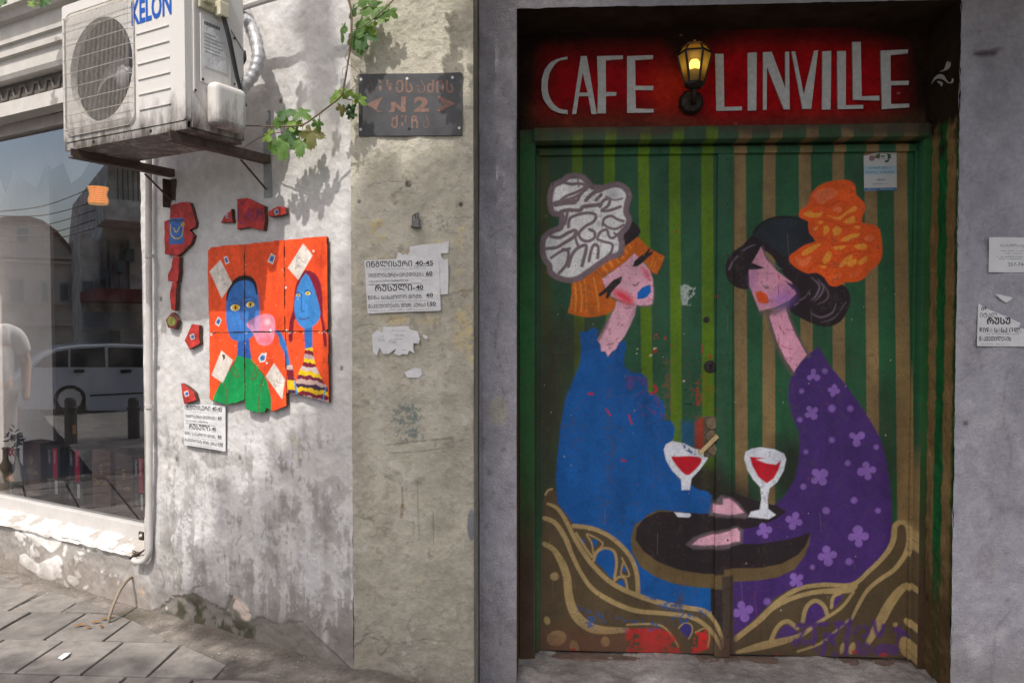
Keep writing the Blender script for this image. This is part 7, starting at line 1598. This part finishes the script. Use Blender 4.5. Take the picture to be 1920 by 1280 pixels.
# ================================================================== GRAPEVINE
def leafmat(name, c, c2):
    m, n, l, b = new_mat(name); out = n['Material Output']
    g = n.new('ShaderNodeNewGeometry'); t = n.new('ShaderNodeTexNoise'); t.inputs['Scale'].default_value = 45; t.inputs['Detail'].default_value = 5; l.new(g.outputs['Position'], t.inputs['Vector'])
    cr = n.new('ShaderNodeValToRGB'); cr.color_ramp.elements[0].position = .35; cr.color_ramp.elements[1].position = .7; cr.color_ramp.elements[0].color = (*c, 1); cr.color_ramp.elements[1].color = (*c2, 1); l.new(t.outputs['Fac'], cr.inputs['Fac'])
    l.new(cr.outputs['Color'], b.inputs['Base Color']); b.inputs['Roughness'].default_value = .5; b.inputs['Specular IOR Level'].default_value = .35
    tr = n.new('ShaderNodeBsdfTranslucent'); mx2 = n.new('ShaderNodeVectorMath'); mx2.operation = 'MULTIPLY'; mx2.inputs[1].default_value = (1.5, 1.5, .5); l.new(cr.outputs['Color'], mx2.inputs[0]); l.new(mx2.outputs[0], tr.inputs['Color'])
    mx = n.new('ShaderNodeMixShader'); mx.inputs['Fac'].default_value = .38; l.new(b.outputs[0], mx.inputs[1]); l.new(tr.outputs[0], mx.inputs[2]); l.new(mx.outputs[0], out.inputs['Surface'])
    _bump(n, l, b, 90, .25, .002)
    return m
LM = [leafmat('vine_leaf', (.085, .17, .04), (.13, .24, .065)), leafmat('vine_leaf_young', (.15, .26, .045), (.21, .32, .08)), leafmat('vine_leaf_dark', (.06, .13, .045), (.09, .18, .06)), leafmat('vine_leaf_dry', (.16, .17, .06), (.24, .22, .10))]
stemm = pmat('vine_stem', (.16, .11, .06), rough=.7, var=.3, vscale=60)
def leaf_mesh(seed):
    rg = random.Random(seed); lobes = [(-2.25, .62), (-1.25, .86), (0, 1.08), (1.25, .86), (2.25, .62)]
    ring = []
    N_ = 54
    for i in range(N_ + 1):
        t = -2.75 + 5.5 * i / N_
        r_ = .42
        for c, L in lobes: r_ = max(r_, L * max(0, 1 - (abs(t - c) / .72) ** 1.5) ** .5 if abs(t - c) < .72 else 0)
        r_ *= 1 + (.09 if i % 2 else -.05) + rg.uniform(-.03, .03)
        ring.append((r_ * math.sin(t), r_ * math.cos(t)))
    V = [(0, 0, 0)]
    for k in (.5, 1.0):
        for x, y in ring:
            x, y = x * k, y * k
            z = -.22 * abs(x) ** 1.3 - .16 * (y - .1) ** 2 + .05 * math.sin(5 * math.atan2(x, y)) * k + rg.uniform(-.012, .012)
            V.append((x, y, z))
    n = len(ring); Fc = []
    for i in range(n - 1):
        Fc.append((0, 1 + i, 2 + i)); Fc.append((1 + i, 1 + n + i, 2 + n + i, 2 + i))
    me = bpy.data.meshes.new('leaf'); me.from_pydata(V, [], Fc); me.polygons.foreach_set('use_smooth', np.ones(len(me.polygons), bool)); me.update()
    return me
LMESH = [[leaf_mesh(s_ * 10 + k) for k in range(2)] for s_ in range(4)]
for mi, ms in enumerate(LMESH):
    for me in ms: me.materials.append(LM[mi])
VC = (440, 0, 3.764)
vine = root('grapevine', PIL.p(*PIL.uv(650, 60, .1), .1), 'grapevine shoot with green leaves and unripe grapes hanging at the wall corner', 'grapevine')
def vp(x, y, o_=None):
    X, Y = VC[0] + x / VC[2], VC[1] + y / VC[2]
    if x > 780: o_ = .08 if o_ is None else o_; return np.array(PIL.p(*PIL.uv(X, Y, o_), o_))
    o_ = (.10 + .06 * (780 - x) / 780) if o_ is None else o_
    return np.array(LEFT.p(*LEFT.uv(X, Y, o_), o_))
rg = random.Random(21)
def leaf(P, rad, nrm, roll, kind, parent):
    me = LMESH[kind][rg.randrange(2)]
    o = bpy.data.objects.new('leaf', me); COL.objects.link(o); o.parent = parent
    nrm = Vector(nrm).normalized(); q = nrm.to_track_quat('Z', 'Y')
    o.rotation_mode = 'QUATERNION'; o.rotation_quaternion = q @ Quaternion((0, 0, 1), roll)
    o.location = Vector(P - wloc(parent)); o.scale = (rad, rad, rad)
    return o
px2m = 2.62 / 1400 / VC[2]
for x, y, r, k, ro, tx, tz in ((1000, 50, 92, 0, 2.0, .1, .4), (1092, 70, 70, 0, 2.6, .3, .2), (1050, 110, 48, 1, 2.8, 0, .5), (905, 150, 70, 0, 2.9, -.3, .3), (905, 230, 96, 2, 3.0, .2, .3), (838, 255, 70, 0, 3.3, -.4, .2), (885, 318, 56, 0, 3.2, .2, .2), (758, 200, 70, 0, 3.1, -1.3, .1), (940, 175, 62, 1, 3.6, .3, .1), (840, 60, 60, 2, 2.2, -.9, .3), (960, -30, 80, 0, 2.2, .1, .3),
                              (728, 645, 58, 1, 3.4, -.3, .5), (690, 690, 40, 1, 3.9, -.3, .2), (828, 650, 66, 1, 2.4, .5, .9), (880, 690, 52, 1, 3.9, .6, .5), (758, 760, 46, 3, 3.2, 1.5, .1),
                              (355, 785, 60, 2, 3.0, 0, .5), (295, 835, 62, 0, 3.5, -.6, .3), (340, 830, 60, 0, 2.6, -.2, .2), (460, 790, 76, 0, 4.2, .3, .8), (430, 860, 62, 1, 3.0, .1, .6), (545, 930, 88, 3, 3.2, .1, .1), (585, 865, 46, 0, 3.4, 1.0, .1), (345, 1000, 98, 0, 3.2, 0, .2), (470, 1005, 80, 0, 2.9, .1, .3), (225, 945, 58, 1, 3.9, -.4, .4), (265, 1010, 66, 0, 3.4, -.4, .1), (400, 930, 76, 2, 3.1, .0, .3), (420, 790, 48, 2, 2.2, .2, .7)):
    leaf(vp(x, y), r * px2m * 1.28, (tx - .15, -1, tz), ro + math.pi * 0 + rg.uniform(-.2, .2), k, vine)
def stem(pts, r_, name='stem'):
    P = spline([tuple(vp(*p)) for p in pts], False, 6); MB().tube(P, [r_ * (1 - .5 * i / len(P)) for i in range(len(P))], 7).build(name, stemm, vine, smooth_=True)
stem([(795, -60, .1), (805, 0, .1), (825, 100, .1), (820, 300, .1), (800, 440, .1), (765, 640, .12), (740, 690, .12), (600, 800, .13), (480, 880, .14), (350, 892, .14), (180, 890, .12), (0, 885, .10)], .0042)
stem([(1130, -10, .08), (1060, 60, .09), (990, 125, .09), (900, 190, .1), (825, 215, .1)], .0025); stem([(600, 810), (600, 880), (610, 980)], .0016, 'tendril'); stem([(350, 930), (200, 960), (60, 1045)], .0018, 'tendril'); stem([(740, 690), (800, 650), (860, 600)], .0018); stem([(740, 690), (830, 710), (825, 740)], .0018)
stem([(820, 330), (780, 400), (800, 450), (770, 480), (760, 500), (765, 540)], .0011, 'tendril'); stem([(800, 450), (850, 490), (880, 525)], .0013, 'tendril'); stem([(765, 650), (800, 600), (815, 560)], .0012, 'tendril'); stem([(790, 840, .08), (830, 850, .08), (800, 870, .08)], .001, 'tendril')
for x, y in ((1000, 50), (905, 230), (838, 255), (885, 318), (728, 645), (545, 930), (345, 1000), (470, 1005), (225, 945), (355, 785), (460, 790)):
    t_ = min(((x - a) ** 2 + (y - b) ** 2, a, b) for a, b in ((990, 125), (825, 150), (820, 290), (760, 650), (600, 800), (480, 880), (350, 892), (300, 892)))
    stem([(x, y), ((x + t_[1]) / 2, (y + t_[2]) / 2 - 10), (t_[1], t_[2])], .0013, 'petiole')
gr_m = pmat('green_grape', (.06, .14, .04), rough=.3, var=.2, vscale=60, bstr=0, spec=.5)
gme = None
for i in range(46):
    t = rg.random(); x = 822 + rg.gauss(0, 1) * (22 - 10 * t); y = 745 + t * 88; P = vp(x, y, .07 + rg.gauss(0, .008))
    if gme is None:
        g_o = MB().lathe(P, (0, 0, 1), [(.0008, -.0058), (.004, -.0045), (.0058, 0), (.004, .0045), (.0008, .0058)], 8).build('grape', gr_m, vine, smooth_=True)
        gme = g_o.data; gme.transform(Matrix.Translation(Vector(wloc(vine) - P))); g_o.location = Vector(P - wloc(vine))
    else:
        g_o = bpy.data.objects.new('grape', gme); COL.objects.link(g_o); g_o.parent = vine; g_o.location = Vector(P - wloc(vine))
# upper shoots of the vine, above the picture, dappling the pillar
for i in range(26):
    X, Y, o_ = rg.uniform(760, 900), rg.uniform(-330, -70), rg.uniform(.22, .5)
    leaf(np.array(PIL.p(*PIL.uv(X, Y, o_), o_)), rg.uniform(.035, .06), (rg.gauss(0, .4), -1, rg.uniform(.2, .9)), rg.uniform(0, 6), rg.randrange(3), vine)
for i in range(9):
    X, Y, o_ = rg.uniform(0, 100), rg.uniform(-26, 6), rg.uniform(.24, .34)
    leaf(np.array(LEFT.p(*LEFT.uv(X, Y, o_), o_)), rg.uniform(.028, .042), (rg.gauss(0, .4), -1, rg.uniform(.2, .9)), rg.uniform(0, 6), rg.randrange(3), vine)

for x0, x1, y0, y1, k in ((-20, 130, -230, -70, 16), (470, 560, -170, -70, 9)):
    for i in range(k):
        X, Y, o_ = rg.uniform(x0, x1), rg.uniform(y0, y1), rg.uniform(.26, .42)
        leaf(np.array(LEFT.p(*LEFT.uv(X, Y, o_), o_)), rg.uniform(.03, .05), (rg.gauss(0, .4), -1, rg.uniform(.2, .9)), rg.uniform(0, 6), rg.randrange(3), vine)

# ================================================================== SHADE TREE, unseen behind the viewer, its crown shaped to shade door and walls
tree = root('shade_tree', (-.2, -1.6, -.05), 'unseen leafy tree with its crown shaped to shade the cafe door', 'tree')
bark = pmat('bark', (.10, .075, .055), rough=.95, var=.4, vscale=12, bscale=25, bstr=.7, bdist=.02)
blobs = []
def shade(P, r_, L): blobs.append((np.array(P) + SUN * L, r_))
for pl_, x, y, r_ in [('D',1110,80,.30),('D',1110,330,.28),('D',1120,560,.36),('W',985,420,.10),('W',980,640,.16),
                      ('P',830,440,.17),('P',745,450,.16),('D',1000,250,.14),('D',1000,100,.12),('P',690,460,.07),('L',585,-20,.09),('L',596,60,.09),('L',606,135,.075),('L',622,195,.05),('P',800,620,.30),('P',720,800,.30),('P',860,800,.35),('P',780,1020,.45),('P',800,1290,.5),
                      ('L',600,960,.22),('L',540,1120,.28),('L',620,860,.14),('L',440,1060,.16),('L',430,990,.12),('L',400,1150,.16),('L',540,1000,.22),
                      ('G',480,1330,.36),('G',250,1370,.38),('G',40,1380,.42),('G',-200,1400,.5),('G',700,1400,.5),
                      ('D',1300,700,.6),('D',1150,1000,.6),('D',1600,700,.8),('D',1450,1150,.7),('D',1500,250,.7),('D',1250,120,.45),('W',1850,500,.8),('W',1850,1000,.8),('W',1850,150,.6),('W',1000,1050,.4),('W',1000,830,.3)]:
    shade({'W': WALL, 'P': PIL, 'L': LEFT, 'G': GROUND, 'D': DOOR}[pl_].hit(x, y), r_, rg.uniform(6.8, 7.8))
rr = np.random.default_rng(5); TLM = pmat('tree_leaf', (.06, .11, .03), rough=.6, var=.3, bstr=0)
def crown(blobs, parent):
    Vs = []
    for c, r_ in blobs:
        n_ = int(7.0 * math.pi * r_ * r_ / .0072)
        d_ = rr.normal(size=(n_, 3)); d_ /= np.linalg.norm(d_, axis=1)[:, None]; rad = r_ * rr.random(n_) ** (1 / 2.6) * (1 + .06 * rr.normal(size=n_))
        C_ = c + d_ * rad[:, None]
        e1 = rr.normal(size=(n_, 3)); e1 /= np.linalg.norm(e1, axis=1)[:, None]; e2 = np.cross(e1, rr.normal(size=(n_, 3))); e2 /= np.linalg.norm(e2, axis=1)[:, None]
        s_ = rr.uniform(.045, .075, n_)[:, None]
        Vs.append(np.stack([C_ - e1 * s_, C_ + e2 * s_ * .62, C_ + e1 * s_, C_ - e2 * s_ * .62], 1))
    v_ = np.concatenate(Vs).reshape(-1, 3)
    mkgrid('crown', [(v_, np.arange(len(v_)).reshape(-1, 4), np.full((len(v_), 3), .1))], TLM, parent, smooth_=False)
crown(blobs, tree)
mb = MB(); mb.tube(spline([(-.2, -1.6, -.08), (-.25, -1.5, 1.2), (-.6, -2.0, 2.8), (-.9, -2.3, 4.4)], False, 6), [.17 - .004 * i for i in range(19)], 12); mb.build('trunk', bark, tree, smooth_=True)
mb = MB()
for c, r_ in blobs:
    if r_ < .4: continue
    s0 = np.array([-.9, -2.3, 4.35]); mid = (s0 + c) / 2 + np.array([0, 0, .2]); mb.tube(spline([tuple(s0), tuple(mid), tuple(c)], False, 5), [.07 - .0055 * i for i in range(11)], 7)
mb.build('limbs', bark, tree, smooth_=True)
# a second unseen tree, added to shade the road that the window mirrors
tree2 = root('shade_tree', (-5.2, -1.4, -.1), 'second leafy tree, unseen and added to shade the mirrored road', 'tree')
b2 = [(np.array(p) + SUN * rg.uniform(4.8, 5.6), r_) for p, r_ in (((-4.3, 3.25, .1), .45), ((-5.0, 3.1, .1), .55), ((-5.9, 2.9, .1), .55), ((-6.9, 2.8, .1), .65), ((-8.0, 2.7, .05), .7), ((-5.2, 2.3, .1), .6), ((-7.0, 3.5, .1), .4), ((-9.3, 2.6, .0), .7))]
crown(b2, tree2)
MB().tube(spline([(-5.2, -1.4, -.12), (-5.3, -1.3, 1.4), (-5.7, -1.0, 2.8), (-6.0, -.4, 3.8)], False, 6), [.16 - .004 * i for i in range(19)], 12).build('trunk', bark, tree2, smooth_=True)
mb = MB()
for c, r_ in b2: s0 = np.array([-6.0, -.4, 3.75]); mb.tube(spline([tuple(s0), tuple((s0 + c) / 2 + np.array([0, 0, .2])), tuple(c)], False, 5), [.06 - .0045 * i for i in range(11)], 7)
mb.build('limbs', bark, tree2, smooth_=True)
